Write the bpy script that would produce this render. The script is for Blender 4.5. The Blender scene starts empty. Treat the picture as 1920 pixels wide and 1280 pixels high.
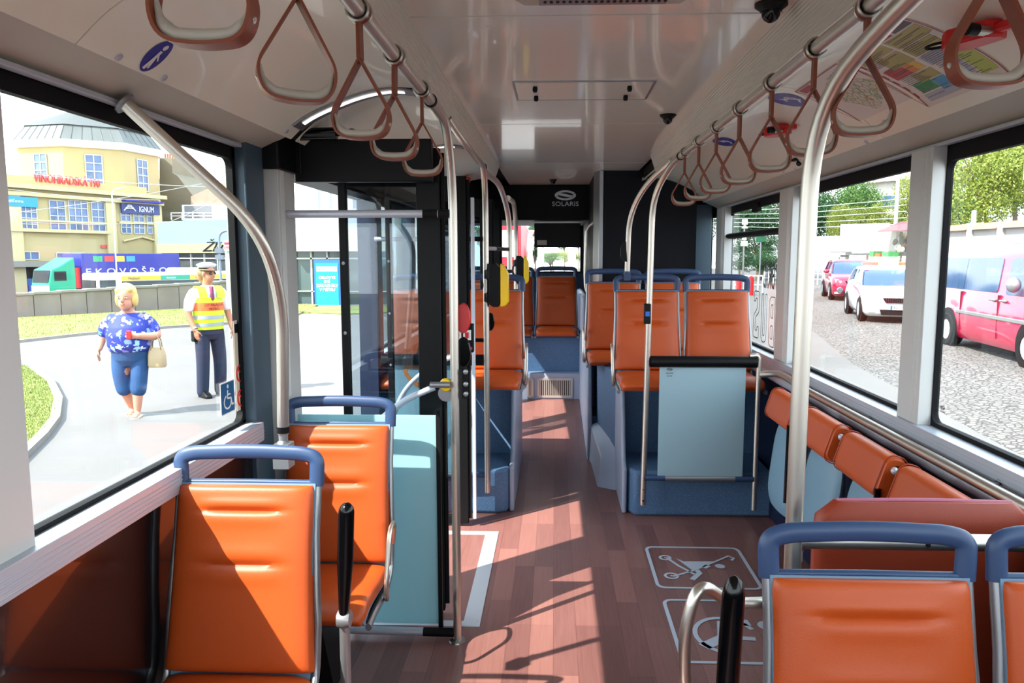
import bpy, math, random
from mathutils import Vector, Matrix
random.seed(7)
scene = bpy.context.scene
COL = scene.collection

# ------------------------------------------------------------------ camera
FPX, PCX, PCY = 1400.0, 986.0, 640.0
YAW, PITCH = math.atan(54 / 1400.0), math.atan(160 / 1400.0)
EYE = Vector((0, 0, 1.6))
_F = Vector((-math.sin(YAW) * math.cos(PITCH), math.cos(YAW) * math.cos(PITCH), -math.sin(PITCH)))
_R = Vector((math.cos(YAW), math.sin(YAW), 0))
_U = _R.cross(_F)
cam_data = bpy.data.cameras.new('camera')
cam = bpy.data.objects.new('camera', cam_data)
COL.objects.link(cam)
cam.matrix_world = Matrix.Translation(EYE) @ Matrix((_R, _U, -_F)).transposed().to_4x4()
cam_data.sensor_width = 36
cam_data.lens = FPX / 1920 * 36
cam_data.shift_x = -26 / 1920
cam_data.clip_start = 0.02
cam_data.clip_end = 600
scene.camera = cam

# ------------------------------------------------------------------ world, sun, exposure
world = bpy.data.worlds.new('world')
scene.world = world
world.use_nodes = True
wn = world.node_tree
bg = wn.nodes['Background']
tc = wn.nodes.new('ShaderNodeTexCoord')
sep = wn.nodes.new('ShaderNodeSeparateXYZ')
ramp = wn.nodes.new('ShaderNodeValToRGB')
ramp.color_ramp.elements[0].position = 0.0
ramp.color_ramp.elements[0].color = (0.92, 0.97, 1.0, 1)
ramp.color_ramp.elements[1].position = 0.7
ramp.color_ramp.elements[1].color = (0.70, 0.86, 1.0, 1)
wn.links.new(tc.outputs['Generated'], sep.inputs[0])
wn.links.new(sep.outputs['Z'], ramp.inputs[0])
wn.links.new(ramp.outputs[0], bg.inputs[0])
bg.inputs[1].default_value = 3.0
sd = bpy.data.lights.new('sun', 'SUN')
sd.energy = 9.0
sd.angle = 0.009
sd.color = (1.0, 0.93, 0.82)
sun = bpy.data.objects.new('sun', sd)
COL.objects.link(sun)
SUN_DIR = Vector((0.508, 0.415, -0.725)).normalized()
sun.rotation_euler = SUN_DIR.to_track_quat('-Z', 'Y').to_euler()
sun.location = (-20, -20, 30)
scene.view_settings.view_transform = 'Standard'
scene.view_settings.look = 'None'
scene.view_settings.exposure = 0.75
scene.view_settings.gamma = 1
scene.view_settings.use_curve_mapping = False
scene.cycles.max_bounces = 10
scene.cycles.diffuse_bounces = 5
scene.cycles.glossy_bounces = 4
scene.cycles.transmission_bounces = 4
scene.cycles.transparent_max_bounces = 16
scene.cycles.sample_clamp_indirect = 6
scene.cycles.caustics_reflective = False
scene.cycles.caustics_refractive = False

# ------------------------------------------------------------------ helpers
PI = math.pi


def P(px, py, Y=None, X=None, Z=None):
    d = _F * FPX + _R * (px - PCX) + _U * (PCY - py)
    if Y is not None:
        t = (Y - EYE.y) / d.y
    elif X is not None:
        t = (X - EYE.x) / d.x
    else:
        t = (Z - EYE.z) / d.z
    return EYE + d * t


def lin(c):
    out = []
    for v in c[:3]:
        v = v / 255.0
        out.append(v / 12.92 if v <= 0.04045 else ((v + 0.055) / 1.055) ** 2.4)
    return (out[0], out[1], out[2], 1)


def mat(name, rgb, rough=0.5, metal=0.0, bump=0.0, bscale=80.0, spec=0.5, var=0.0, vscale=8.0, emit=0.0, coat=0.0, trans=0.0):
    m = bpy.data.materials.new(name)
    m.use_nodes = True
    nt = m.node_tree
    b = nt.nodes['Principled BSDF']
    b.inputs['Base Color'].default_value = lin(rgb)
    b.inputs['Roughness'].default_value = rough
    b.inputs['Metallic'].default_value = metal
    b.inputs['Specular IOR Level'].default_value = spec
    b.inputs['Coat Weight'].default_value = coat
    if emit:
        b.inputs['Emission Color'].default_value = lin(rgb)
        b.inputs['Emission Strength'].default_value = emit
    if bump or var:
        t = nt.nodes.new('ShaderNodeTexCoord')
    if bump:
        n = nt.nodes.new('ShaderNodeTexNoise')
        n.inputs['Scale'].default_value = bscale
        n.inputs['Detail'].default_value = 3
        bp = nt.nodes.new('ShaderNodeBump')
        bp.inputs['Strength'].default_value = bump
        bp.inputs['Distance'].default_value = 0.004
        nt.links.new(t.outputs['Object'], n.inputs['Vector'])
        nt.links.new(n.outputs['Fac'], bp.inputs['Height'])
        nt.links.new(bp.outputs['Normal'], b.inputs['Normal'])
    if var:
        n = nt.nodes.new('ShaderNodeTexNoise')
        n.inputs['Scale'].default_value = vscale
        n.inputs['Detail'].default_value = 4
        mx = nt.nodes.new('ShaderNodeMixRGB')
        c = lin(rgb)
        mx.inputs[1].default_value = (c[0] * (1 - var), c[1] * (1 - var), c[2] * (1 - var), 1)
        mx.inputs[2].default_value = (min(1, c[0] * (1 + var)), min(1, c[1] * (1 + var)), min(1, c[2] * (1 + var)), 1)
        rr = nt.nodes.new('ShaderNodeMapRange')
        rr.inputs[1].default_value = 0.3
        rr.inputs[2].default_value = 0.7
        nt.links.new(t.outputs['Object'], n.inputs['Vector'])
        nt.links.new(n.outputs['Fac'], rr.inputs[0])
        nt.links.new(rr.outputs[0], mx.inputs[0])
        nt.links.new(mx.outputs[0], b.inputs['Base Color'])
    return m


def glass(name, tint=(1, 1, 1), gloss=0.9, ior=1.45):
    m = bpy.data.materials.new(name)
    m.use_nodes = True
    nt = m.node_tree
    nt.nodes.clear()
    o = nt.nodes.new('ShaderNodeOutputMaterial')
    tr = nt.nodes.new('ShaderNodeBsdfTransparent')
    tr.inputs[0].default_value = (*tint, 1)
    gl = nt.nodes.new('ShaderNodeBsdfGlossy')
    gl.inputs['Roughness'].default_value = 0.01
    gl.inputs[0].default_value = (gloss, gloss, gloss, 1)
    fr = nt.nodes.new('ShaderNodeLayerWeight')
    fr.inputs[0].default_value = 0.5
    pw = nt.nodes.new('ShaderNodeMath')
    pw.operation = 'POWER'
    pw.inputs[1].default_value = 5
    ma = nt.nodes.new('ShaderNodeMath')
    ma.operation = 'MULTIPLY_ADD'
    r0 = ((ior - 1) / (ior + 1)) ** 2
    ma.inputs[1].default_value = 1 - r0
    ma.inputs[2].default_value = r0
    mx = nt.nodes.new('ShaderNodeMixShader')
    nt.links.new(fr.outputs['Facing'], pw.inputs[0])
    nt.links.new(pw.outputs[0], ma.inputs[0])
    nt.links.new(ma.outputs[0], mx.inputs[0])
    nt.links.new(tr.outputs[0], mx.inputs[1])
    nt.links.new(gl.outputs[0], mx.inputs[2])
    nt.links.new(mx.outputs[0], o.inputs[0])
    return m


def frosted(name, rgb, tfac=0.5):
    m = bpy.data.materials.new(name)
    m.use_nodes = True
    nt = m.node_tree
    b = nt.nodes['Principled BSDF']
    b.inputs['Base Color'].default_value = lin(rgb)
    b.inputs['Roughness'].default_value = 0.12
    o = nt.nodes['Material Output']
    t = nt.nodes.new('ShaderNodeBsdfTranslucent')
    t.inputs[0].default_value = lin(rgb)
    mx = nt.nodes.new('ShaderNodeMixShader')
    mx.inputs[0].default_value = tfac
    nt.links.new(b.outputs[0], mx.inputs[1])
    nt.links.new(t.outputs[0], mx.inputs[2])
    nt.links.new(mx.outputs[0], o.inputs[0])
    return m


class MB:
    """Collects shapes and links them as one mesh object."""
    def __init__(s):
        s.v, s.f, s.m, s.sm, s.xf = [], [], [], [], None

    def add(s, vs, fs, m=0, smooth=True):
        o = len(s.v)
        for p in vs:
            p = Vector(p)
            s.v.append(s.xf @ p if s.xf is not None else p)
        for f in fs:
            s.f.append([i + o for i in f])
            s.m.append(m)
            s.sm.append(smooth)
        return s

    def box(s, x0, x1, y0, y1, z0, z1, m=0):
        vs = [(x, y, z) for x in (x0, x1) for y in (y0, y1) for z in (z0, z1)]
        return s.add(vs, [(0, 1, 3, 2), (4, 6, 7, 5), (0, 4, 5, 1), (2, 3, 7, 6), (0, 2, 6, 4), (1, 5, 7, 3)], m)

    def obox(s, c, size, rot=(0, 0, 0), m=0):
        from mathutils import Euler
        R = Euler(rot).to_matrix() if not isinstance(rot, Matrix) else rot
        c = Vector(c)
        vs = [c + R @ Vector((x * size[0] / 2, y * size[1] / 2, z * size[2] / 2)) for x in (-1, 1) for y in (-1, 1) for z in (-1, 1)]
        return s.add(vs, [(0, 1, 3, 2), (4, 6, 7, 5), (0, 4, 5, 1), (2, 3, 7, 6), (0, 2, 6, 4), (1, 5, 7, 3)], m)

    def tube(s, pts, r, n=12, closed=False, m=0, flat=1.0, ref=None):
        pts = [Vector(p) for p in pts]
        N = len(pts)
        rs = r if isinstance(r, (list, tuple)) else [r] * N
        tang = []
        for i in range(N):
            a = pts[(i - 1) % N] if (closed or i > 0) else pts[i]
            b = pts[(i + 1) % N] if (closed or i < N - 1) else pts[i]
            d = b - a
            tang.append(d.normalized() if d.length > 1e-9 else Vector((0, 0, 1)))
        up = Vector(ref) if ref is not None else (Vector((0, 0, 1)) if abs(tang[0].z) < 0.9 else Vector((1, 0, 0)))
        nrm = (up - tang[0] * up.dot(tang[0])).normalized()
        vs = []
        for i in range(N):
            if i > 0:
                if ref is not None:
                    q = up - tang[i] * up.dot(tang[i])
                    nrm = q.normalized() if q.length > 1e-6 else nrm
                else:
                    q = nrm - tang[i] * nrm.dot(tang[i])
                    nrm = q.normalized() if q.length > 1e-6 else nrm
            bi = tang[i].cross(nrm)
            for k in range(n):
                a = 2 * PI * k / n
                vs.append(pts[i] + nrm * (math.cos(a) * rs[i]) + bi * (math.sin(a) * rs[i] * flat))
        fs = []
        M = N if closed else N - 1
        for i in range(M):
            j = (i + 1) % N
            for k in range(n):
                l = (k + 1) % n
                fs.append((i * n + k, i * n + l, j * n + l, j * n + k))
        if not closed:
            fs.append(tuple(reversed(range(n))))
            fs.append(tuple((N - 1) * n + k for k in range(n)))
        return s.add(vs, fs, m)

    def strip(s, pts, ref, w, t, m=0, closed=False):
        """rectangular section sweep: w along ref, t across."""
        pts = [Vector(p) for p in pts]
        ref = Vector(ref).normalized()
        N = len(pts)
        vs = []
        for i in range(N):
            a = pts[(i - 1) % N] if (closed or i > 0) else pts[i]
            b = pts[(i + 1) % N] if (closed or i < N - 1) else pts[i]
            tg = (b - a).normalized()
            nn = tg.cross(ref).normalized()
            for (u, q) in ((-1, -1), (1, -1), (1, 1), (-1, 1)):
                vs.append(pts[i] + ref * (u * w / 2) + nn * (q * t / 2))
        fs = []
        for i in range(N if closed else N - 1):
            j = (i + 1) % N
            for k in range(4):
                l = (k + 1) % 4
                fs.append((i * 4 + k, i * 4 + l, j * 4 + l, j * 4 + k))
        if not closed:
            fs.append((3, 2, 1, 0))
            fs.append(tuple((N - 1) * 4 + k for k in range(4)))
        return s.add(vs, fs, m)

    def prism(s, poly, axis, a, b, m=0):
        def pt(u, v, w):
            return {'x': (w, u, v), 'y': (u, w, v), 'z': (u, v, w)}[axis]
        n = len(poly)
        vs = [pt(u, v, a) for u, v in poly] + [pt(u, v, b) for u, v in poly]
        fs = [tuple(range(n)), tuple(reversed(range(n, 2 * n)))]
        for i in range(n):
            j = (i + 1) % n
            fs.append((i, j, n + j, n + i))
        return s.add(vs, fs, m)

    def lathe(s, prof, c, n=24, axis=(0, 0, 1), m=0, caps=True):
        c = Vector(c)
        q = Vector(axis).normalized().to_track_quat('Z', 'Y')
        vs, fs = [], []
        for r, z in prof:
            for k in range(n):
                a = 2 * PI * k / n
                vs.append(c + q @ Vector((r * math.cos(a), r * math.sin(a), z)))
        for i in range(len(prof) - 1):
            for k in range(n):
                l = (k + 1) % n
                fs.append((i * n + k, i * n + l, (i + 1) * n + l, (i + 1) * n + k))
        if caps and prof[0][0] > 1e-6:
            fs.append(tuple(reversed(range(n))))
        if caps and prof[-1][0] > 1e-6:
            fs.append(tuple((len(prof) - 1) * n + k for k in range(n)))
        return s.add(vs, fs, m)

    def ell(s, c, rad, rot=(0, 0, 0), nu=20, nv=12, m=0):
        from mathutils import Euler
        R = Euler(rot).to_matrix()
        c = Vector(c)
        vs, fs = [], []
        for j in range(nv + 1):
            th = PI * j / nv
            for i in range(nu):
                ph = 2 * PI * i / nu
                vs.append(c + R @ Vector((rad[0] * math.sin(th) * math.cos(ph), rad[1] * math.sin(th) * math.sin(ph), rad[2] * math.cos(th))))
        for j in range(nv):
            for i in range(nu):
                k = (i + 1) % nu
                fs.append((j * nu + i, j * nu + k, (j + 1) * nu + k, (j + 1) * nu + i))
        return s.add(vs, fs, m)

    def loft(s, rings, m=0, caps=True, closed=True):
        n = len(rings[0])
        vs = [p for r in rings for p in r]
        fs = []
        for i in range(len(rings) - 1):
            for k in range(n if closed else n - 1):
                l = (k + 1) % n
                fs.append((i * n + k, i * n + l, (i + 1) * n + l, (i + 1) * n + k))
        if caps and closed:
            fs.append(tuple(reversed(range(n))))
            fs.append(tuple((len(rings) - 1) * n + k for k in range(n)))
        return s.add(vs, fs, m)

    def quad(s, a, b, c, d, m=0):
        return s.add([a, b, c, d], [(0, 1, 2, 3)], m)

    def text(s, st, size, origin, right, up, depth=0.002, align='LEFT', m=0, sx=1.0, bold=0.0, shear=0.0, fit=None):
        cu = bpy.data.curves.new('txt', 'FONT')
        cu.body = st
        cu.size = size
        cu.align_x = align
        cu.extrude = depth / 2
        cu.offset = bold
        cu.shear = shear
        cu.resolution_u = 3
        ob = bpy.data.objects.new('txt', cu)
        me = bpy.data.meshes.new_from_object(ob)
        if fit:
            xs = [v.co.x for v in me.vertices]
            sx = fit / (max(xs) - min(xs))
        right = Vector(right).normalized()
        up = Vector(up).normalized()
        nn = right.cross(up)
        o = Vector(origin)
        vs = [o + right * (v.co.x * sx) + up * v.co.y + nn * (v.co.z) for v in me.vertices]
        s.add(vs, [tuple(p.vertices) for p in me.polygons], m, smooth=False)
        bpy.data.objects.remove(ob)
        bpy.data.curves.remove(cu)
        bpy.data.meshes.remove(me)
        return s

    def mesh(s, name, mats, angle=35, smooth=True):
        me = bpy.data.meshes.new(name)
        me.from_pydata([tuple(v) for v in s.v], [], s.f)
        mats = mats if isinstance(mats, (list, tuple)) else [mats]
        for m in mats:
            me.materials.append(m)
        for p, mi, sm in zip(me.polygons, s.m, s.sm):
            p.material_index = mi
            p.use_smooth = smooth and sm
        import bmesh
        bm = bmesh.new()
        bm.from_mesh(me)
        bmesh.ops.recalc_face_normals(bm, faces=bm.faces)
        bm.to_mesh(me)
        bm.free()
        me.set_sharp_from_angle(angle=math.radians(angle))
        me.update()
        return me

    def build(s, name, mats, parent=None, bevel=0, seg=2, angle=35, subsurf=0, world=False):
        me = s.mesh(name, mats, angle)
        ob = bpy.data.objects.new(name, me)
        COL.objects.link(ob)
        if parent is not None:
            ob.parent = parent
            if world:
                # geometry was given in world space; bring it into the parent's space
                bpy.context.view_layer.update()
                inv = parent.matrix_world.inverted()
                me.transform(inv)
        if bevel:
            b = ob.modifiers.new('bevel', 'BEVEL')
            b.width = bevel
            b.segments = seg
            b.limit_method = 'ANGLE'
            b.angle_limit = math.radians(40)
        if subsurf:
            q = ob.modifiers.new('sub', 'SUBSURF')
            q.levels = subsurf
            q.render_levels = subsurf
        return ob


def tag(o, label=None, cat=None, group=None, kind=None):
    if label:
        o['label'] = label
    if cat:
        o['category'] = cat
    if group:
        o['group'] = group
    if kind:
        o['kind'] = kind
    return o


def thing(name, label, cat, loc=(0, 0, 0), rot=(0, 0, 0), group=None):
    o = bpy.data.objects.new(name, None)
    o.empty_display_size = 0.1
    COL.objects.link(o)
    o.location = loc
    o.rotation_euler = rot
    return tag(o, label, cat, group)


def struct(o, kind='structure'):
    o['kind'] = kind
    return o


def copy_tree(o, parent=None):
    c = o.copy()
    COL.objects.link(c)
    c.parent = parent
    for ch in list(o.children):
        copy_tree(ch, c)
    return c


def fillet(pts, r, n=6, closed=False):
    pts = [Vector(p) for p in pts]
    N = len(pts)
    out = []
    for i in range(N):
        if not closed and i in (0, N - 1):
            out.append(pts[i])
            continue
        a, b, c = pts[(i - 1) % N], pts[i], pts[(i + 1) % N]
        rr = r[i] if isinstance(r, (list, tuple)) else r
        d1, d2 = (a - b), (c - b)
        l = min(rr, d1.length * 0.49, d2.length * 0.49)
        p1, p2 = b + d1.normalized() * l, b + d2.normalized() * l
        for k in range(n + 1):
            t = k / n
            out.append(p1 * (1 - t) ** 2 + b * 2 * t * (1 - t) + p2 * t * t)
    return out


def rrect(w, h, r, n=4, cx=0, cy=0):
    out = []
    for (sx, sy, a0) in ((1, 1, 0), (-1, 1, 90), (-1, -1, 180), (1, -1, 270)):
        for k in range(n + 1):
            a = math.radians(a0 + 90 * k / n)
            out.append((cx + sx * (w / 2 - r) + r * math.cos(a), cy + sy * (h / 2 - r) + r * math.sin(a)))
    return out


# ------------------------------------------------------------------ materials
M = {}
M['cream'] = mat('cream_panel', (246, 246, 228), 0.28, bump=0.03, bscale=6, coat=0.3)
M['ceil'] = mat('ceiling_gloss', (246, 246, 234), 0.16, coat=0.5)
M['trim'] = mat('grey_beige_trim', (186, 182, 168), 0.45)
M['silver'] = mat('silver_aluminium', (192, 197, 208), 0.4, 0.35)
M['pillar'] = mat('painted_pillar', (208, 210, 208), 0.45, 0.2)
M['inox'] = mat('stainless_tube', (206, 200, 190), 0.36, 1.0)
M['inox2'] = mat('satin_tube', (178, 174, 166), 0.34, 1.0)
M['navy'] = mat('navy_panel', (22, 32, 60), 0.4, bump=0.05, bscale=300)
M['teal'] = mat('teal_panel', (62, 82, 96), 0.5)
M['black'] = mat('black_plastic', (9, 10, 12), 0.45, spec=0.2)
M['gblack'] = mat('gloss_black', (5, 6, 8), 0.15, spec=0.3)
M['rubber'] = mat('rubber', (12, 12, 14), 0.7, spec=0.2)
M['orange'] = mat('orange_leather', (190, 80, 28), 0.42, bump=0.12, bscale=420, spec=0.45)
M['orange2'] = mat('orange_leather_piping', (170, 62, 24), 0.45)
M['handle'] = mat('blue_grey_plastic', (44, 68, 106), 0.42)
M['shell'] = mat('seat_shell', (104, 136, 160), 0.5)
M['bluegrey'] = mat('pale_blue_shell', (112, 146, 166), 0.5)
M['frame'] = mat('seat_frame_grey', (150, 152, 156), 0.35, 0.7)
M['grip'] = mat('strap_grip_grey', (176, 170, 158), 0.5)
M['strap'] = mat('strap_brown', (122, 54, 22), 0.42, bump=0.1, bscale=200)
M['podside'] = mat('podium_side', (150, 160, 180), 0.42, bump=0.05, bscale=300)
M['red'] = mat('red_plastic', (205, 30, 32), 0.35)
M['yellow'] = mat('yellow_plastic', (245, 200, 20), 0.35)
M['white'] = mat('white_plastic', (232, 232, 230), 0.4)
M['blue'] = mat('blue_sticker', (40, 50, 150), 0.4)
M['signblue'] = mat('sign_blue', (32, 92, 140), 0.4)
M['mint'] = frosted('mint_frosted_glass', (192, 232, 238), 0.5)
M['mint2'] = frosted('dark_mint_glass', (186, 216, 226), 0.35)
M['glass'] = glass('window_glass', (0.97, 0.985, 0.985), 0.75, 1.32)
M['dglass'] = glass('tinted_door_glass', (0.66, 0.73, 0.77), 1.0, 1.6)
M['print'] = mat('glass_print', (96, 98, 100), 0.5)
M['grille'] = mat('steel_grille', (196, 192, 186), 0.35, 0.7)


def speckle(name, rgb, rgb2):
    m = mat(name, rgb, 0.6)
    nt = m.node_tree
    b = nt.nodes['Principled BSDF']
    t = nt.nodes.new('ShaderNodeTexCoord')
    n = nt.nodes.new('ShaderNodeTexVoronoi')
    n.inputs['Scale'].default_value = 130
    r = nt.nodes.new('ShaderNodeValToRGB')
    r.color_ramp.elements[0].position = 0.0
    r.color_ramp.elements[0].color = lin(rgb2)
    r.color_ramp.elements[1].position = 0.32
    r.color_ramp.elements[1].color = lin(rgb)
    nt.links.new(t.outputs['Object'], n.inputs['Vector'])
    nt.links.new(n.outputs['Distance'], r.inputs[0])
    nt.links.new(r.outputs[0], b.inputs['Base Color'])
    return m


M['speck'] = speckle('speckled_blue_lino', (76, 108, 144), (140, 170, 192))


def wood():
    m = mat('wood_floor', (150, 104, 96), 0.33, spec=0.4)
    nt = m.node_tree
    b = nt.nodes['Principled BSDF']
    L = nt.links.new
    t = nt.nodes.new('ShaderNodeTexCoord')
    mp = nt.nodes.new('ShaderNodeMapping')
    mp.inputs['Rotation'].default_value = (0, 0, PI / 2)
    L(t.outputs['Object'], mp.inputs[0])
    br = nt.nodes.new('ShaderNodeTexBrick')
    br.offset = 0.37
    br.offset_frequency = 3
    br.inputs['Scale'].default_value = 1.0
    br.inputs['Brick Width'].default_value = 0.62
    br.inputs['Row Height'].default_value = 0.098
    br.inputs['Mortar Size'].default_value = 0.0008
    br.inputs['Mortar Smooth'].default_value = 0.2
    br.inputs['Color1'].default_value = (0, 0, 0, 1)
    br.inputs['Color2'].default_value = (1, 1, 1, 1)
    br.inputs['Mortar'].default_value = (0.2, 0.2, 0.2, 1)
    L(mp.outputs[0], br.inputs[0])
    mp2 = nt.nodes.new('ShaderNodeMapping')
    mp2.inputs['Scale'].default_value = (90, 4, 1)
    L(t.outputs['Object'], mp2.inputs[0])
    n = nt.nodes.new('ShaderNodeTexNoise')
    n.inputs['Scale'].default_value = 1.0
    n.inputs['Detail'].default_value = 5
    n.inputs['Distortion'].default_value = 0.6
    L(mp2.outputs[0], n.inputs['Vector'])
    r = nt.nodes.new('ShaderNodeValToRGB')
    r.color_ramp.elements[0].position = 0.1
    r.color_ramp.elements[0].color = lin((98, 64, 62))
    r.color_ramp.elements[1].position = 0.9
    r.color_ramp.elements[1].color = lin((142, 98, 90))
    mx = nt.nodes.new('ShaderNodeMath')
    mx.operation = 'MULTIPLY_ADD'
    mx.inputs[1].default_value = 0.55
    L(br.outputs['Color'], mx.inputs[0])
    n2 = nt.nodes.new('ShaderNodeMath')
    n2.operation = 'MULTIPLY'
    n2.inputs[1].default_value = 0.5
    L(n.outputs['Fac'], n2.inputs[0])
    L(n2.outputs[0], mx.inputs[2])
    L(mx.outputs[0], r.inputs[0])
    dk = nt.nodes.new('ShaderNodeMixRGB')
    dk.inputs[2].default_value = lin((86, 56, 52))
    L(br.outputs['Fac'], dk.inputs[0])
    L(r.outputs[0], dk.inputs[1])
    L(dk.outputs[0], b.inputs['Base Color'])
    return m


M['wood'] = wood()


def ribbed():
    m = mat('fluted_strip', (222, 218, 206), 0.4, 0.0)
    nt = m.node_tree
    b = nt.nodes['Principled BSDF']
    t = nt.nodes.new('ShaderNodeTexCoord')
    w = nt.nodes.new('ShaderNodeTexWave')
    w.bands_direction = 'Z'
    w.inputs['Scale'].default_value = 32
    bp = nt.nodes.new('ShaderNodeBump')
    bp.inputs['Strength'].default_value = 0.8
    bp.inputs['Distance'].default_value = 0.003
    nt.links.new(t.outputs['Object'], w.inputs['Vector'])
    nt.links.new(w.outputs['Fac'], bp.inputs['Height'])
    nt.links.new(bp.outputs['Normal'], b.inputs['Normal'])
    return m


M['ribbed'] = ribbed()

# bus cross section (metres): centre line, walls, ceiling
CX = 0.115
WL, WR = -1.13, 1.36
# ------------------------------------------------------------------ the bus body
Y0, Y1 = -2.6, 8.9


def sbox(name, x0, x1, y0, y1, z0, z1, m, bevel=0.004, **k):
    return struct(MB().box(x0, x1, y0, y1, z0, z1).build(name, m, bevel=bevel, **k))


# floor: flat to 4.9 m, then a ramp up to the rear
fl = MB()
fl.prism([(Y0, -0.12), (Y0, 0), (4.9, 0), (7.46, 0.16), (Y1, 0.16), (Y1, 0.04), (4.9, -0.12)], 'x', WL - 0.08, WR + 0.08)
struct(fl.build('floor', M['wood']))
# ceiling: glossy flat centre, fluted air ducts, curved side coves
c = MB()
for a, b in ((Y0, 2.277), (2.289, 4.088), (4.098, 5.765), (5.775, Y1)):
    c.box(-0.45, 0.69, a, b, 2.30, 2.33)
struct(c.build('ceiling', M['ceil']))
sbox('ceiling_backing', WL - 0.1, WR + 0.1, Y0, Y1, 2.345, 2.40, M['rubber'])


def cove_profile(side):
    """list of (x, z) from the rail outwards to the wall"""
    pr = [(0.60, 2.215), (0.66, 2.232), (0.75, 2.235), (0.85, 2.212), (0.95, 2.17), (1.05, 2.115), (1.13, 2.045)]
    pts = [Vector((p[0], 0, p[1])) for p in pr]
    out = []
    for i in range(len(pts) - 1):
        p0 = pts[max(i - 1, 0)]
        p1, p2 = pts[i], pts[i + 1]
        p3 = pts[min(i + 2, len(pts) - 1)]
        for k in range(5):
            t = k / 5
            q = 0.5 * ((2 * p1) + (p2 - p0) * t + (2 * p0 - 5 * p1 + 4 * p2 - p3) * t * t + (3 * p1 - p0 - 3 * p2 + p3) * t ** 3)
            out.append(q)
    out.append(pts[-1])
    return [(CX + side * q.x, q.z) for q in out]


def cove(side, y0, y1, name):
    pr = cove_profile(side)
    m = MB()
    lo = [(x, z) for x, z in pr]
    up = [(x, z + 0.025) for x, z in pr]
    m.prism(lo + list(reversed(up)), 'y', y0, y1)
    return struct(m.build(name, M['cream'], angle=50))


def cove_at(side, px, py):
    """(s, Y) on the cove where a sight line meets it"""
    pr = cove_profile(side)
    best = None
    L = 0
    for i in range(len(pr) - 1):
        (x0, z0), (x1, z1) = pr[i], pr[i + 1]
        seg = math.hypot(x1 - x0, z1 - z0)
        d = _F * FPX + _R * (px - PCX) + _U * (PCY - py)
        nx, nz = (z1 - z0), -(x1 - x0)
        den = d.x * nx + d.z * nz
        if abs(den) > 1e-9:
            t = ((x0 - EYE.x) * nx + (z0 - EYE.z) * nz) / den
            p = EYE + d * t
            u = ((p.x - x0) * (x1 - x0) + (p.z - z0) * (z1 - z0)) / (seg * seg)
            miss = max(0, -u, u - 1)
            if t > 0 and (best is None or miss < best[0]):
                best = (miss, L + min(1, max(0, u)) * seg, p.y)
        L += seg
    return best[1:]


def cove_pt(side, s_, y, off=0.0):
    pr = cove_profile(side)
    L = 0
    for i in range(len(pr) - 1):
        (x0, z0), (x1, z1) = pr[i], pr[i + 1]
        seg = math.hypot(x1 - x0, z1 - z0)
        if s_ <= L + seg or i == len(pr) - 2:
            u = (s_ - L) / seg
            n = Vector(((z1 - z0), 0, -(x1 - x0))).normalized()
            if n.z > 0:
                n = -n
            return Vector((x0 + (x1 - x0) * u, y, z0 + (z1 - z0) * u)) + n * off, n
        L += seg


cove(-1, Y0, 1.60, 'ceiling_cove_left_front')
cove(-1, 1.605, 2.90, 'ceiling_cove_left_middle')
cove(-1, 2.95, 4.42, 'ceiling_cove_left_door')
cove(-1, 4.45, 6.3, 'ceiling_cove_left_rear')
cove(1, Y0, 1.36, 'ceiling_cove_right_front')
cove(1, 1.365, 2.95, 'ceiling_cove_right_middle')
cove(1, 2.955, 6.4, 'ceiling_cove_right_rear')
for sd_, nm in ((-1, 'left'), (1, 'right')):
    m = MB()
    xo = lambda v: CX + sd_ * v
    # fluted duct: slanted face from ceiling edge down to rail gap
    m.prism([(xo(0.545), 2.302), (xo(0.585), 2.185), (xo(0.60), 2.187), (xo(0.575), 2.34), (xo(0.545), 2.34)], 'y', Y0, 5.9 if sd_ < 0 else 5.35)
    struct(m.build('trim_duct_' + nm, M['ribbed']))
    m = MB()
    m.box(min(xo(0.60), xo(0.64)), max(xo(0.60), xo(0.64)), Y0, 6.2, 2.222, 2.30)
    struct(m.build('trim_gap_' + nm, M['rubber']))
    # cant rail band between cove and window heads
    m = MB()
    m.prism([(xo(1.128), 2.05), (xo(1.232), 2.003), (xo(1.245), 1.995), (xo(1.30), 1.99), (xo(1.30), 2.36), (xo(1.128), 2.36)], 'y', Y0, 2.86 if sd_ < 0 else 6.4)
    struct(m.build('trim_cant_' + nm, M['trim'], bevel=0.004))
    m = MB()
    m.box(min(xo(1.222), xo(1.25)), max(xo(1.222), xo(1.25)), Y0, 2.66 if sd_ < 0 else 6.3, 1.982, 1.994)
    struct(m.build('trim_head_' + nm, M['silver'], bevel=0.002))
# cove end wall over the door and dark groove rings around the light lens
m = MB()
for y in (2.925, 4.435):
    pr = cove_profile(-1)
    m.prism([(x, z + 0.004) for x, z in pr] + [(x, z + 0.03) for x, z in reversed(pr)], 'y', y - 0.03, y + 0.03)
struct(m.build('trim_cove_joint', M['rubber']))


def wall(side, y0, y1, z0, z1, name, m, th=0.06):
    x = WL if side < 0 else WR
    x0, x1 = (x - th, x) if side < 0 else (x, x + th)
    return sbox(name, x0, x1, y0, y1, z0, z1, m, bevel=0)


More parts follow.
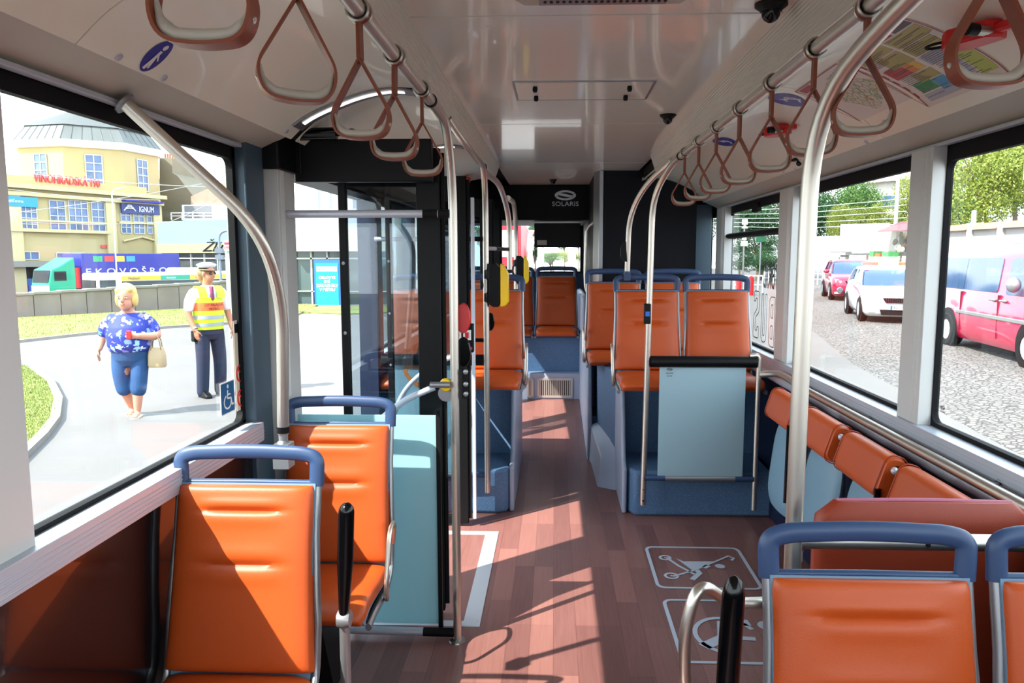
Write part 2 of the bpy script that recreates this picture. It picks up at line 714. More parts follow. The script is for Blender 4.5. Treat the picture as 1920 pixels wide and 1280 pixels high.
wall(-1, Y0, 2.86, -0.12, 0.93, 'wall_left_lower', mat('glossy_dark_panel', (14, 12, 16), 0.22, coat=0.6))
wall(-1, 4.48, 5.82, -0.12, 0.93, 'wall_left_rear', M['navy'])
wall(-1, 7.30, Y1, -0.12, 0.93, 'wall_left_rear_end', M['navy'])
sbox('wall_front_lower', WL, WR, Y0 - 0.06, Y0, -0.12, 1.1, M['navy'], 0)  # unseen bus front walls, added to keep sky light off the seats
sbox('wall_front_head', WL, WR, Y0 - 0.06, Y0, 1.95, 2.4, M['black'], 0)
wall(-1, Y0, Y1, 1.985, 2.36, 'wall_left_head', M['black'])
wall(1, Y0, Y1, -0.12, 0.93, 'wall_right_lower', M['navy'])
wall(1, Y0, Y1, 1.985, 2.36, 'wall_right_head', M['black'])


def pane(side, y0, y1, z0, z1, name, fr=0.045, gm='glass'):
    x = WL - 0.03 if side < 0 else WR + 0.03
    g = struct(MB().box(x - 0.003, x + 0.003, y0, y1, z0, z1).build(name, M[gm]))
    f = MB()
    a, b = x - 0.012, x + 0.012
    f.box(a, b, y0, y1, z1 - fr * 1.2, z1)
    f.box(a, b, y0, y1, z0, z0 + fr * 0.35)
    f.box(a, b, y0, y0 + fr, z0, z1)
    f.box(a, b, y1 - fr, y1, z0, z1)
    r = 0.035
    for (yy, zz, sy, sz) in ((y0 + fr, z0 + fr * .35, 1, 1), (y1 - fr, z0 + fr * .35, -1, 1), (y0 + fr, z1 - fr * 1.2, 1, -1), (y1 - fr, z1 - fr * 1.2, -1, -1)):
        pl = [(yy, zz)] + [(yy + sy * (r - r * math.sin(k * PI / 12)), zz + sz * (r - r * math.cos(k * PI / 12))) for k in range(7)]
        f.prism(pl, 'x', a, b)
    struct(f.build('window_seal', M['rubber'], g))
    return g


pane(-1, Y0, 1.42, 0.985, 1.985, 'window_1')
pane(-1, 1.42, 2.70, 0.985, 1.985, 'window_2', fr=0.035)
pane(-1, 4.6, 5.8, 0.985, 1.985, 'window_3')
pane(-1, 7.35, 8.6, 0.985, 1.985, 'window_4')
pane(1, Y0, 0.92, 0.985, 1.985, 'window_5')
pane(1, 0.92, 2.78, 0.985, 1.985, 'window_6')
pane(1, 2.86, 4.34, 0.985, 1.985, 'window_7')
w8 = pane(1, 4.51, 6.03, 0.985, 1.985, 'window_8')
pane(1, 6.2, 6.9, 0.985, 1.985, 'window_9')
# hopper bar of the opening window
m = MB()
m.box(WR + 0.0, WR + 0.045, 4.55, 5.98, 1.735, 1.775)
m.tube([(WR - 0.005, 4.56, 1.755), (WR - 0.005, 5.97, 1.755)], 0.017)
m.box(WR + 0.0, WR + 0.03, 5.15, 5.3, 1.90, 1.96)
struct(m.build('window_sash_bar', M['rubber'], w8, bevel=0.003))


def post(name, x0, x1, y0, y1, z0, z1, m, ribs=True):
    b = MB()
    b.box(x0, x1, y0, y1, z0, z1)
    if ribs:
        for k in range(5):
            yy = y0 + (y1 - y0) * (0.12 + 0.05 * k)
            b.box(x0 - 0.0015, x1 + 0.0015, yy, yy + (y1 - y0) * 0.02, z0, z1)
    return struct(b.build(name, m, bevel=0.006))


post('trim_pillar_1', WL - 0.03, WL + 0.02, 1.34, 1.50, 0.93, 1.985, M['pillar'])
post('trim_pillar_2', WL - 0.05, WL + 0.02, 2.69, 2.86, 0.0, 2.03, M['teal'], False)
post('trim_pillar_3', WL - 0.05, WL + 0.07, 2.87, 3.05, 0.0, 1.93, M['pillar'])
post('trim_pillar_3_head', WL - 0.05, WL + 0.08, 2.85, 3.07, 1.93, 2.12, M['black'], False)
post('trim_pillar_4', WL - 0.05, WL + 0.06, 4.46, 4.62, 0.0, 2.03, M['navy'])
post('trim_pillar_5', WL - 0.05, WL + 0.03, 5.75, 5.9, -0.1, 2.03, M['teal'])
post('trim_pillar_6', WR - 0.03, WR + 0.02, 0.85, 1.0, 0.985, 1.985, M['pillar'])
post('trim_pillar_7', WR - 0.03, WR + 0.03, 2.74, 2.905, 0.985, 1.985, M['pillar'])
post('trim_pillar_8', WR - 0.03, WR + 0.03, 4.30, 4.55, 0.985, 1.985, M['pillar'])
post('trim_pillar_9', WR - 0.03, WR + 0.03, 5.98, 6.28, 0.985, 1.985, M['pillar'])
# sills
for nm, x0, x1, y0, y1 in (('left', WL - 0.03, WL + 0.045, Y0, 2.70), ('right', WR - 0.045, WR + 0.03, Y0, 6.6), ('left_rear', WL - 0.03, WL + 0.045, 4.62, 5.8)):
    b = MB()
    b.box(x0, x1, y0, y1, 0.915, 0.985)
    xi = x1 if x1 < 0 else x0
    for k in range(4):
        b.box(xi - 0.002, xi + 0.002, y0, y1, 0.925 + k * 0.012, 0.930 + k * 0.012)
    struct(b.build('trim_sill_' + nm, M['silver'], bevel=0.006))
# extra rounded aluminium channel under the right sill
struct(MB().tube([(WR - 0.03, Y0, 0.875), (WR - 0.03, 6.3, 0.875)], 0.028).box(WR - 0.04, WR, Y0, 6.3, 0.87, 0.915).build('trim_channel_right', M['silver']))
# door opening: header, threshold
sbox('trim_door_header', WL - 0.06, WL + 0.10, 3.05, 4.46, 1.93, 2.10, M['black'])
sbox('trim_door_threshold', WL - 0.06, WL + 0.02, 3.05, 4.46, -0.02, 0.004, M['silver'])

# rear: left wall end, rear wall, window, bulkhead and engine tower
sbox('wall_rear_lower', WL, WR, 8.9, 8.96, -0.1, 1.40, M['navy'], 0)
sbox('wall_rear_head', WL, WR, 8.9, 8.96, 2.02, 2.4, M['black'], 0)
sbox('wall_rear_right', 0.30, WR, 8.9, 8.96, 1.40, 2.02, M['black'], 0)
g = struct(MB().box(WL, 0.30, 8.925, 8.931, 1.40, 2.02).build('window_10', M['glass']))
struct(MB().box(WL, 0.30, 8.91, 8.95, 1.38, 1.42).box(WL, 0.30, 8.91, 8.95, 2.0, 2.03).build('window_seal', M['rubber'], g))
sbox('trim_bulkhead', WL, 0.36, 7.5, 8.9, 1.955, 2.3, mat('matte_black', (6, 6, 8), 0.5, spec=0.15), 0.01)
sbox('trim_door_lintel', -1.06, -0.50, 3.06, 3.11, 1.90, 2.07, M['black'])
sbox('trim_bulkhead_side', WL, -0.72, 5.85, 7.5, 1.93, 2.3, M['black'], 0.01)
sbox('trim_rear_column', WL, -0.83, 7.3, 7.5, 0.9, 1.95, M['black'], 0.01)
# engine tower with a chamfered grey corner
m = MB()
m.prism([(0.335, 8.9), (0.335, 6.42), (0.37, 6.3), (1.17, 6.3), (1.17, 6.56), (1.36, 6.56), (1.36, 8.9)], 'z', 0.5, 2.31)
struct(m.build('wall_tower', mat('tower_navy', (12, 14, 22), 0.55, spec=0.2)))
struct(MB().prism([(0.328, 6.5), (0.328, 6.41), (0.366, 6.29), (0.40, 6.29), (0.372, 6.32), (0.34, 6.425)], 'z', 0.9, 2.30).build('trim_tower_corner', M['frame'], bevel=0.004))
struct(MB().box(1.17, 1.345, 6.54, 6.56, 0.9, 2.04).build('trim_tower_panel', M['teal'], bevel=0.004))
# ---------------- podiums
# left
pl = MB()
pl.prism([(-1.12, 4.54), (-0.36, 4.50), (-0.29, 4.54), (-0.265, 4.64), (-0.265, 4.9), (-1.12, 4.9)], 'z', 0, 0.285)
struct(pl.build('trim_podium_left_front', M['speck'], bevel=0.02, seg=3))
struct(MB().prism([(-1.12, 4.9), (-0.27, 4.9), (-0.27, 5.72), (-1.12, 5.72)], 'z', -0.05, 0.82).build('trim_podium_left_riser', M['speck']))
sp = MB()
sp.prism([(4.55, 0.0), (4.55, 0.29), (4.62, 0.315), (4.70, 0.36), (4.78, 0.78), (4.83, 0.83), (5.75, 0.85), (5.75, 0.02), (5.2, 0.0)], 'x', -0.28, -0.25)
struct(sp.build('trim_podium_left_side', M['podside'], bevel=0.012, seg=3))
# right
pr_ = MB()
pr_.prism([(0.45, 4.60), (0.50, 4.50), (1.34, 4.50), (1.35, 5.0), (0.44, 5.0)], 'z', 0, 0.285)
struct(pr_.build('trim_podium_right_front', M['speck'], bevel=0.02, seg=3))
struct(MB().prism([(0.46, 4.95), (1.35, 4.95), (1.35, 6.1), (0.33, 6.1), (0.33, 5.6)], 'z', 0.0, 0.80).build('trim_podium_right_riser', M['speck']))
sp = MB()
sp.prism([(4.54, 0.0), (4.54, 0.285), (4.62, 0.33), (4.72, 0.62), (4.80, 0.84), (5.25, 0.86), (5.45, 0.60), (5.5, 0.02), (5.2, 0.0)], 'x', 0.425, 0.455)
struct(sp.build('trim_podium_right_side', M['podside'], bevel=0.012, seg=3))
sp = MB()
sp.prism([(5.62, 0.0), (5.58, 0.30), (5.66, 0.45), (5.78, 0.86), (7.6, 0.88), (7.6, 0.16), (7.5, 0.0)], 'x', 0.255, 0.29)
struct(sp.build('trim_podium_right_rear_side', M['podside'], bevel=0.012, seg=3))
struct(MB().box(0.29, 1.35, 5.75, 6.1, 0.0, 0.36).box(0.29, 1.35, 6.1, 8.9, 0, 0.84).build('trim_podium_right_rear', M['speck']))
# faceted wheel-arch block between the two right podiums
wb = MB()
vs = [(0.27, 5.62, 0), (0.30, 5.05, 0), (0.44, 4.98, 0), (0.46, 5.62, 0), (0.275, 5.62, 0.32), (0.335, 5.2, 0.18), (0.45, 5.12, 0.30), (0.46, 5.62, 0.40)]
wb.add(vs, [(0, 1, 5, 4), (1, 2, 6, 5), (4, 5, 6, 7), (2, 3, 7, 6), (0, 4, 7, 3), (0, 3, 2, 1)])
struct(wb.build('trim_wheel_arch_block', M['podside'], bevel=0.008))
# rear bench step and riser with vents
sbox('trim_rear_step', -1.12, 0.27, 7.47, 8.9, 0.10, 0.425, M['podside'], 0.01)
sbox('trim_rear_riser', -1.12, 0.27, 7.60, 8.9, 0.42, 0.78, M['speck'], 0.01)
# sunlit blue moulding beside the rear seat
sbox('trim_rear_moulding', 0.255, 0.33, 7.3, 8.9, 0.8, 1.22, M['podside'], 0.03)


def vent(name, x0, x1, y, z0, z1, n, label, group=None):
    t = thing(name, label, 'vent', ((x0 + x1) / 2, y, z0), group=group)
    f = MB()
    w, h = (x1 - x0), z1 - z0
    bw = 0.022
    f.box(-w / 2, w / 2, -0.008, 0, 0, bw).box(-w / 2, w / 2, -0.008, 0, h - bw, h)
    f.box(-w / 2, -w / 2 + bw, -0.008, 0, bw, h - bw).box(w / 2 - bw, w / 2, -0.008, 0, bw, h - bw)
    f.build('frame', M['grille'], t)
    s_ = MB()
    iw = w - 2 * bw
    for k in range(n):
        x = -iw / 2 + iw * (k + 0.5) / n
        s_.box(x - iw / n * 0.28, x + iw / n * 0.28, -0.006, -0.001, bw, h - bw)
    s_.build('slats', M['grille'], t)
    MB().box(-w / 2 + bw, w / 2 - bw, -0.0008, 0.0, bw, h - bw).build('backing', M['black'], t)
    scr = MB()
    for (sx, sz) in ((-1, 0), (1, 0), (-1, 1), (1, 1), (0, 1)):
        scr.lathe([(0.005, 0), (0.004, 0.002), (0, 0.003)], (sx * (w / 2 - bw / 2), -0.008, bw / 2 + sz * (h - bw)), 8, (0, -1, 0))
    scr.build('screws', M['frame'], t)
    return t


vent('air_vent', -0.17, 0.185, 7.465, 0.175, 0.375, 16, 'wide slotted steel vent low in the rear step of the aisle', 'vents in the rear step')
vent('air_vent', -0.28, -0.21, 7.465, 0.175, 0.375, 4, 'narrow slotted steel vent beside the podium, left of the wide one', 'vents in the rear step')
# embossed logo on the bulkhead


def oval_logo(mb, c, right, up, w, m=0, depth=0.002):
    """flat oval ring with a diagonal bar"""
    c, right, up = Vector(c), Vector(right).normalized(), Vector(up).normalized()
    nn = right.cross(up) * depth
    n = 28
    h = w * 0.46

    def ring(a0, a1):
        o, i = [], []
        for k in range(n + 1):
            a = a0 + (a1 - a0) * k / n
            o.append(c + right * (w / 2 * math.cos(a)) + up * (h / 2 * math.sin(a)))
            i.append(c + right * (w / 2 * 0.72 * math.cos(a)) + up * (h / 2 * 0.62 * math.sin(a)))
        vs = o + i + [p + nn for p in o] + [p + nn for p in i]
        N = n + 1
        fs = []
        for k in range(n):
            fs.append((k, k + 1, N + k + 1, N + k))
            fs.append((2 * N + k, 3 * N + k, 3 * N + k + 1, 2 * N + k + 1))
            fs.append((k, 2 * N + k, 2 * N + k + 1, k + 1))
            fs.append((N + k, N + k + 1, 3 * N + k + 1, 3 * N + k))
        mb.add(vs, fs, m, smooth=False)
    ring(math.radians(20), math.radians(195))
    ring(math.radians(200), math.radians(375))
    a = c - right * (w * 0.36) + up * (h * 0.16)
    b = c + right * (w * 0.36) - up * (h * 0.16)
    d = up * (h * 0.13)
    q = [a + d, b + d, b - d, a - d]
    mb.add(q + [p + nn for p in q], [(0, 1, 2, 3), (7, 6, 5, 4), (0, 4, 5, 1), (2, 6, 7, 3)], m, smooth=False)


m = MB()
m_c = P(1060, 366, Y=7.495)
oval_logo(m, m_c, (1, 0, 0), (0, 0, 1), 0.21)
m.text('SOLARIS', 0.062, P(1060, 386, Y=7.495), (1, 0, 0), (0, 0, 1), 0.002, 'CENTER', sx=1.15)
struct(m.build('trim_bulkhead_logo', M['frame']))
# small camera under the bulkhead edge
# dark lower wall corner cover and skirting
sbox('baseboard_right', WR - 0.03, WR, Y0, 4.6, 0, 0.09, M['navy'])
sbox('baseboard_left', WL, WL + 0.03, Y0, 2.85, 0, 0.09, M['black'])
# metal ramp frame in the floor by the door
m = MB()
m.box(-0.395, -0.32, 3.07, 4.20, 0.0, 0.003)
m.box(-1.05, -0.395, 4.15, 4.20, 0.0, 0.003)
m.box(-1.05, -0.395, 3.07, 3.12, 0.0, 0.003)
for k in range(12):
    m.lathe([(0.004, 0), (0.003, 0.0015), (0, 0.002)], (-0.335, 3.12 + k * 0.094, 0.003), 8)
struct(m.build('trim_ramp_frame', mat('brushed_ramp_frame', (205, 205, 210), 0.4, 0.5)))
# ------------------------------------------------------------------ seats


def pillow(mb, base, width, T, creases=(), nu=24, m=0, crw=0.11, pe=6):
    """base: list of (y, z, ny, nz) down the middle; a padded slab on it"""
    N = len(base)
    fr, bk = [], []
    for i, (y, z, ny, nz) in enumerate(base):
        v = i / (N - 1)
        w = width(v)
        for k in range(nu + 1):
            u = -1 + 2 * k / nu
            u = math.copysign(1 - (1 - abs(u)) ** 1.6, u)
            e = (max(0, 1 - abs(u) ** pe) ** 0.5) * (max(0, 1 - abs(2 * v - 1) ** 12) ** 0.5)
            t = T * (0.25 + 0.75 * e) if 0 < v < 1 and abs(u) < 1 else T * 0.12
            x = w / 2 * u
            for (vc, dep) in creases:
                s_ = abs(v - vc)
                win = 1 / (1 + math.exp((abs(x) - crw) / 0.012))
                t -= dep * win * math.exp(-(s_ / 0.012) ** 2)
                t += dep * 0.35 * win * math.exp(-((s_ - 0.045) / 0.03) ** 2)
            fr.append((x, y + ny * t, z + nz * t))
            bk.append((x, y, z))
    W = nu + 1
    fs = []
    for i in range(N - 1):
        for k in range(nu):
            a = i * W + k
            fs.append((a, a + 1, a + W + 1, a + W))
            b = N * W + a
            fs.append((b, b + W, b + W + 1, b + 1))
    o = N * W
    for k in range(nu):
        fs.append((k, o + k, o + k + 1, k + 1))
        a = (N - 1) * W + k
        fs.append((a, a + 1, o + a + 1, o + a))
    for i in range(N - 1):
        a = i * W
        fs.append((a, a + W, o + a + W, o + a))
        a = i * W + nu
        fs.append((a, o + a, o + a + W, a + W))
    mb.add(fr + bk, fs, m)


def curve_pts(pts, n):
    """Catmull-Rom through 2D points, with left-hand normals"""
    P_ = [Vector((a, b)) for a, b in pts]
    out = []
    for i in range(len(P_) - 1):
        p0, p1, p2, p3 = P_[max(i - 1, 0)], P_[i], P_[i + 1], P_[min(i + 2, len(P_) - 1)]
        for k in range(n):
            t = k / n
            out.append(0.5 * ((2 * p1) + (p2 - p0) * t + (2 * p0 - 5 * p1 + 4 * p2 - p3) * t * t + (3 * p1 - p0 - 3 * p2 + p3) * t ** 3))
    out.append(P_[-1])
    res = []
    for i, p in enumerate(out):
        a, b = out[max(i - 1, 0)], out[min(i + 1, len(out) - 1)]
        d = (b - a).normalized()
        res.append((p.x, p.y, d.y, -d.x))
    return res


SEATS = {}


def make_seat_meshes():
    # backrest pad runs bottom to top; normal must face -Y
    b = MB()
    back = curve_pts([(-0.045, 0.425), (-0.03, 0.50), (-0.005, 0.62), (0.022, 0.76), (0.05, 0.88), (0.064, 0.938)], 14)
    back = [(y, z, -abs(ny), nz if ny < 0 else -nz) for (y, z, ny, nz) in back]
    wf = lambda v: 0.402 + 0.03 * (1 - min(1, v * 1.5)) ** 1.2 - 0.008 * max(0, v - 0.9) * 10
    pillow(b, back, wf, 0.045, ((0.545, 0.011), (0.775, 0.011)))
    SEATS['backrest'] = b.mesh('backrest', M['orange'], 50)
    c = MB()
    cu = curve_pts([(-0.05, 0.388), (-0.2, 0.383), (-0.33, 0.392), (-0.39, 0.385), (-0.42, 0.355)], 8)
    cu = [(y, z, (ny if nz > 0 else -ny), abs(nz)) for (y, z, ny, nz) in cu]
    cu[-1] = (cu[-1][0], cu[-1][1], -0.9, 0.43)
    pillow(c, cu, lambda v: 0.42 - 0.03 * max(0, v - 0.8) * 5, 0.045)
    SEATS['cushion'] = c.mesh('cushion', M['orange'], 50)
    s_ = MB()
    # shell behind and below
    rings = []
    sh = curve_pts([(0.072, 0.94), (0.03, 0.76), (0.0, 0.60), (-0.02, 0.46), (-0.045, 0.385), (-0.15, 0.372), (-0.33, 0.378), (-0.412, 0.352)], 4)
    for (y, z, ny, nz) in sh:
        q = 0.206
        rings.append([(-q, y, z), (q, y, z), (q * 0.98, y - ny * -0.022, z - nz * -0.022), (-q * 0.98, y - ny * -0.022, z - nz * -0.022)])
    s_.loft(rings)
    SEATS['shell'] = s_.mesh('shell', M['shell'], 40)
    f = MB()
    for sx in (-1, 1):
        pts = curve_pts([(0.068, 0.945), (0.035, 0.80), (0.005, 0.66), (-0.02, 0.50), (-0.055, 0.395), (-0.16, 0.352), (-0.31, 0.352), (-0.405, 0.345)], 5)
        xs = []
        for i, (y, z, _, _) in enumerate(pts):
            k = min(1, max(0, (0.80 - z) / 0.25))
            xs.append((sx * (0.204 + 0.012 * k), y, z))
        f.tube(xs, 0.011, 10, flat=1.25, ref=(1, 0, 0))
    SEATS['side_frame'] = f.mesh('side_frame', M['frame'])
    h = MB()
    path = fillet([(-0.200, 0.066, 0.935), (-0.203, 0.072, 1.016), (-0.16, 0.074, 1.028), (0, 0.076, 1.034), (0.16, 0.074, 1.028), (0.203, 0.072, 1.016), (0.200, 0.066, 0.935)], [0, 0.045, 0.02, 0.1, 0.02, 0.045, 0], 7)
    h.tube(path, 0.0145, 16, flat=1.5, ref=(0, 1, 0))
    h.tube([(-0.205, 0.066, 0.944), (0, 0.066, 0.9455), (0.205, 0.066, 0.944)], 0.009, 10, flat=0.8, ref=(0, 1, 0))
    SEATS['handle'] = h.mesh('grab_handle', M['handle'], 50)
    p = MB()
    p.prism([(-0.04, 0.0), (-0.06, 0.345), (-0.36, 0.345), (-0.22, 0.0)], 'x', -0.035, 0.035)
    p.box(-0.20, 0.20, -0.36, -0.05, 0.335, 0.355)
    SEATS['pedestal'] = p.mesh('pedestal', M['black'])


make_seat_meshes()


def seat(x, y, z, label, group, scale=1.0, hoop=None, pedestal=True):
    """y: where the top handle is"""
    t = thing('bus_chair', label, 'seat', (x, y - 0.073, z), group=group)
    t.scale = (scale, 1, 1)
    for nm, key in (('backrest', 'backrest'), ('cushion', 'cushion'), ('shell', 'shell'), ('side_frame', 'side_frame'), ('grab_handle', 'handle'), ('pedestal', 'pedestal')):
        if nm == 'pedestal' and not pedestal:
            continue
        o = bpy.data.objects.new(nm, SEATS[key])
        COL.objects.link(o)
        o.parent = t
    if hoop:
        m = MB()
        sx = hoop
        m.tube(fillet([(sx * 0.225, -0.04, 0.50), (sx * 0.238, -0.06, 0.60), (sx * 0.242, -0.17, 0.60), (sx * 0.242, -0.24, 0.42), (sx * 0.238, -0.22, 0.345), (sx * 0.225, -0.16, 0.37)], 0.05, 6), 0.009, 10)
        m.build('aisle_grab_loop', M['inox'], t)
    CH.append(t)
    return t


SG1 = 'orange bus seats at floor level near the camera'
SG2 = 'orange bus seats on the raised podiums'
SG3 = 'orange bus seats of the rear bench'
CH = []
seat(-0.892, 2.10, 0.0, 'orange padded bus seat nearest the left window, grey pole clamped to its handle', SG1)
seat(-0.845, 2.87, 0.0, 'orange padded bus seat directly in front of the mint glass door partition', SG1, hoop=1)
seat(0.65, 1.52, 0.0, 'orange padded bus seat at lower right with black armrest and steel side loop', SG1)
seat(1.115, 1.52, 0.0, 'orange padded bus seat beside the right wall, only its inner half in view', SG1)
seat(-0.42, 5.0, 0.43, 'orange podium seat left of the aisle beside the yellow ticket validator', SG2, hoop=1, pedestal=False)
seat(-0.885, 5.0, 0.43, 'orange podium seat by the left wall, seen through the tinted door glass', SG2, pedestal=False)
seat(0.61, 5.0, 0.43, 'orange podium seat right of the aisle behind the pale glass screen', SG2, hoop=-1, pedestal=False)
seat(1.07, 5.0, 0.43, 'orange podium seat beside the right window behind the pale glass screen', SG2, pedestal=False)
seat(0.46, 5.92, 0.45, 'orange podium seat in the second row right of the aisle', SG2, hoop=-1, pedestal=False)
seat(0.925, 5.92, 0.45, 'orange podium seat in the second row against the dark tower panel', SG2, pedestal=False)
seat(0.02, 8.0, 0.44, 'orange rear bench seat centred at the end of the aisle', SG3, pedestal=False)
seat(-0.44, 8.0, 0.44, 'orange rear bench seat left of the one facing the aisle', SG3, pedestal=False)
seat(-0.90, 8.0, 0.44, 'orange rear bench seat in the left rear corner', SG3, pedestal=False)

# ------------------------------------------------------------------ armrests


def armrest(chair, x, y, z0, z1):
    h = z1 - z0
    o = Vector((x, y, z0)) - chair.location
    a = MB()
    a.xf = Matrix.Translation(o)
    rings = []
    for k in range(20):
        q = (k / 12 if k < 11 else 1 - 0.0834 * (1 - math.sin((k - 10) / 9 * PI / 2)) * 1.2)
        q = min(1, q)
        w = 0.014 + 0.009 * min(1, q * 2.2)
        d = 0.022
        if q > 0.9:
            f = math.sqrt(max(0.01, 1 - ((q - 0.9) / 0.1) ** 2))
            w *= f
            d *= f
        rings.append([(w * math.cos(2 * PI * j / 14) + 0.016 * q, d * math.sin(2 * PI * j / 14), h * q) for j in range(14)])
    a.loft(rings)
    arm = a.build('armrest', M['gblack'], chair, angle=60)
    arm['label'] = 'raised glossy black armrest'
    p = MB()
    p.xf = a.xf
    p.lathe([(0.0, -0.02), (0.024, -0.018), (0.028, 0), (0.024, 0.018), (0, 0.02)], (0, 0.0, -0.02), 20, (1, 0, 0))
    p.build('pivot', M['frame'], arm)
    s_ = MB()
    s_.xf = a.xf
    s_.tube([(-0.004, 0.015, -0.05), (-0.01, 0.03, -0.3), (-0.05 if x < 0 else 0.09, 0.06, -0.34)], 0.016, 12, flat=0.8)
    s_.build('bracket', M['frame'], arm)


armrest(CH[0], -0.60, 2.02, 0.585, 0.91)
armrest(CH[2], 0.335, 1.40, 0.52, 0.985)
m = MB()
m.xf = Matrix.Translation(Vector((0.43, 1.5, 0.88)) - CH[2].location)
m.tube(fillet([(0.02, 0.03, -0.01), (-0.06, 0.0, 0.0), (-0.14, -0.06, 0.075), (-0.168, -0.07, -0.02), (-0.162, -0.06, -0.16), (-0.10, -0.02, -0.30), (0.0, 0.03, -0.38)], 0.05, 6), 0.0125, 12)
m.build('side_grab_loop', M['inox'], CH[2])

# ------------------------------------------------------------------ rails and poles
ZR = 2.095
XL, XR = -0.40, 0.63
NR = 0.0175


def pole(name, label, cat, pts, r=NR, fr=0.12, group=None, mt='inox', extra=None, n=16):
    t = thing(name, label, cat, pts[-1] if not isinstance(pts[-1], Vector) else tuple(pts[-1]), group=group)
    o = Vector(pts[-1])
    m = MB()
    m.tube(fillet([Vector(p) - o for p in pts], fr, 8), r, n)
    m.build('tube', M[mt], t)
    if extra:
        for nm, mb, mm in extra(o):
            mb.build(nm, M[mm], t)
    return t


def collars(lst):
    def f(o):
        m = MB()
        for (p, ax) in lst:
            m.lathe([(NR, -0.012), (NR + 0.003, -0.01), (NR + 0.003, 0.01), (NR, 0.012)], Vector(p) - o, 16, ax)
        return [('collars', m, 'black')]
    return f


GR = 'stainless steel grab poles in the bus'
# near left rail that turns down into the door pole
pole('ceiling_rail', 'long stainless ceiling handrail on the left turning down into the pole by the door', 'handrail',
     [(XL, -0.9, ZR), (XL, 2.80, ZR), (XL, 2.95, 1.88), (XL, 2.95, 0.0)], fr=0.16,
     extra=lambda o: [('floor_flange', MB().lathe([(0.035, 0), (0.033, 0.006), (0.02, 0.012)], (0, 0, 0), 20), 'inox2'),
                      ('collars', MB().lathe([(NR, -0.01), (NR + 0.004, -0.008), (NR + 0.004, 0.008), (NR, 0.01)], Vector((XL, 2.45, ZR)) - o, 16, (0, 1, 0)), 'black')])
pole('ceiling_rail', 'stainless ceiling handrail behind the door curving down to the podium pole on the left', 'handrail',
     [(-0.47, 3.36, 2.2), (-0.42, 3.42, 2.12), (XL, 3.6, ZR), (XL, 4.26, ZR), (-0.405, 4.40, 1.92), (-0.405, 4.42, 0.165)], fr=0.16,
     extra=collars([((-0.405, 4.42, 1.72), (0, 0, 1)), ((XL, 4.22, ZR - 0.003), (0, 1, -0.2))]))
pole('grab_pole', 'thin grab pole dropping to the handle of the left aisle podium seat', 'pole',
     [(XL, 4.28, ZR - 0.02), (-0.34, 4.70, 2.04), (-0.30, 4.97, 1.86), (-0.30, 4.99, 1.48)], fr=0.14, group=GR,
     extra=collars([((-0.30, 4.99, 1.50), (0, 0, 1))]))
pole('grab_pole', 'farthest thin grab pole left of the aisle, carrying the second validator', 'pole',
     [(-0.31, 4.98, 1.98), (-0.31, 5.7, 2.0), (-0.31, 6.0, 1.85), (-0.31, 6.02, 0.86)], fr=0.14, group=GR, mt='inox')
# left wall pole clamped to the first seat
pA = P(232, 192, X=-1.10)
pole('grab_pole', 'bent stainless pole from the left window head to the nearest left seat', 'pole',
     [pA, P(485, 425, Y=2.05), P(529, 560, Y=2.17), P(531, 812, Y=2.22)], fr=0.13, group=GR,
     extra=lambda o: [('seat_clamp', MB().ell((0.0, 0, -0.065), (0.026, 0.028, 0.05)).box(-0.024, 0.024, -0.03, 0.025, -0.105, -0.03).tube([(0, 0, -0.03), (0, 0, 0.005)], 0.014), 'frame'),
                      ('collar', MB().lathe([(0.02, -0.01), (0.021, 0.01)], (0, 0, 0.012), 16), 'black'),
                      ('top_flange', MB().lathe([(0.0, 0), (0.03, 0.0), (0.03, 0.008), (0.0, 0.01)], pA - o, 18, (0.7, 0.2, -0.7)), 'frame')])
# right rail and its curved end
pole('ceiling_rail', 'long stainless ceiling handrail on the right carrying the row of straps', 'handrail',
     [(XR, 1.30, ZR + 0.005), (XR, 4.15, ZR + 0.005), (0.56, 4.38, 1.94), (0.54, 4.42, 0.10)], fr=0.2,
     extra=lambda o: [('collars', MB().lathe([(NR, -0.01), (NR + 0.004, -0.008), (NR + 0.004, 0.008), (NR, 0.01)], Vector((XR, 3.86, ZR + 0.005)) - o, 16, (0, 1, 0)), 'black'),
                      ('end_screws', MB().lathe([(0.006, 0), (0, 0.003)], (0.0, -0.018, 0.03), 8, (0, -1, 0)).lathe([(0.006, 0), (0, 0.003)], (0.0, -0.018, 0.10), 8, (0, -1, 0)), 'black')])
pole('grab_pole', 'stout near pole at right sweeping up and back above the lower right seat', 'pole',
     [(0.70, 0.95, 2.13), (0.61, 1.30, 2.06), (0.562, 1.70, 1.93), (0.562, 1.71, 1.2), (0.562, 1.71, 0.0)], r=0.0195, fr=0.28, group=GR)
pole('grab_pole', 'curved pole from the right duct end to the handle of the aisle podium seat', 'pole',
     [(0.70, 4.60, 2.17), (0.56, 4.80, 2.04), (0.485, 4.97, 1.86), (0.48, 5.0, 1.50)], fr=0.16, group=GR,
     extra=lambda o: [('seat_clamp', MB().box(-0.022, 0.022, -0.03, 0.02, -0.06, -0.01).lathe([(0.02, 0), (0.02, 0.012)], (0, 0, -0.012), 14), 'handle')])
pole('grab_pole', 'upright steel loop handle on the edge of the rear engine tower', 'pole',
     [(0.34, 6.5, 1.89), (0.27, 6.5, 1.84), (0.262, 6.5, 1.45), (0.27, 6.5, 1.30), (0.34, 6.5, 1.20)], r=0.014, fr=0.1, group=GR)
# horizontal bars at the door partitions


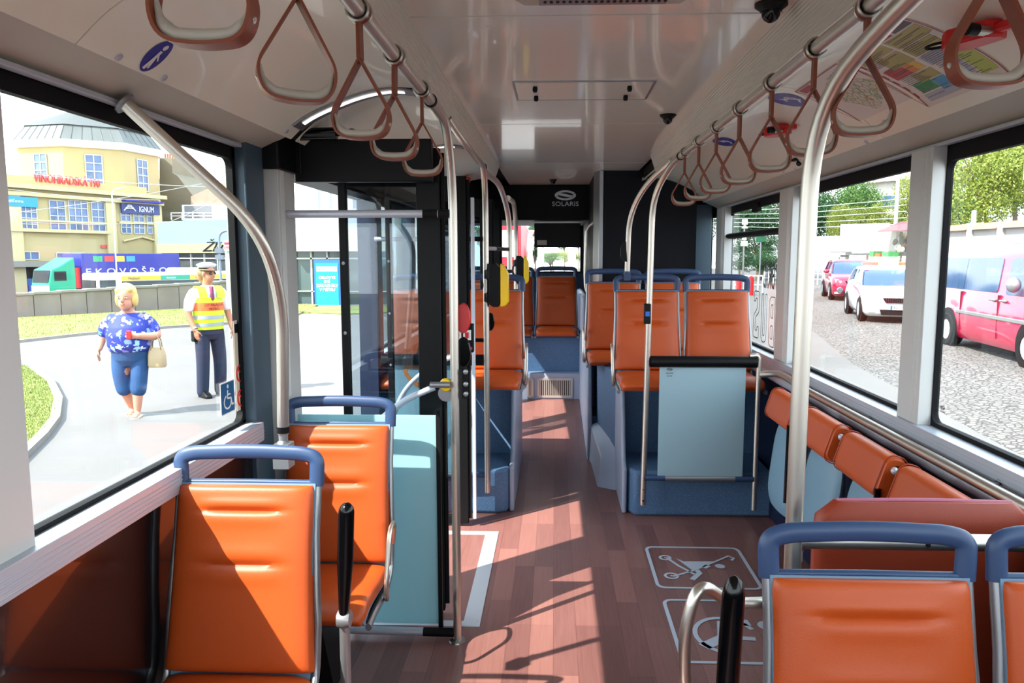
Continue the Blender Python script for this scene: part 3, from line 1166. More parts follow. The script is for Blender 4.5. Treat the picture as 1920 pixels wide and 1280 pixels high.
def bar(label, a, b, r, joints, name='partition_bar'):
    t = thing(name, label, 'handrail', a, group='horizontal bars of the partitions')
    o = Vector(a)
    d = Vector(b) - o
    MB().tube([(0, 0, 0), d], r, 14).build('tube', M['silver'], t)
    j = MB()
    for (u0, u1) in joints:
        j.tube([d * u0, d * u1], r * 1.08, 14)
    j.build('joint', M['black'] if r < 0.013 else M['rubber'], t)
    return t


bar('upper horizontal bar of the near door partition between pillar and pole', (WL + 0.07, 2.95, 1.765), (XL - 0.015, 2.95, 1.765), 0.0155, [(0.84, 0.93), (0.935, 1.0)])
bar('lowest horizontal bar of the near door partition just above the floor', (WL + 0.07, 2.965, 0.035), (XL - 0.015, 2.955, 0.035), 0.017, [(0.8, 1.0)])
bar('upper horizontal bar of the far door partition on the podium', (WL + 0.06, 4.44, 1.70), (-0.423, 4.42, 1.70), 0.0135, [(0.8, 1.0)])
bar('short horizontal bar joining the two far left poles', (-0.39, 4.44, 1.645), (-0.31, 4.97, 1.645), 0.0115, [(0.3, 1.0)])
bar('bar joining the door leaf edge and the podium pole at seat height', (-0.50, 4.44, 1.10), (-0.42, 4.43, 1.10), 0.011, [(0, 1.0)])

# ------------------------------------------------------------------ near partition, doors
t = thing('door_partition', 'pale mint glass partition panel behind the second left seat', 'partition', (-0.73, 3.0, 0.05))
MB().box(-0.33, 0.245, -0.004, 0.004, 0.0, 0.90).build('glass_panel', M['mint'], t, bevel=0.002)
m = MB()
oval_logo(m, (0.02, -0.0055, 0.55), (1, 0, 0), (0, 0, 1), 0.06)
oval_logo(m, (0.02, -0.0055, 0.70), (1, 0, 0), (0, 0, 1), 0.06)
m.build('printed_logo', M['print'], t)
m = MB().box(0.245, 0.262, -0.012, 0.012, -0.03, 0.92)
m.build('edge_profile', M['rubber'], t)


def door_leaf(name, x0, x1, y, label, ybig=2.03, angle=0.0):
    t = thing(name, label, 'door leaf', (x0, y, 0.02), (0, 0, angle), group='open inward swinging door leaves')
    w = x1 - x0
    h = ybig
    f = MB()
    f.box(0, 0.035, -0.015, 0.015, 0, h).box(w - 0.10, w, -0.018, 0.018, 0, h)
    f.box(0, w, -0.014, 0.014, h - 0.14, h).box(0, w, -0.014, 0.014, 0, 0.05)
    f.build('leaf_frame', M['black'], t, bevel=0.004)
    MB().box(0.03, w - 0.09, -0.003, 0.003, 0.04, h - 0.13).build('leaf_glass', M['dglass'], t)
    e = MB().tube([(w + 0.006, 0, 0.03), (w + 0.006, 0, h - 0.02)], 0.008, 10)
    e.box(w + 0.004, w + 0.018, -0.006, 0.006, 0.03, h - 0.02)
    e.build('rubber_edge', M['rubber'], t)
    r = MB().tube(fillet([(0.02, -0.03, 0.62), (0.10, -0.06, 0.82), (0.28, -0.06, 0.97), (w - 0.03, -0.04, 1.02)], 0.12, 6), 0.014, 12)
    r.build('grab_rail', M['silver'], t)
    b = MB()
    for zz in (0.95, 1.25, 1.55):
        b.lathe([(0.008, 0), (0.007, 0.004), (0, 0.005)], (0.018, -0.016, zz), 10, (0, -1, 0))
    b.build('hinge_bolts', M['frame'], t)
    return t


door_leaf('bus_door_leaf', -0.92, -0.485, 3.19, 'near tinted door leaf standing open between the pillar and the pole')
door_leaf('bus_door_leaf', -0.97, -0.505, 4.29, 'far tinted door leaf standing open beside the raised left podium')
door_leaf('bus_door_leaf', -1.02, -0.50, 6.02, 'dark rear door leaf edge behind the left podium seats')
door_leaf('bus_door_leaf', -1.02, -0.52, 7.15, 'farthest rear door leaf beside the rear bench')
# aluminium edge of the far leaf
tag(MB().box(-0.478, -0.458, 4.27, 4.29, 0.05, 1.93).build('aluminium_edge_strip', M['silver'], bevel=0.002), 'tall narrow aluminium strip on the far door leaf edge', 'door trim')
# door motor arm above
t = thing('door_closer', 'black cylindrical door closer arm under the cove by the silver pillar', 'door closer', (-0.92, 2.98, 2.075))
MB().tube([(-0.17, 0, 0), (0.06, 0.0, 0.005)], 0.024, 14).build('cylinder', M['gblack'], t)
MB().tube([(0.06, 0, 0.005), (0.10, 0, 0.006)], 0.012, 12).ell((0.12, 0, 0.005), (0.022, 0.018, 0.018)).build('rod_end', M['rubber'], t)
# light lens ring in the cove joint


def cove_band(side, s0, s1, y0, y1, wy, off, mats, name, n=14):
    m = MB()
    rings = []
    for k in range(n + 1):
        s_ = s0 + (s1 - s0) * k / n
        y = y0 + (y1 - y0) * k / n
        p, nn = cove_pt(side, s_, y, off)
        q, _ = cove_pt(side, s_, y, 0.0005)
        rings.append([p + Vector((0, -wy / 2, 0)), p + Vector((0, wy / 2, 0)), q + Vector((0, wy / 2, 0)), q + Vector((0, -wy / 2, 0))])
    m.loft(rings)
    return m


for (yy, nm, ff) in ((2.95, 'near', 0.0), (4.40, 'far', 0.0)):
    t = thing('cove_light_band', 'curved glossy light band in the ceiling cove at the %s end of the door' % nm, 'ceiling light')
    cove_band(-1, 0.05, 0.53, yy + 0.02, yy - 0.10, 0.10, 0.008, None, 'x').build('housing', M['frame'], t)
    cove_band(-1, 0.10, 0.50, yy + 0.0, yy - 0.10, 0.025, 0.012, None, 'x').build('diffuser', mat('diffuser_white_' + nm, (250, 250, 245), 0.3, emit=0.9), t)

# ------------------------------------------------------------------ podium screens


def screen(x0, x1, y, label, both=True):
    t = thing('podium_screen', label, 'glass screen', ((x0 + x1) / 2, y, 0.28), group='pale glass screens in front of the podium seats')
    w = x1 - x0
    g = MB().box(-w / 2 + 0.075, w / 2 - 0.065, -0.004, 0.004, 0.005, 0.68)
    g.build('glass_panel', M['mint2'], t, bevel=0.002)
    MB().tube([(-w / 2 + 0.02, 0, 0.70), (w / 2 - 0.005, 0, 0.70)], 0.034, 20).build('padded_roll', M['black'], t)
    MB().tube([(-w / 2, 0, -0.008), (w / 2, 0, -0.008)], 0.016, 14).build('bottom_rail', M['frame'], t)
    MB().tube([(-w / 2, 0, -0.008), (-w / 2 + 0.12, 0, -0.008)], 0.0168, 14).tube([(w / 2 - 0.11, 0, -0.008), (w / 2, 0, -0.008)], 0.0168, 14).build('rail_joints', M['handle'], t)
    return t, w


t, w = screen(0.548, 1.195, 4.405, 'pale blue glass screen with a black padded roll right of the aisle')
m = MB()
oval_logo(m, (-0.19, -0.0055, 0.655), (1, 0, 0), (0, 0, 1), 0.034)
m.text('SOLARIS', 0.012, (-0.19, -0.0055, 0.628), (1, 0, 0), (0, 0, 1), 0.001, 'CENTER')
m.text('AS2 X4', 0.010, (-0.19, -0.0055, 0.612), (1, 0, 0), (0, 0, 1), 0.001, 'CENTER')
m.build('printed_mark', M['print'], t)
t2, w2 = screen(-1.06, -0.42, 4.43, 'pale glass screen with printed orange ribbon, seen through the near door glass')
m = MB()
# ribbon logo: closed curl and tail
loopp = [(-0.16, 0.66), (-0.02, 0.645), (0.055, 0.60), (0.02, 0.53), (-0.05, 0.45)]
m.strip(fillet([Vector((x, -0.006, z)) for x, z in [(-0.05, 0.52), (-0.15, 0.60), (-0.165, 0.66), (-0.04, 0.655), (0.055, 0.61), (0.03, 0.55), (-0.04, 0.46), (-0.07, 0.38)]], 0.05, 6), (0, 1, 0), 0.001, 0.024)
m.strip(fillet([Vector((x, -0.0065, z)) for x, z in [(-0.05, 0.52), (0.0, 0.47), (0.035, 0.40)]], 0.04, 4), (0, 1, 0), 0.001, 0.02)
m.build('orange_print', mat('orange_print', (236, 126, 30), 0.4), t2)
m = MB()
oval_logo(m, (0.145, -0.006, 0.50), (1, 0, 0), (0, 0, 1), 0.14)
# dark oval with reversed lettering, set on the near face
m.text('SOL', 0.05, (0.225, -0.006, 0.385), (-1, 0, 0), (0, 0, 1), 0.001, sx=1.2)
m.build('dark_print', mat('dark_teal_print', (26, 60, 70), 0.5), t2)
# right-hand short pole of the screen
pole('grab_pole', 'short upright pole at the window side of the right glass screen', 'pole',
     [(1.15, 4.41, 1.015), (1.205, 4.41, 1.02), (1.205, 4.41, 0.97), (1.205, 4.41, 0.08)], r=0.0155, fr=0.03, group=GR)
pole('window_rail', 'long stainless rail along the right wall under the windows', 'handrail',
     [(1.22, 4.41, 0.905), (1.29, 4.3, 0.93), (1.29, 4.1, 0.93), (1.275, 3.9, 0.925), (1.275, 1.65, 0.925)], r=0.019, fr=0.1,
     extra=lambda o: [('wall_brackets', (lambda m: [m.tube([Vector((1.275, y, 0.925)) - o, Vector((1.345, y, 0.925)) - o], 0.012, 12) and m.lathe([(0.026, 0), (0.026, 0.02), (0.02, 0.03)], Vector((1.345, y, 0.925)) - o, 16, (-1, 0, 0)) for y in (3.1, 2.2)] and m)(MB()), 'frame')])

# ------------------------------------------------------------------ flip seats on the right wall
FG = 'folded side-facing seats along the right wall'
FP = {}
m = MB()
rings = []
for k in range(21):
    q = -1 + k / 10
    e = (1 - abs(q) ** 8) ** 0.5 if abs(q) < 1 else 0.0
    e = 0.86 + 0.14 * e
    L = 0.2
    sec = []
    for (x, z) in rrect(0.085 * e, 0.165 * e, 0.036 * e, 5):
        sec.append((x, q * L, z))
    rings.append(sec)
m.loft(rings)
FP['pad'] = m.mesh('back_pad', M['orange'], 50)
m = MB()
for sy in (-0.187, 0.187):
    ring = [(x, sy, z) for x, z in rrect(0.086, 0.166, 0.036, 5)]
    m.tube(ring, 0.0022, 6, closed=True)
FP['pip'] = m.mesh('piping', M['orange2'])
m = MB()
rings = []
for k in range(15):
    q = k / 14
    z = 0.32 + 0.44 * q
    hw = 0.19 - 0.05 * (abs(2 * q - 1) ** 6)
    d = 0.05 - 0.03 * (abs(2 * q - 1) ** 4)
    x0 = -0.01 + 0.05 * q
    rings.append([(x0 - d * math.cos(a) * 1.0, hw * math.sin(a) * (0.9 + 0.1 * abs(math.sin(a))), z) for a in [2 * PI * j / 24 for j in range(24)]])
m.loft(rings)
FP['fold'] = m.mesh('folded_seat_base', M['bluegrey'], 50)
m = MB().box(0.05, 0.10, -0.03, 0.03, 0.05, 0.80).box(0.03, 0.09, -0.20, 0.20, 0.40, 0.44)
FP['brk'] = m.mesh('wall_bracket', M['silver'])
flabels = ['orange folded side seat next to the right glass screen, farthest of the four', 'orange folded side seat mostly hidden behind the stout near pole',
           'orange folded side seat between two metal pivots, second nearest', 'orange folded side seat just behind the wheelchair backrest board, nearest']
for i, y in enumerate((3.74, 3.24, 2.76, 2.28)):
    t = thing('folding_side_seat', flabels[i], 'folding seat', (1.17, y, 0.0), group=FG)
    for nm, key, lc, rt in (('back_pad', 'pad', (0, 0, 0.83), (0, 0.30, 0)), ('piping', 'pip', (0, 0, 0.83), (0, 0.30, 0)), ('folded_seat_base', 'fold', (-0.01, 0, 0.0), (0, 0, 0)), ('wall_bracket', 'brk', (0, 0, 0), (0, 0, 0))):
        o = bpy.data.objects.new(nm, FP[key])
        COL.objects.link(o)
        o.parent = t
        o.location = lc
        o.rotation_euler = rt
    if i in (1, 2):
        m = MB().tube([(0.015, -0.2, 0.865), (0.02, -0.285, 0.865)], 0.016, 12)
        m.build('pivot', M['gblack'], t)
        MB().ell((-0.005, -0.225, 0.87), (0.013, 0.013, 0.013)).build('pivot_cap', M['silver'], t)
    if i in (0, 2):
        MB().tube([(-0.05, -0.205, 0.80), (-0.055, -0.21, 0.42)], 0.012, 10, flat=0.7).build('strap_arm', M['gblack'], t)
# wheelchair backrest board with cross rail
t = thing('wheelchair_backrest', 'wide dark orange padded board behind the lower right seats', 'backrest board', (0.965, 1.93, 0.0))
m = MB()
rings = []
for k in range(17):
    q = k / 16
    z = 0.30 + 0.665 * q
    hw = 0.28
    if q > 0.88:
        hw = 0.28 - 0.05 * ((q - 0.88) / 0.12) ** 3
    d = 0.035 * (1 if q < 0.93 else math.sqrt(max(0.15, 1 - ((q - 0.93) / 0.08) ** 2)))
    rings.append([(hw * math.copysign(abs(math.cos(a)) ** 0.35, math.cos(a)), d * math.copysign(abs(math.sin(a)) ** 0.5, math.sin(a)), z) for a in [2 * PI * j / 32 for j in range(32)]])
m.loft(rings)
m.build('pad', mat('dark_orange_board', (150, 54, 26), 0.45, bump=0.1, bscale=400), t, angle=50)
MB().tube(fillet([(-0.225, 0.0, 0.963), (0, -0.0, 0.968), (0.225, 0, 0.963)], 0.1, 4), 0.006, 8).build('piping', mat('pink_piping', (176, 96, 120), 0.5), t)
t = thing('backrest_rail', 'thick horizontal steel rail in front of the orange backrest board', 'handrail', (0.57, 1.745, 0.925))
MB().tube([(0.0, 0, 0), (0.78, 0, 0)], 0.02, 18).build('tube', M['inox'], t)
MB().lathe([(0.006, 0), (0.006, 0.001), (0, 0.001)], (0.31, -0.02, 0.0), 12, (0, -1, 0.1)).build('hole', M['black'], t)
MB().lathe([(0.024, -0.01), (0.026, 0.012)], (0.012, 0, 0), 16, (1, 0, 0)).build('collar', M['inox2'], t)

# ------------------------------------------------------------------ straps
ST = {}
R0 = NR + 0.004
hw, zb, zn, zt = 0.062, -0.255, -0.095, -0.03
m = MB()
# loop round the rail and neck
loop = [(R0 * math.sin(a), 0, R0 * math.cos(a)) for a in [2 * PI * k / 20 for k in range(20)]]
m.strip(loop, (0, 1, 0), 0.028, 0.004, closed=True)
m.strip([(0, 0, -R0), (0, 0, zn)], (0, 1, 0), 0.028, 0.008)
tri = fillet([(0, 0, zn), (hw, 0, zb + 0.05), (hw - 0.012, 0, zb + 0.006), (0, 0, zb), (-hw + 0.012, 0, zb + 0.006), (-hw, 0, zb + 0.05)], [0.004, 0.03, 0.03, 0.02, 0.03, 0.03], 6, closed=True)
m.strip(tri, (0, 1, 0), 0.028, 0.0045, closed=True)
ST['band'] = m.mesh('leather_band', M['strap'], 50)
m = MB()
path = fillet([(-hw + 0.006, 0, zb + 0.052), (-hw + 0.012, 0, zb + 0.026), (-hw + 0.026, 0, zb + 0.0125), (0, 0, zb + 0.010), (hw - 0.026, 0, zb + 0.0125), (hw - 0.012, 0, zb + 0.026), (hw - 0.006, 0, zb + 0.052)], 0.03, 5)
N_ = len(path)
m.tube(path, [0.004 + 0.0072 * min(1, 6 * min(i, N_ - 1 - i) / N_) for i in range(N_)], 12, flat=0.8, ref=(0, 1, 0))
ST['grip'] = m.mesh('hand_grip', M['grip'], 60)
m = MB()
for sy in (-0.013, 0.013):
    m.tube([(1.05 * R0 * math.sin(a), sy, 1.05 * R0 * math.cos(a)) for a in [2 * PI * k / 20 for k in range(20)]], 0.0035, 8, closed=True)
ST['ring'] = m.mesh('rail_ring', M['inox2'])
m = MB().lathe([(0.0045, 0), (0.004, 0.002), (0.0015, 0.002), (0, 0.001)], (hw - 0.004, 0, zb + 0.03), 10, (1, 0, -0.45))
m.lathe([(0.0045, 0), (0.004, 0.002), (0.0015, 0.002), (0, 0.001)], (-hw + 0.004, 0, zb + 0.03), 10, (-1, 0, -0.45))
ST['riv'] = m.mesh('rivets', M['inox2'])


def strap(x, y, z, label, group, rz=0.0, rx=0.0, ry=0.0):
    t = thing('hand_strap', label, 'strap', (x, y, z), (rx, ry, rz), group=group)
    for nm, k in (('leather_band', 'band'), ('hand_grip', 'grip'), ('rail_ring', 'ring'), ('rivets', 'riv')):
        o = bpy.data.objects.new(nm, ST[k])
        COL.objects.link(o)
        o.parent = t


GL = 'brown hand straps on the left ceiling rail'
GRR = 'brown hand straps on the right ceiling rail'
for (y, rz, ry, lb) in ((0.88, 0.0, 0.02, 'brown hand strap cut by the top edge, nearest on the left rail'),
                        (1.20, 0.45, 0.03, 'brown hand strap second from the camera on the left rail, twisted with visible rivet'),
                        (1.57, -0.02, 0.0, 'brown hand strap on the left rail, third from the camera, ring fully visible'),
                        (1.91, -0.06, 0.02, 'brown hand strap on the left rail overlapped by a larger strap in front'),
                        (2.29, 0.05, 0.0, 'last brown hand strap on the left rail before the rail bends down')):
    strap(XL, y, ZR, lb, GL, rz, 0, ry)
for (y, rz, ry, lb) in ((1.15, 0.08, 0.0, 'largest brown hand strap on the right, in front of the big red hammer'),
                        (1.60, -0.12, 0.0, 'brown hand strap on the right in front of the network map'),
                        (1.91, -0.1, 0.0, 'brown hand strap on the right partly hidden behind the stout curved pole'),
                        (2.27, -0.03, 0.0, 'brown hand strap on the right in front of the small red hammer'),
                        (2.65, 0.05, 0.0, 'brown hand strap on the right rail, fifth from the camera'),
                        (3.02, 0.0, 0.0, 'brown hand strap on the right rail, third from its far end'),
                        (3.38, 0.04, 0.0, 'brown hand strap on the right rail, second from its far end'),
                        (3.74, 0.0, 0.0, 'farthest brown hand strap at the far end of the right rail')):
    strap(XR, y, ZR + 0.005, lb, GRR, rz, 0, ry)

# ------------------------------------------------------------------ validators and stop buttons


def validator(x, y, z, s_, label):
    t = thing('ticket_validator', label, 'validator', (x, y, z), group='yellow ticket validators')
    t.scale = (s_, s_, s_)
    m = MB().prism([(-0.03, -0.13), (0.0, -0.15), (0.035, -0.15), (0.05, -0.12), (0.05, 0.12), (0.02, 0.15), (-0.02, 0.15), (-0.03, 0.13)], 'y', -0.045, 0.045)
    m.build('body', M['black'], t, bevel=0.006)
    MB().prism([(0.05, -0.15), (0.085, -0.142), (0.105, -0.115), (0.105, 0.075), (0.07, 0.145), (0.05, 0.15)], 'y', -0.05, 0.05).build('cover', M['yellow'], t, bevel=0.008)
    m = MB()
    for zz in (-0.085, 0.075):
        m.box(-0.05, 0.0, -0.035, 0.03, zz - 0.035, zz + 0.035)
        m.lathe([(0.024, -0.03), (0.024, 0.03)], (-0.045, 0.0, zz), 14)
    m.build('clamp', M['gblack'], t, bevel=0.004)
    m = MB().tube(fillet([(-0.05, 0, -0.05), (-0.075, 0, 0.0), (-0.05, 0, 0.05)], 0.03, 5), 0.006, 8)
    m.build('cable', M['rubber'], t)


validator(-0.36, 4.40, 1.43, 0.85, 'larger yellow and black ticket validator on the left podium pole')
validator(-0.285, 5.98, 1.49, 0.75, 'smaller yellow ticket validator on the farthest left pole')


def stop_disc(x, y, z, m1, label, r=0.062):
    t = thing('stop_button', label, 'button', (x, y, z), group='round button housings on the poles')
    m = MB()
    n = 12
    poly = [(r * math.cos(2 * PI * k / n) * 0.5, r * math.sin(2 * PI * k / n)) for k in range(n)]
    m.prism(poly, 'y', -0.012, 0.012)
    m.build('housing', M[m1], t, bevel=0.004)
    MB().box(-0.02, 0.0, 0.012, 0.03, -0.03, 0.03).build('clamp', M['rubber'], t)


stop_disc(-0.368, 2.985, 1.352, 'red', 'round red stop button housing behind the near door pole')
stop_disc(-0.368, 2.985, 1.215, 'gblack', 'round black housing just below the red stop button')
stop_disc(-0.385, 4.44, 1.21, 'gblack', 'round black housing below the larger yellow validator', 0.055)
t = thing('stop_button', 'black button box with a blue key on the right podium pole', 'button', (0.542, 4.40, 1.265), group='round button housings on the poles')
MB().box(-0.02, 0.02, -0.03, 0.0, -0.06, 0.06).build('housing', M['black'], t, bevel=0.006)
MB().box(-0.012, 0.012, -0.034, -0.029, -0.014, 0.014).build('key', mat('blue_key', (40, 110, 220), 0.4), t)
t = thing('stop_button', 'black round button box high on the curved pole by the tower', 'button', (0.468, 4.99, 1.63), group='round button housings on the poles')
MB().prism([(0.01, -0.07), (0.01, 0.07), (-0.02, 0.06), (-0.035, 0.02), (-0.035, -0.03), (-0.02, -0.06)], 'y', -0.015, 0.015).build('housing', M['black'], t, bevel=0.004)
# door lock hardware on the near pole
t = thing('door_stop_bracket', 'grey horizontal bracket with yellow lens on the near door pole', 'bracket', (XL, 2.945, 1.09))
MB().tube([(-0.095, -0.02, 0), (-0.015, -0.02, 0)], 0.0125, 12).build('arm', M['frame'], t)
MB().lathe([(0.028, 0), (0.024, 0.012), (0, 0.014)], (-0.035, 0.01, -0.005), 18, (0, -1, 0)).build('yellow_lens', M['yellow'], t)
MB().lathe([(0.012, 0), (0.034, 0.0), (0.034, 0.02), (0.012, 0.02)], (-0.035, 0.03, -0.04), 20, (0, -1, 0)).build('lock_wheel', M['frame'], t)
m = MB()
for zz in (-0.04, 0.0, 0.05):
    m.lathe([(0.011, 0), (0.009, 0.008), (0, 0.01)], (0.045, 0.0, zz), 12, (0, -1, 0))
m.build('bolts', M['frame'], t)
MB().box(0.03, 0.052, 0.002, 0.02, -0.06, 0.06).build('back_plate', M['rubber'], t)
t = thing('destination_unit', 'small black control unit with red markings behind the near pole', 'control unit', (-0.46, 3.75, 1.19))
MB().box(-0.06, 0.05, -0.02, 0.03, -0.075, 0.07).build('case', M['black'], t, bevel=0.004)
MB().box(-0.05, -0.01, -0.024, -0.02, -0.01, 0.04).box(0.0, 0.04, -0.024, -0.02, -0.01, 0.04).build('white_marks', M['white'], t)
MB().box(-0.04, -0.022, -0.027, -0.023, 0.0, 0.03).box(0.01, 0.028, -0.027, -0.023, 0.0, 0.03).box(-0.055, 0.045, -0.024, -0.02, -0.06, -0.045).build('red_marks', M['red'], t)

# ------------------------------------------------------------------ ceiling fittings
t = thing('ceiling_hatch', 'flush framed ceiling hatch with four black knobs', 'hatch', (0.115, 3.28, 2.30))
MB().box(-0.28, 0.28, -0.17, 0.17, -0.004, 0).build('lid', M['ceil'], t)
m = MB()
for (a, b, c_, d) in ((-0.29, 0.29, -0.18, -0.17), (-0.29, 0.29, 0.17, 0.18), (-0.29, -0.28, -0.17, 0.17), (0.28, 0.29, -0.17, 0.17)):
    m.box(a, b, c_, d, -0.005, 0.0)
m.build('frame', M['frame'], t)
for (kx, ky) in ((-0.2, -0.09), (0.19, -0.09), (-0.2, 0.09), (0.19, 0.09)):
    MB().lathe([(0.009, 0), (0.011, 0.012), (0.008, 0.022), (0, 0.024)], (kx, ky, -0.004), 14, (0, 0, -1)).build('knob', M['black'], t)
t = thing('air_outlet', 'grey ceiling air outlet with a perforated grille at the top edge', 'vent', (0.125, 1.93, 2.30))
MB().prism([(-0.25, 0.0), (-0.21, -0.022), (0.21, -0.022), (0.25, 0.0)], 'y', -0.25, 0.20).build('housing', M['trim'], t, bevel=0.006)
MB().box(-0.17, 0.17, -0.22, 0.18, -0.027, -0.0225).build('grille_plate', M['frame'], t)
m = MB()
for j in range(12):
    for i in range(20):
        m.prism([(-0.16 + i * 0.0168 + (0.006 if j % 2 else 0) + 0.005 * math.cos(a), -0.21 + j * 0.033 + 0.009 * math.sin(a)) for a in [PI / 3 * q for q in range(6)]], 'z', -0.0282, -0.0268)
m.build('perforations', M['black'], t)


def dome(x, y, label, s_=1.0, z=2.30):
    t = thing('dome_camera', label, 'camera', (x, y, z), group='black dome cameras on the ceiling')
    t.scale = (s_,) * 3
    MB().lathe([(0.045, 0), (0.045, 0.008), (0.032, 0.018), (0.030, 0.022)], (0, 0, 0), 24, (0, 0, -1)).build('base', M['black'], t)
    MB().lathe([(0.026, 0), (0.025, 0.012), (0.019, 0.022), (0.009, 0.029), (0, 0.031)], (0, 0, -0.022), 20, (0, 0, -1)).build('dome', M['gblack'], t, angle=60)


dome(0.60, 2.2, 'near black dome camera at the top of the ceiling')
dome(0.56, 3.85, 'middle black dome camera beside the fluted duct', 0.9)
dome(-0.02, 7.0, 'tiny far black camera above the dark bulkhead', 0.8)
t = thing('rear_display', 'black display screen hanging in front of the rear window', 'screen', (0.03, 7.85, 1.815))
MB().box(-0.245, 0.235, -0.02, 0.02, -0.125, 0.125).build('case', M['black'], t, bevel=0.006)
MB().box(-0.215, -0.115, -0.0215, -0.02, -0.10, -0.05).build('paper_label', M['trim'], t)


def cove_decal(side, px_list, name, mt, off=0.0015, parent=None, sub=1):
    """flat figure lying on the cove, outlined by picture points"""
    pts = []
    n = len(px_list)
    sy = []
    for i in range(n):
        r = cove_at(side, *px_list[i])
        if r:
            sy.append(r)
    for i in range(len(sy)):
        a, b = sy[i], sy[(i + 1) % len(sy)]
        for k in range(sub):
            q = k / sub
            pts.append(cove_pt(side, a[0] + (b[0] - a[0]) * q, a[1] + (b[1] - a[1]) * q, off)[0])
    return pts


def cove_patch(mb, side, s0, s1, y0, y1, off, n=6, m=0, th=0.0006):
    rings = []
    for k in range(n + 1):
        s_ = s0 + (s1 - s0) * k / n
        p, nn = cove_pt(side, s_, 0, off)
        rings.append([Vector((p.x, y0, p.z)), Vector((p.x, y1, p.z)), Vector((p.x, y1, p.z)) - nn * th, Vector((p.x, y0, p.z)) - nn * th])
    mb.loft(rings, m=m)


def cove_ellipse(mb, side, s0, y0, rs, ry, off, m=0, n=28):
    vs = [cove_pt(side, s0, y0, off)[0]]
    for k in range(n):
        a = 2 * PI * k / n
        vs.append(cove_pt(side, s0 + rs * math.cos(a), y0 + ry * math.sin(a), off)[0])
    mb.add(vs, [(0, 1 + k, 1 + (k + 1) % n) for k in range(n)], m, smooth=False)


def cove_line(mb, side, pts, w, off, m=0):
    """polyline in (s, y)"""
    for (a, b) in zip(pts[:-1], pts[1:]):
        d = Vector((b[0] - a[0], b[1] - a[1]))
        L = d.length
        if L < 1e-6:
            continue
        nrm = Vector((-d.y, d.x)) / L * w / 2
        e = d / L * w * 0.3
        q = [(a[0] - e.x + nrm.x, a[1] - e.y + nrm.y), (b[0] + e.x + nrm.x, b[1] + e.y + nrm.y), (b[0] + e.x - nrm.x, b[1] + e.y - nrm.y), (a[0] - e.x - nrm.x, a[1] - e.y - nrm.y)]
        mb.add([cove_pt(side, s_, y, off)[0] for s_, y in q], [(0, 1, 2, 3)], m, smooth=False)


M['decalblue'] = mat('decal_blue', (48, 48, 150), 0.3)
# priority seat ovals
s1, y1 = cove_at(-1, 292, 104)
t = thing('oval_sticker', 'blue oval sticker with white figure on the left ceiling cove', 'sticker', group='blue oval stickers on the ceiling coves')
m = MB()
cove_ellipse(m, -1, s1, y1, 0.052, 0.036, 0.0015)
m.build('disc', M['decalblue'], t)
m = MB()
cove_ellipse(m, -1, s1 + 0.002, y1 + 0.0, 0.0, 0.0, 0.002)
cove_line(m, -1, [(s1 + 0.04, y1 - 0.006), (s1 + 0.012, y1), (s1 - 0.014, y1 + 0.002)], 0.011, 0.0024)
cove_line(m, -1, [(s1 + 0.036, y1 + 0.007), (s1 + 0.012, y1 + 0.004)], 0.007, 0.0024)
cove_line(m, -1, [(s1 - 0.006, y1 + 0.004), (s1 + 0.010, y1 + 0.018)], 0.005, 0.0024)
cove_ellipse(m, -1, s1 - 0.030, y1 + 0.003, 0.009, 0.008, 0.0024)
m.build('figure', M['white'], t)
for (px, py, rs, ry, lb) in ((1476, 186, 0.075, 0.085, 'blue oval sticker with wheelchair figure on the right cove'), (1358, 265, 0.06, 0.12, 'small blue oval sticker beside the farther straps on the right cove')):
    s1, y1 = cove_at(1, px, py)
    t = thing('oval_sticker', lb, 'sticker', group='blue oval stickers on the ceiling coves')
    m = MB()
    cove_ellipse(m, 1, s1, y1, rs, ry, 0.0015)
    m.build('disc', M['decalblue'], t)
    m = MB()
    q = rs / 0.042
    circ = [(s1 + q * (0.008 + 0.018 * math.cos(a)), y1 - q * (0.008 + 0.02 * math.sin(a))) for a in [PI * 2 * k / 14 for k in range(11)]]
    cove_line(m, 1, circ, 0.006 * q, 0.0024)
    cove_line(m, 1, [(s1 - 0.024 * q, y1 + 0.01 * q), (s1 - 0.004 * q, y1 + 0.004 * q), (s1, y1 - 0.012 * q), (s1 + 0.02 * q, y1 - 0.03 * q)], 0.007 * q, 0.0024)
    cove_line(m, 1, [(s1 - 0.014 * q, y1 + 0.007 * q), (s1 - 0.008 * q, y1 - 0.012 * q)], 0.005 * q, 0.0024)
    cove_ellipse(m, 1, s1 - 0.031 * q, y1 + 0.014 * q, 0.006 * q, 0.007 * q, 0.0024)
    m.build('figure', M['white'], t)

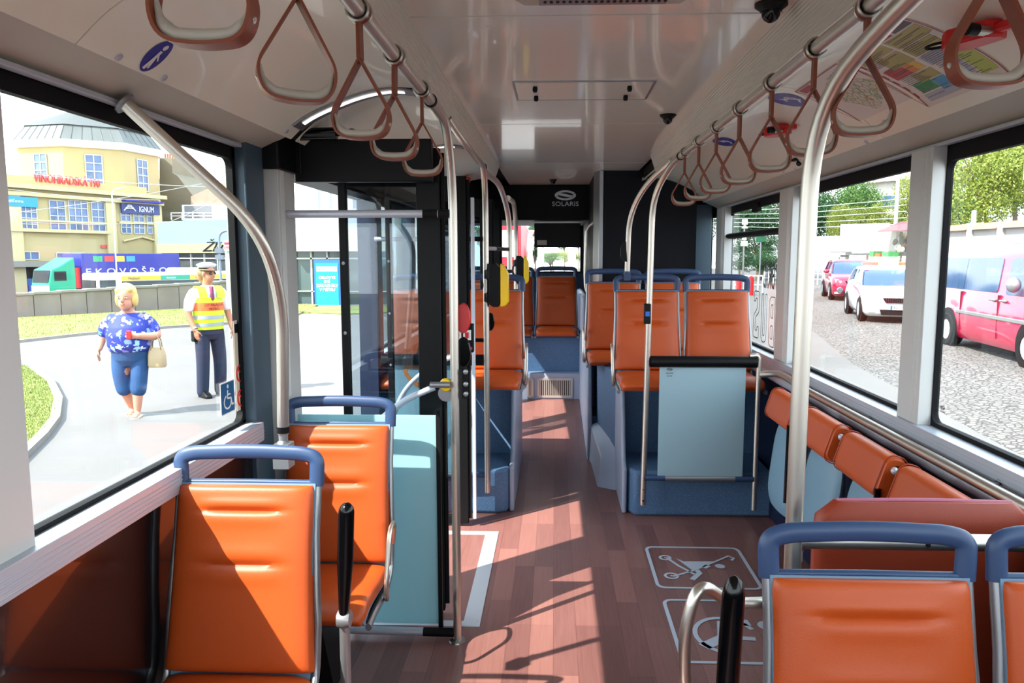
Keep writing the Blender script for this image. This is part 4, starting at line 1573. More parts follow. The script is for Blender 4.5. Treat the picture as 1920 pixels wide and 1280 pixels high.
# network map posters
def poster(s0, s1, y0, y1, label, kind):
    t = thing('wall_poster', label, 'poster', group='transport posters on the right cove')
    m = MB()
    cove_patch(m, 1, s0, s1, y0, y1, 0.001, 10)
    m.build('sheet', mat('poster_paper_' + kind, (226, 218, 208), 0.3), t)
    m = MB()
    cove_line(m, 1, [(s0 + 0.006, y0 + 0.006), (s0 + 0.006, y1 - 0.006), (s1 - 0.006, y1 - 0.006)], 0.004, 0.0022)
    n = 8
    for k in range(n):
        a = s0 + 0.006 + (s1 - s0 - 0.012) * k / n
        b = s0 + 0.006 + (s1 - s0 - 0.012) * (k + 1) / n
        cove_line(m, 1, [(a, y0 + 0.006), (b, y0 + 0.006)], 0.004, 0.0022)
        cove_line(m, 1, [(a, y1 - 0.006), (b, y1 - 0.006)], 0.004, 0.0022)
    cr = mat('poster_crimson_' + kind, (170, 30, 52), 0.35)
    W, H = s1 - s0, y1 - y0
    if kind == 'tariff':
        cove_patch(m, 1, s0 + 0.03 * W + 0.01, s0 + 0.11 * W, y0 + 0.30 * H, y1 - 0.04 * H, 0.0022, 2)
        for k in range(7):
            cove_patch(m, 1, s0 + 0.10 * W + k * 0.115 * W, s0 + 0.10 * W + k * 0.115 * W + 0.075 * W, y1 - 0.035 * H, y1 - 0.02 * H, 0.0022, 2)
    else:
        cove_patch(m, 1, s0 + 0.05 * W, s0 + 0.16 * W, y1 - 0.30 * H, y1 - 0.06 * H, 0.0022, 2)
    m.build('red_print', cr, t)
    if kind == 'tariff':
        col = {'olive': (176, 168, 84), 'yellow': (226, 190, 60), 'orange': (226, 130, 40), 'red': (200, 50, 40), 'green': (50, 160, 90), 'blue': (70, 160, 205), 'pale': (178, 186, 200), 'lime': (186, 204, 92), 'dark': (70, 50, 52)}
        blocks = [('olive', .13, .28, .04, .46), ('olive', .13, .25, .50, .94), ('olive', .30, .44, .10, .46), ('lime', .46, .90, .04, .20), ('pale', .46, .60, .22, .46), ('pale', .64, .84, .22, .40),
                  ('olive', .27, .46, .50, .80), ('red', .42, .58, .70, .92), ('orange', .42, .58, .60, .69), ('yellow', .42, .58, .52, .60), ('olive', .60, .72, .50, .76), ('green', .70, .84, .66, .88), ('blue', .73, .90, .50, .65), ('pale', .86, .95, .5, .9), ('dark', .03, .11, .04, .26)]
        for (c_, a, b, q, w_) in blocks:
            m = MB()
            cove_patch(m, 1, s0 + a * W, s0 + b * W, y0 + q * H, y0 + w_ * H, 0.0018, 4)
            m.build('colour_block', mat('poster_' + c_, col[c_], 0.35) if 'poster_' + c_ not in bpy.data.materials else bpy.data.materials['poster_' + c_], t)
        m = MB()
        rnd = random.Random(5)
        for (q0, q1) in ((.06, .44), (.52, .90)):
            k = 0.15
            while k < 0.92:
                if rnd.random() < 0.8:
                    cove_line(m, 1, [(s0 + k * W, y0 + (q1 - rnd.uniform(0, .02)) * H), (s0 + k * W, y0 + (q0 + rnd.uniform(0, .2)) * H)], 0.0022, 0.0026)
                k += 0.022
        m.build('text_lines', M['print'], t)
    else:
        mm = mat('network_map_lines', (190, 170, 150), 0.4)
        nt = mm.node_tree
        tcn = nt.nodes.new('ShaderNodeTexCoord')
        vo = nt.nodes.new('ShaderNodeTexVoronoi')
        vo.feature = 'DISTANCE_TO_EDGE'
        vo.inputs['Scale'].default_value = 40
        nz = nt.nodes.new('ShaderNodeTexNoise')
        nz.inputs['Scale'].default_value = 9
        cr_ = nt.nodes.new('ShaderNodeValToRGB')
        e = cr_.color_ramp.elements
        e[0].position, e[0].color = 0.3, lin((190, 120, 90))
        e[1].position, e[1].color = 0.7, lin((140, 130, 190))
        q = e.new(0.5)
        q.color = lin((130, 165, 80))
        rp = nt.nodes.new('ShaderNodeValToRGB')
        rp.color_ramp.elements[0].position = 0.03
        rp.color_ramp.elements[1].position = 0.10
        mx = nt.nodes.new('ShaderNodeMixRGB')
        mx.inputs[2].default_value = lin((218, 208, 192))
        L = nt.links.new
        L(tcn.outputs['Object'], vo.inputs['Vector'])
        L(tcn.outputs['Object'], nz.inputs['Vector'])
        L(nz.outputs['Fac'], cr_.inputs[0])
        L(vo.outputs['Distance'], rp.inputs[0])
        L(rp.outputs[0], mx.inputs[0])
        L(cr_.outputs[0], mx.inputs[1])
        L(mx.outputs[0], nt.nodes['Principled BSDF'].inputs['Base Color'])
        m = MB()
        cs, cy = s0 + 0.56 * W, y0 + 0.42 * H
        outline = [(cs + 0.40 * W * math.cos(a) * (0.85 + 0.15 * math.sin(3 * a)), cy + 0.36 * H * math.sin(a) * (0.85 + 0.12 * math.cos(4 * a))) for a in [2 * PI * k / 30 for k in range(30)]]
        m.add([cove_pt(1, cs, cy, 0.0018)[0]] + [cove_pt(1, a, b, 0.0018)[0] for a, b in outline], [(0, 1 + k, 1 + (k + 1) % 30) for k in range(30)], smooth=False)
        m.build('map_drawing', mm, t)
        m = MB()
        for k in range(9):
            cove_line(m, 1, [(s0 + (0.1 + 0.02 * k) * W, y0 + 0.1 * H), (s0 + (0.1 + 0.02 * k) * W, y0 + (0.22 + 0.1 * ((k * 7) % 3)) * H)], 0.0022, 0.0026)
        m.build('text_lines', M['print'], t)


poster(0.20, 0.535, 2.09, 2.54, 'red-bordered tariff poster with yellow, red and green blocks near the big red hammer', 'tariff')
poster(0.20, 0.48, 2.56, 2.99, 'pale city network map poster beside the blue wheelchair oval', 'map')


def hammer(px, py, s_, label, ang):
    s1, y1 = cove_at(1 if px > 1000 else -1, px, py)
    p, nn = cove_pt(1 if px > 1000 else -1, s1, y1, 0.012)
    t = thing('emergency_hammer', label, 'hammer', p, (0, 0, ang), group='red emergency hammers in their holders')
    t.scale = (s_,) * 3
    m = MB()
    m.prism([(-0.03, -0.06), (0.01, -0.075), (0.045, -0.06), (0.05, 0.05), (0.02, 0.085), (-0.02, 0.085), (-0.045, 0.05)], 'z', -0.045, 0.0)
    m.box(-0.012, 0.012, -0.15, -0.05, -0.036, -0.012)
    m.build('holder', M['red'], t, bevel=0.006)
    MB().tube([(-0.055, -0.055, -0.03), (-0.005, -0.055, -0.03)], 0.013, 12).build('striker', M['inox2'], t)
    MB().tube([(-0.085, -0.055, -0.03), (-0.055, -0.055, -0.03)], 0.016, 12).build('cap', M['black'], t)
    MB().tube([(0.0 + 0.03 * math.cos(a) * 0.7, 0.115 + 0.035 * math.sin(a), -0.02) for a in [2 * PI * k / 18 for k in range(18)]], 0.004, 8, closed=True).build('pull_cord', M['rubber'], t)


hammer(1832, 40, 0.95, 'big red emergency hammer with black cord ring near the top right', 0.35)
hammer(1460, 232, 0.9, 'small red emergency hammer behind the straps on the right cove', 0.3)
hammer(1252, 348, 0.8, 'tiny red emergency hammer at the far end of the right cove', 0.3)
hammer(872, 330, 0.8, 'tiny red emergency hammer above the far door leaf on the left', 0.2)
# cove screws and thin panel seams
for (px, py) in ((222, 107), (307, 146), (537, 246)):
    s1, y1 = cove_at(-1, px, py)
    p, nn = cove_pt(-1, s1, y1, 0)
    struct(MB().lathe([(0.011, 0), (0.011, 0.002), (0.008, 0.004), (0.003, 0.004), (0.0, 0.002)], p, 16, nn).build('trim_cove_screw', M['silver']))
for (px, py) in ((1660, 228), (1625, 266), (1493, 318), (1469, 322), (1410, 340), (1392, 345)):
    s1, y1 = cove_at(1, px, py)
    p, nn = cove_pt(1, s1, y1, 0)
    struct(MB().lathe([(0.011, 0), (0.011, 0.002), (0.008, 0.004), (0.003, 0.004), (0.0, 0.002)], p, 16, nn).build('trim_cove_screw', M['silver']))
m = MB()
for (side, y) in ((-1, 1.60), (1, 1.36), (1, 2.953)):
    pass
t = thing('cove_camera', 'small black camera bracket under the right cove beyond the stout pole', 'camera', P(1497, 302, X=1.22))
MB().box(-0.03, 0.02, -0.03, 0.03, 0.0, 0.012).build('plate', M['black'], t)
MB().ell((0, -0.01, -0.012), (0.014, 0.014, 0.014)).build('lens', M['gblack'], t)

# ------------------------------------------------------------------ floor and window pictograms
M['floorprint'] = mat('floor_print', (176, 184, 196), 0.5)


def flat_line(mb, pts, w, z=0.002, closed=False):
    mb.strip([Vector((x, y, z)) for x, y in pts], (0, 0, 1), 0.0012, w, closed=closed)


def flat_disc(mb, c, r, z=0.002, r2=0.0, n=22):
    vs = [(c[0] + r * math.cos(2 * PI * k / n), c[1] + r * math.sin(2 * PI * k / n), z) for k in range(n)]
    if r2:
        vs += [(c[0] + r2 * math.cos(2 * PI * k / n), c[1] + r2 * math.sin(2 * PI * k / n), z) for k in range(n)]
        mb.add(vs, [(k, (k + 1) % n, n + (k + 1) % n, n + k) for k in range(n)], smooth=False)
    else:
        mb.add(vs, [tuple(range(n))], smooth=False)


def flat_poly(mb, pts, z=0.002):
    mb.add([(x, y, z) for x, y in pts], [tuple(range(len(pts)))], smooth=False)


m = MB()
flat_line(m, [(0.76 + x, 3.745 + y) for x, y in rrect(0.50, 0.51, 0.04, 5)], 0.017, closed=True)
G = lambda px, py: tuple(P(px, py, Z=0.002)[:2])
flat_disc(m, G(1247, 1045), 0.034, r2=0.020)
flat_disc(m, G(1259, 1079), 0.038, r2=0.024)
flat_disc(m, G(1247, 1045), 0.006)
flat_disc(m, G(1259, 1079), 0.006)
flat_poly(m, [G(1267, 1046), G(1282, 1052), G(1345, 1052), G(1300, 1070)])
flat_line(m, [G(1262, 1080), G(1298, 1070), G(1352, 1048), G(1366, 1042), G(1376, 1046), G(1372, 1050)], 0.014)
flat_line(m, [G(1250, 1045), G(1272, 1060), G(1302, 1076)], 0.014)
flat_line(m, [G(1320, 1064), G(1328, 1060)], 0.03)
flat_disc(m, G(1350, 1061), 0.026)
flat_line(m, [G(1298, 1086), G(1312, 1074), G(1306, 1068)], 0.028)
tag(m.build('floor_sign', M['floorprint']), 'pale grey pram pictogram in a rounded frame on the floor', 'floor sign', 'pale pictograms printed on the floor')
m = MB()
flat_line(m, [(0.765 + x, 3.09 + y) for x, y in rrect(0.50, 0.54, 0.04, 5)], 0.017, closed=True)
arc = [(0.735 + 0.13 * math.cos(a), 3.04 + 0.15 * math.sin(a)) for a in [math.radians(20 + 13 * k) for k in range(19)]]
flat_line(m, arc, 0.02)
flat_line(m, [(0.86, 3.15), (0.74, 3.14), (0.72, 3.02), (0.62, 2.94)], 0.055)
flat_disc(m, (0.93, 3.13), 0.04)
flat_line(m, [(0.77, 3.02), (0.85, 3.01)], 0.03)
tag(m.build('floor_sign', M['floorprint']), 'pale grey wheelchair pictogram on the floor behind the steel loop', 'floor sign', 'pale pictograms printed on the floor')

# window stickers on the left pane; pictures are printed on the outer face
XS = WL - 0.026


def wpt(px, py):
    p = P(px, py, X=XS)
    return (p.y, p.z)


t = thing('window_sticker', 'square blue wheelchair sticker in the lower corner of the left window', 'sticker', group='stickers on the left window')
q = [wpt(413, 722), wpt(437, 712), wpt(437, 769), wpt(413, 779)]
ya, yb = q[0][0], q[1][0]
za, zb_ = (q[3][1] + q[2][1]) / 2, (q[0][1] + q[1][1]) / 2
MB().box(XS, XS + 0.001, ya - 0.004, yb + 0.004, za - 0.004, zb_ + 0.004).build('border', M['white'], t)
MB().box(XS + 0.001, XS + 0.0018, ya, yb, za, zb_).build('panel', M['signblue'], t)
m = MB()
W_, H_ = yb - ya, zb_ - za


def wl(mb, pts, w, x=XS + 0.0026, closed=False):
    mb.strip([Vector((x, ya + W_ * a, za + H_ * b)) for a, b in pts], (1, 0, 0), 0.0008, w, closed=closed)


wl(m, [(0.48, 0.75), (0.45, 0.48), (0.72, 0.46), (0.80, 0.22), (0.92, 0.24)], H_ * 0.07)
wl(m, [(0.45 + 0.27 * math.cos(math.radians(a)), 0.36 + 0.22 * math.sin(math.radians(a))) for a in range(110, 371, 20)], H_ * 0.055)
wl(m, [(0.48, 0.60), (0.68, 0.60)], H_ * 0.05)
m.lathe([(H_ * 0.07, 0), (0, 0.0004)], (XS + 0.0024, ya + W_ * 0.5, za + H_ * 0.87), 16, (1, 0, 0))
m.build('figure', M['white'], t)
t = thing('window_sticker', 'tall beige strip sticker with two red prohibition signs on the left window', 'sticker', group='stickers on the left window')
ya, yb = wpt(439, 650)[0], wpt(455, 650)[0]
z1_, z0_ = wpt(446, 600)[1], wpt(446, 770)[1]
MB().box(XS, XS + 0.001, ya, yb, z0_, z1_).build('strip', mat('beige_sticker', (205, 196, 176), 0.5), t)
W_ = yb - ya
m = MB()
r_ = W_ * 0.40
for k, zz in ((0, z0_ + r_ * 1.5), (1, z0_ + r_ * 4.6)):
    m.tube([(XS + 0.002, ya + W_ / 2 + r_ * math.cos(a), zz + r_ * math.sin(a)) for a in [2 * PI * j / 20 for j in range(20)]], r_ * 0.13, 6, closed=True)
    m.tube([(XS + 0.002, ya + W_ / 2 - r_ * .7, zz + r_ * .7), (XS + 0.002, ya + W_ / 2 + r_ * .7, zz - r_ * .7)], r_ * 0.11, 6)
m.build('red_rings', M['red'], t)
m = MB()
m.box(XS + 0.001, XS + 0.0016, ya + W_ * 0.1, yb - W_ * 0.1, z1_ - 0.045, z1_ - 0.012)
m.box(XS + 0.001, XS + 0.0016, ya + W_ * 0.4, yb - W_ * 0.45, z0_ + r_ * .9, z0_ + r_ * 2.0)
m.box(XS + 0.001, XS + 0.0016, ya + W_ * 0.4, yb - W_ * 0.45, z0_ + r_ * 4.0, z0_ + r_ * 5.2)
m.build('dark_symbols', M['black'], t)

# lettering on the opening window at right: cut film on the outside, reversed from here
XG = WR + 0.034
t = thing('window_lettering', 'mirrored HYBRID BUS outline lettering on the far right window', 'lettering')
m = MB()
# BUS outlined letters drawn as strokes, in (y, z); outside reads B U S from the near end
zb0, zt0 = 1.02, 1.34


def stroke(mb, pts, w=0.007, closed=False, x=XG):
    mb.strip([Vector((x, y, z)) for y, z in pts], (1, 0, 0), 0.001, w, closed=closed)


def letter_outline(mb, cy, hw_, z0, z1, kind):
    r = hw_ * 0.9
    if kind == 'U':
        o = fillet([Vector((0, cy - hw_, z1)), Vector((0, cy - hw_, z0)), Vector((0, cy + hw_, z0)), Vector((0, cy + hw_, z1)), Vector((0, cy + hw_ * .35, z1)), Vector((0, cy + hw_ * .35, z0 + r * .8)), Vector((0, cy - hw_ * .35, z0 + r * .8)), Vector((0, cy - hw_ * .35, z1))], [0.01, r, r, .01, .01, .03, .03, .01], 5, closed=True)
        stroke(mb, [(p.y, p.z) for p in o], closed=True)
    elif kind == 'B':
        o = fillet([Vector((0, cy - hw_, z0)), Vector((0, cy + hw_, z0)), Vector((0, cy + hw_, (z0 + z1) / 2)), Vector((0, cy + hw_, z1)), Vector((0, cy - hw_, z1))], [0.01, r, 0.01, r, .01], 5, closed=True)
        stroke(mb, [(p.y, p.z) for p in o], closed=True)
        for (a, b) in ((z0 + .05, (z0 + z1) / 2 - .025), ((z0 + z1) / 2 + .025, z1 - .05)):
            o = fillet([Vector((0, cy - hw_ * .3, a)), Vector((0, cy + hw_ * .4, a)), Vector((0, cy + hw_ * .4, b)), Vector((0, cy - hw_ * .3, b))], [.005, .03, .03, .005], 4, closed=True)
            stroke(mb, [(p.y, p.z) for p in o], closed=True)
    else:
        zm = (z0 + z1) / 2
        outer = fillet([Vector((0, cy + hw_, z1 - .07)), Vector((0, cy + hw_, z1)), Vector((0, cy - hw_, z1)), Vector((0, cy - hw_, zm + .02)), Vector((0, cy + hw_ * .3, zm - .02)), Vector((0, cy + hw_ * .3, z0 + .05)), Vector((0, cy - hw_ * .35, z0 + .05)), Vector((0, cy - hw_ * .35, z0 + .08)), Vector((0, cy - hw_, z0 + .08)), Vector((0, cy - hw_, z0)), Vector((0, cy + hw_, z0)), Vector((0, cy + hw_, zm - .01)), Vector((0, cy - hw_ * .3, zm + .04)), Vector((0, cy - hw_ * .3, z1 - .05)), Vector((0, cy + hw_ * .35, z1 - .05)), Vector((0, cy + hw_ * .35, z1 - .07))], .03, 4, closed=True)
        stroke(mb, [(p.y, p.z) for p in outer], closed=True)


letter_outline(m, 4.84, 0.06, zb0, zt0, 'B')
letter_outline(m, 5.02, 0.06, zb0 + 0.01, zt0 + .01, 'U')
letter_outline(m, 5.21, 0.07, zb0 + 0.02, zt0 + .02, 'S')
# HYBRID seen from inside: first letter nearest, so the word runs away along +Y and its glyphs are reversed
m.text('HYBRID', 0.25, (XG, 4.63, 1.39), (0, 1, 0), (0, 0, 1), 0.001, sx=0.52)
for k in range(30):
    stroke(m, [(4.61, 1.0 + k * 0.02), (4.61, 1.01 + k * 0.02)], 0.004)
m.build('film_lettering', M['print'], t)
m = MB()
p = P(1768, 764, X=WR + 0.026)
oval_logo(m, p, (0, -1, 0), (0, 0, 1), 0.03)
m.text('SOLARIS', 0.008, p + Vector((0, 0, -0.018)), (0, -1, 0), (0, 0, 1), 0.0008, 'CENTER')
tag(m.build('glass_mark', M['print']), 'tiny printed oval maker mark low on the nearest right window', 'glass mark', 'maker marks printed on the glass')
# blue fabric item glimpsed at the right edge
tag(MB().ell((1.315, 2.05, 0.87), (0.035, 0.06, 0.05)).build('blue_cap', mat('bright_blue', (20, 110, 225), 0.5)), 'small bright blue knob behind the window rail at right edge', 'knob')
# ------------------------------------------------------------------ outside ground
GZ = -0.34
M['asphalt'] = mat('asphalt', (98, 95, 93), 0.85, bump=0.4, bscale=60, var=0.10, vscale=0.35)
M['grass'] = mat('grass_ground', (108, 116, 54), 0.9, bump=0.8, bscale=30, var=0.3, vscale=2.5)
M['blade'] = mat('grass_blade', (118, 130, 58), 0.8, var=0.25, vscale=3)
M['kerb'] = mat('kerb_stone', (128, 125, 118), 0.8, var=0.1)
M['stonewall'] = mat('wall_slabs', (124, 116, 108), 0.85, bump=0.2, var=0.12, vscale=1.2)


def cobble():
    m = mat('cobblestones', (120, 116, 112), 0.85)
    nt = m.node_tree
    t = nt.nodes.new('ShaderNodeTexCoord')
    v = nt.nodes.new('ShaderNodeTexVoronoi')
    v.inputs['Scale'].default_value = 12
    v.feature = 'DISTANCE_TO_EDGE'
    v2 = nt.nodes.new('ShaderNodeTexVoronoi')
    v2.inputs['Scale'].default_value = 12
    r = nt.nodes.new('ShaderNodeValToRGB')
    r.color_ramp.elements[0].position = 0.02
    r.color_ramp.elements[0].color = (0.35, 0.33, 0.3, 1)
    r.color_ramp.elements[1].position = 0.12
    r.color_ramp.elements[1].color = (1, 1, 1, 1)
    hs = nt.nodes.new('ShaderNodeMixRGB')
    hs.inputs[1].default_value = lin((90, 86, 84))
    hs.inputs[2].default_value = lin((116, 112, 108))
    mx = nt.nodes.new('ShaderNodeMixRGB')
    mx.blend_type = 'MULTIPLY'
    mx.inputs[0].default_value = 1
    bp = nt.nodes.new('ShaderNodeBump')
    bp.inputs['Strength'].default_value = 0.7
    bp.inputs['Distance'].default_value = 0.03
    L = nt.links.new
    L(t.outputs['Object'], v.inputs['Vector'])
    L(t.outputs['Object'], v2.inputs['Vector'])
    L(v2.outputs['Color'], hs.inputs[0])
    L(v.outputs['Distance'], r.inputs[0])
    L(hs.outputs[0], mx.inputs[1])
    L(r.outputs[0], mx.inputs[2])
    L(r.outputs[0], bp.inputs['Height'])
    L(bp.outputs[0], nt.nodes['Principled BSDF'].inputs['Normal'])
    L(mx.outputs[0], nt.nodes['Principled BSDF'].inputs['Base Color'])
    return m


M['cobble'] = cobble()


def poly_slab(pts, z0, z1):
    return MB().prism([(p[0], p[1]) for p in pts], 'z', z0, z1)


struct(poly_slab([(-60, -32), (90, -32), (90, 120), (-11.1, 120), (-11.1, 30.4), (-16.8, 23.0)], GZ - 0.3, GZ).build('ground_asphalt', M['asphalt']))
struct(poly_slab([(-160, -20), (-60, -33), (-11.0, 31), (-11.0, 180), (-160, 180)], -2.8, -2.4).build('ground_lower_road', M['asphalt']))
# cobbled parking strip on the right
CZ = -0.14
cob = [(5.6, -4), (6.2, 8), (7.0, 14), (9.2, 24), (12.4, 36), (24, 60), (60, 60), (44, 20), (26, -4)]
m = MB()
m.loft([[(x - 1.6, y - 0.4, GZ) for x, y in cob], [(x, y, CZ) for x, y in cob]], caps=False)
m.add([(x, y, CZ) for x, y in cob], [tuple(range(len(cob)))])
struct(m.build('ground_cobbles', M['cobble'], angle=80))
g2 = lambda px, py, z=GZ: (P(px, py, Z=z).x, P(px, py, Z=z).y)
wa, wb_ = Vector((-27.5, 9.0)), Vector((-11.4, 30.0))
gr = [g2(-260, 668), g2(0, 646), (g2(150, 629)), g2(300, 616), g2(440, 607), g2(540, 600), (-9.3, 29.0), (-11.2, 29.6), (-16.5, 22.7), (-27.3, 8.8)]
struct(poly_slab(gr, GZ, GZ + 0.05).build('ground_grass_far', M['grass']))
grn = [g2(-300, 1000), g2(-350, 690), g2(10, 682), g2(60, 694), g2(95, 720), g2(110, 752), g2(104, 790), g2(80, 822), g2(30, 870), g2(-60, 960)]
struct(poly_slab(grn, GZ, GZ + 0.05).build('ground_grass_near', M['grass']))
struct(poly_slab([g2(500, 584), g2(500, 578), g2(900, 572), g2(900, 580), g2(650, 590)], GZ, GZ + 0.04).build('ground_grass_door', M['grass']))
kb = MB()
kb.strip([Vector((*g2(px, py), GZ + 0.02)) for px, py in ((60, 694), (95, 720), (110, 752), (104, 790), (80, 822), (30, 870), (-60, 960))], (0, 0, 1), 0.09, 0.10)
kb.strip([Vector((*g2(px, py), GZ + 0.02)) for px, py in ((-260, 668), (0, 646), (150, 629), (300, 616), (440, 607), (540, 600))], (0, 0, 1), 0.09, 0.12)
struct(kb.build('ground_kerb', M['kerb']))


def inside(p, poly):
    c_ = False
    n = len(poly)
    for i in range(n):
        a, b = poly[i], poly[(i + 1) % n]
        if (a[1] > p[1]) != (b[1] > p[1]) and p[0] < (b[0] - a[0]) * (p[1] - a[1]) / (b[1] - a[1]) + a[0]:
            c_ = not c_
    return c_


def blades(name, poly, n, h, label, zlim=None):
    rnd = random.Random(11)
    xs = [p[0] for p in poly]
    ys = [p[1] for p in poly]
    vs, fs = [], []
    k = 0
    while k < n:
        x, y = rnd.uniform(min(xs), max(xs)), rnd.uniform(min(ys), max(ys))
        if not inside((x, y), poly):
            continue
        a = rnd.uniform(0, PI)
        w = h * 0.22
        hh = h * rnd.uniform(0.5, 1.2)
        dx, dy = math.cos(a) * w, math.sin(a) * w
        tx, ty = rnd.uniform(-0.5, 0.5) * hh, rnd.uniform(-0.5, 0.5) * hh
        o = len(vs)
        vs += [(x - dx, y - dy, GZ + 0.04), (x + dx, y + dy, GZ + 0.04), (x + tx, y + ty, GZ + 0.05 + hh)]
        fs.append((o, o + 1, o + 2))
        k += 1
    ob = MB().add(vs, fs).build(name, M['blade'])
    tag(ob, label, 'grass', kind='stuff')


blades('grass', [g2(-60, 900), g2(-60, 690), g2(10, 682), g2(60, 694), g2(95, 720), g2(113, 752), g2(108, 790), g2(84, 822), g2(34, 870)], 14000, 0.03, 'short yellow-green grass of the near island by the kerb')
blades('grass', gr, 14000, 0.045, 'sunlit grass strip in front of the low stone wall')

# low wall of stone slabs
d_ = (wb_ - wa)
t_ = d_.normalized()
nrm_ = Vector((t_.y, -t_.x))
m = MB()
N_ = 34
rnd = random.Random(3)
for k in range(N_):
    a = wa + d_ * (k / N_)
    b = wa + d_ * ((k + 1) / N_ - 0.0008)
    off = rnd.uniform(-0.012, 0.012)
    q = [a + nrm_ * (0.0 + off), b + nrm_ * (0.0 + off), b - nrm_ * 0.35, a - nrm_ * 0.35]
    zt = GZ + 0.18 + 0.82 * k / N_
    m.prism([(v.x, v.y) for v in q], 'z', GZ - 2.1, zt)
w_ = m.build('wall_outdoor_slabs', M['stonewall'])
struct(w_)
m = MB()
for k in range(N_):
    a = wa + d_ * (k / N_)
    b = wa + d_ * ((k + 1) / N_)
    zt = GZ + 0.18 + 0.82 * k / N_
    q = [a + nrm_ * 0.05, b + nrm_ * 0.05, b - nrm_ * 0.4, a - nrm_ * 0.4]
    m.prism([(v.x, v.y) for v in q], 'z', zt, zt + 0.07)
struct(m.build('wall_outdoor_coping', M['kerb']))


# ------------------------------------------------------------------ facade helper
class Facade:
    """a vertical wall plane through two ground points; pictures points map onto it"""
    def __init__(s, a, b):
        s.a = Vector((a[0], a[1], 0))
        s.u = (Vector((b[0], b[1], 0)) - s.a)
        s.L = s.u.length
        s.u.normalize()
        s.n = Vector((s.u.y, -s.u.x, 0))
        if s.n.dot(EYE - s.a) < 0:
            s.n = -s.n

    def uz(s, px, py):
        d = _F * FPX + _R * (px - PCX) + _U * (PCY - py)
        t = (s.a - EYE).dot(s.n) / d.dot(s.n)
        p = EYE + d * t
        return ((p - s.a).dot(s.u), p.z)

    def pt(s, u, z, o=0.0):
        p = s.a + s.u * u + s.n * o
        return Vector((p.x, p.y, z))

    def slab(s, mb, u0, u1, z0, z1, o0, o1, m=0):
        vs = [s.pt(u, z, o) for u in (u0, u1) for o in (o0, o1) for z in (z0, z1)]
        mb.add(vs, [(0, 1, 3, 2), (4, 6, 7, 5), (0, 4, 5, 1), (2, 3, 7, 6), (0, 2, 6, 4), (1, 5, 7, 3)], m)

    def pix(s, mb, x0, y0, x1, y1, o0, o1, m=0):
        """slab over a picture rectangle; heights follow its middle"""
        xm = (x0 + x1) / 2
        ua, ub = s.uz(x0, y0)[0], s.uz(x1, y0)[0]
        za, zb = s.uz(xm, y1)[1], s.uz(xm, y0)[1]
        s.slab(mb, ua, ub, za, zb, o0, o1, m)
        return ua, ub, za, zb


def facade_window(F, t, x0, y0, x1, y1, glassm, framem, nx=2, nz=3, o=0.0):
    m = MB()
    ua, ub, za, zb = F.pix(m, x0, y0, x1, y1, o - 0.05, o + 0.03)
    wd = m.build('window', glassm, t)
    b = MB()
    fw = 0.09
    for k in range(nx + 1):
        u = ua + (ub - ua) * k / nx
        F.slab(b, u - fw / 2, u + fw / 2, za, zb, o + 0.03, o + 0.10)
    for k in range(nz + 1):
        z = za + (zb - za) * k / nz
        F.slab(b, ua, ub, z - fw / 2, z + fw / 2, o + 0.03, o + 0.10)
    b.build('muntins', framem, wd)
    return ua, ub, za, zb


M['ochre'] = mat('ochre_render', (168, 154, 112), 0.85, var=0.05, vscale=0.3)
M['ochre2'] = mat('ochre_ledge', (186, 174, 134), 0.85)
M['roofmetal'] = mat('grey_roof_sheet', (88, 92, 90), 0.6, var=0.1, vscale=0.5)
M['roofblue'] = mat('blue_grey_roof', (56, 66, 70), 0.6)
M['winblue'] = mat('facade_glass', (84, 106, 144), 0.15, var=0.25, vscale=1.2)
M['winframe'] = mat('window_frames', (180, 182, 176), 0.6)

# yellow corner building
A_ = P(-95, 480, Y=70)
B_ = P(303, 480, Y=92)
F1 = Facade((A_.x, A_.y), (B_.x, B_.y))
t = thing('yellow_building', 'large ochre corner building with grey domed roof and red lettering', 'building')
m = MB()
zr = F1.uz(303, 372)[1]
F1.slab(m, 0, F1.L, -3, zr, -16, 0)
m.build('facade', M['ochre'], t)
m = MB()
zc = F1.uz(290, 352)[1]
F1.slab(m, -0.3, F1.L - 1.2, zr + 0.35, zc, -15, -0.5)
m.build('parapet', M['ochre'], t)
m = MB()
F1.slab(m, -0.6, F1.L + 0.6, zr - 0.15, zr + 0.3, -1.0, 0.8)
F1.slab(m, -0.6, F1.L + 0.4, zr - 0.9, zr - 0.5, -1.0, 0.45)
zz = F1.uz(300, 440)[1]
F1.slab(m, 0, F1.L * 0.70, zz - 0.1, zz + 0.25, 0, 0.45)
F1.slab(m, 0, F1.L * 0.70, zz + 1.0, zz + 1.2, 0, 0.25)
F1.slab(m, F1.L * 0.76, F1.L * 0.985, zz + 1.2, zz + 1.4, 0, 0.25)
for u in (0.27, 0.72, 0.985):
    F1.slab(m, F1.L * u - 0.7, F1.L * u + 0.5, -3, zr - 0.5, 0, 0.3)
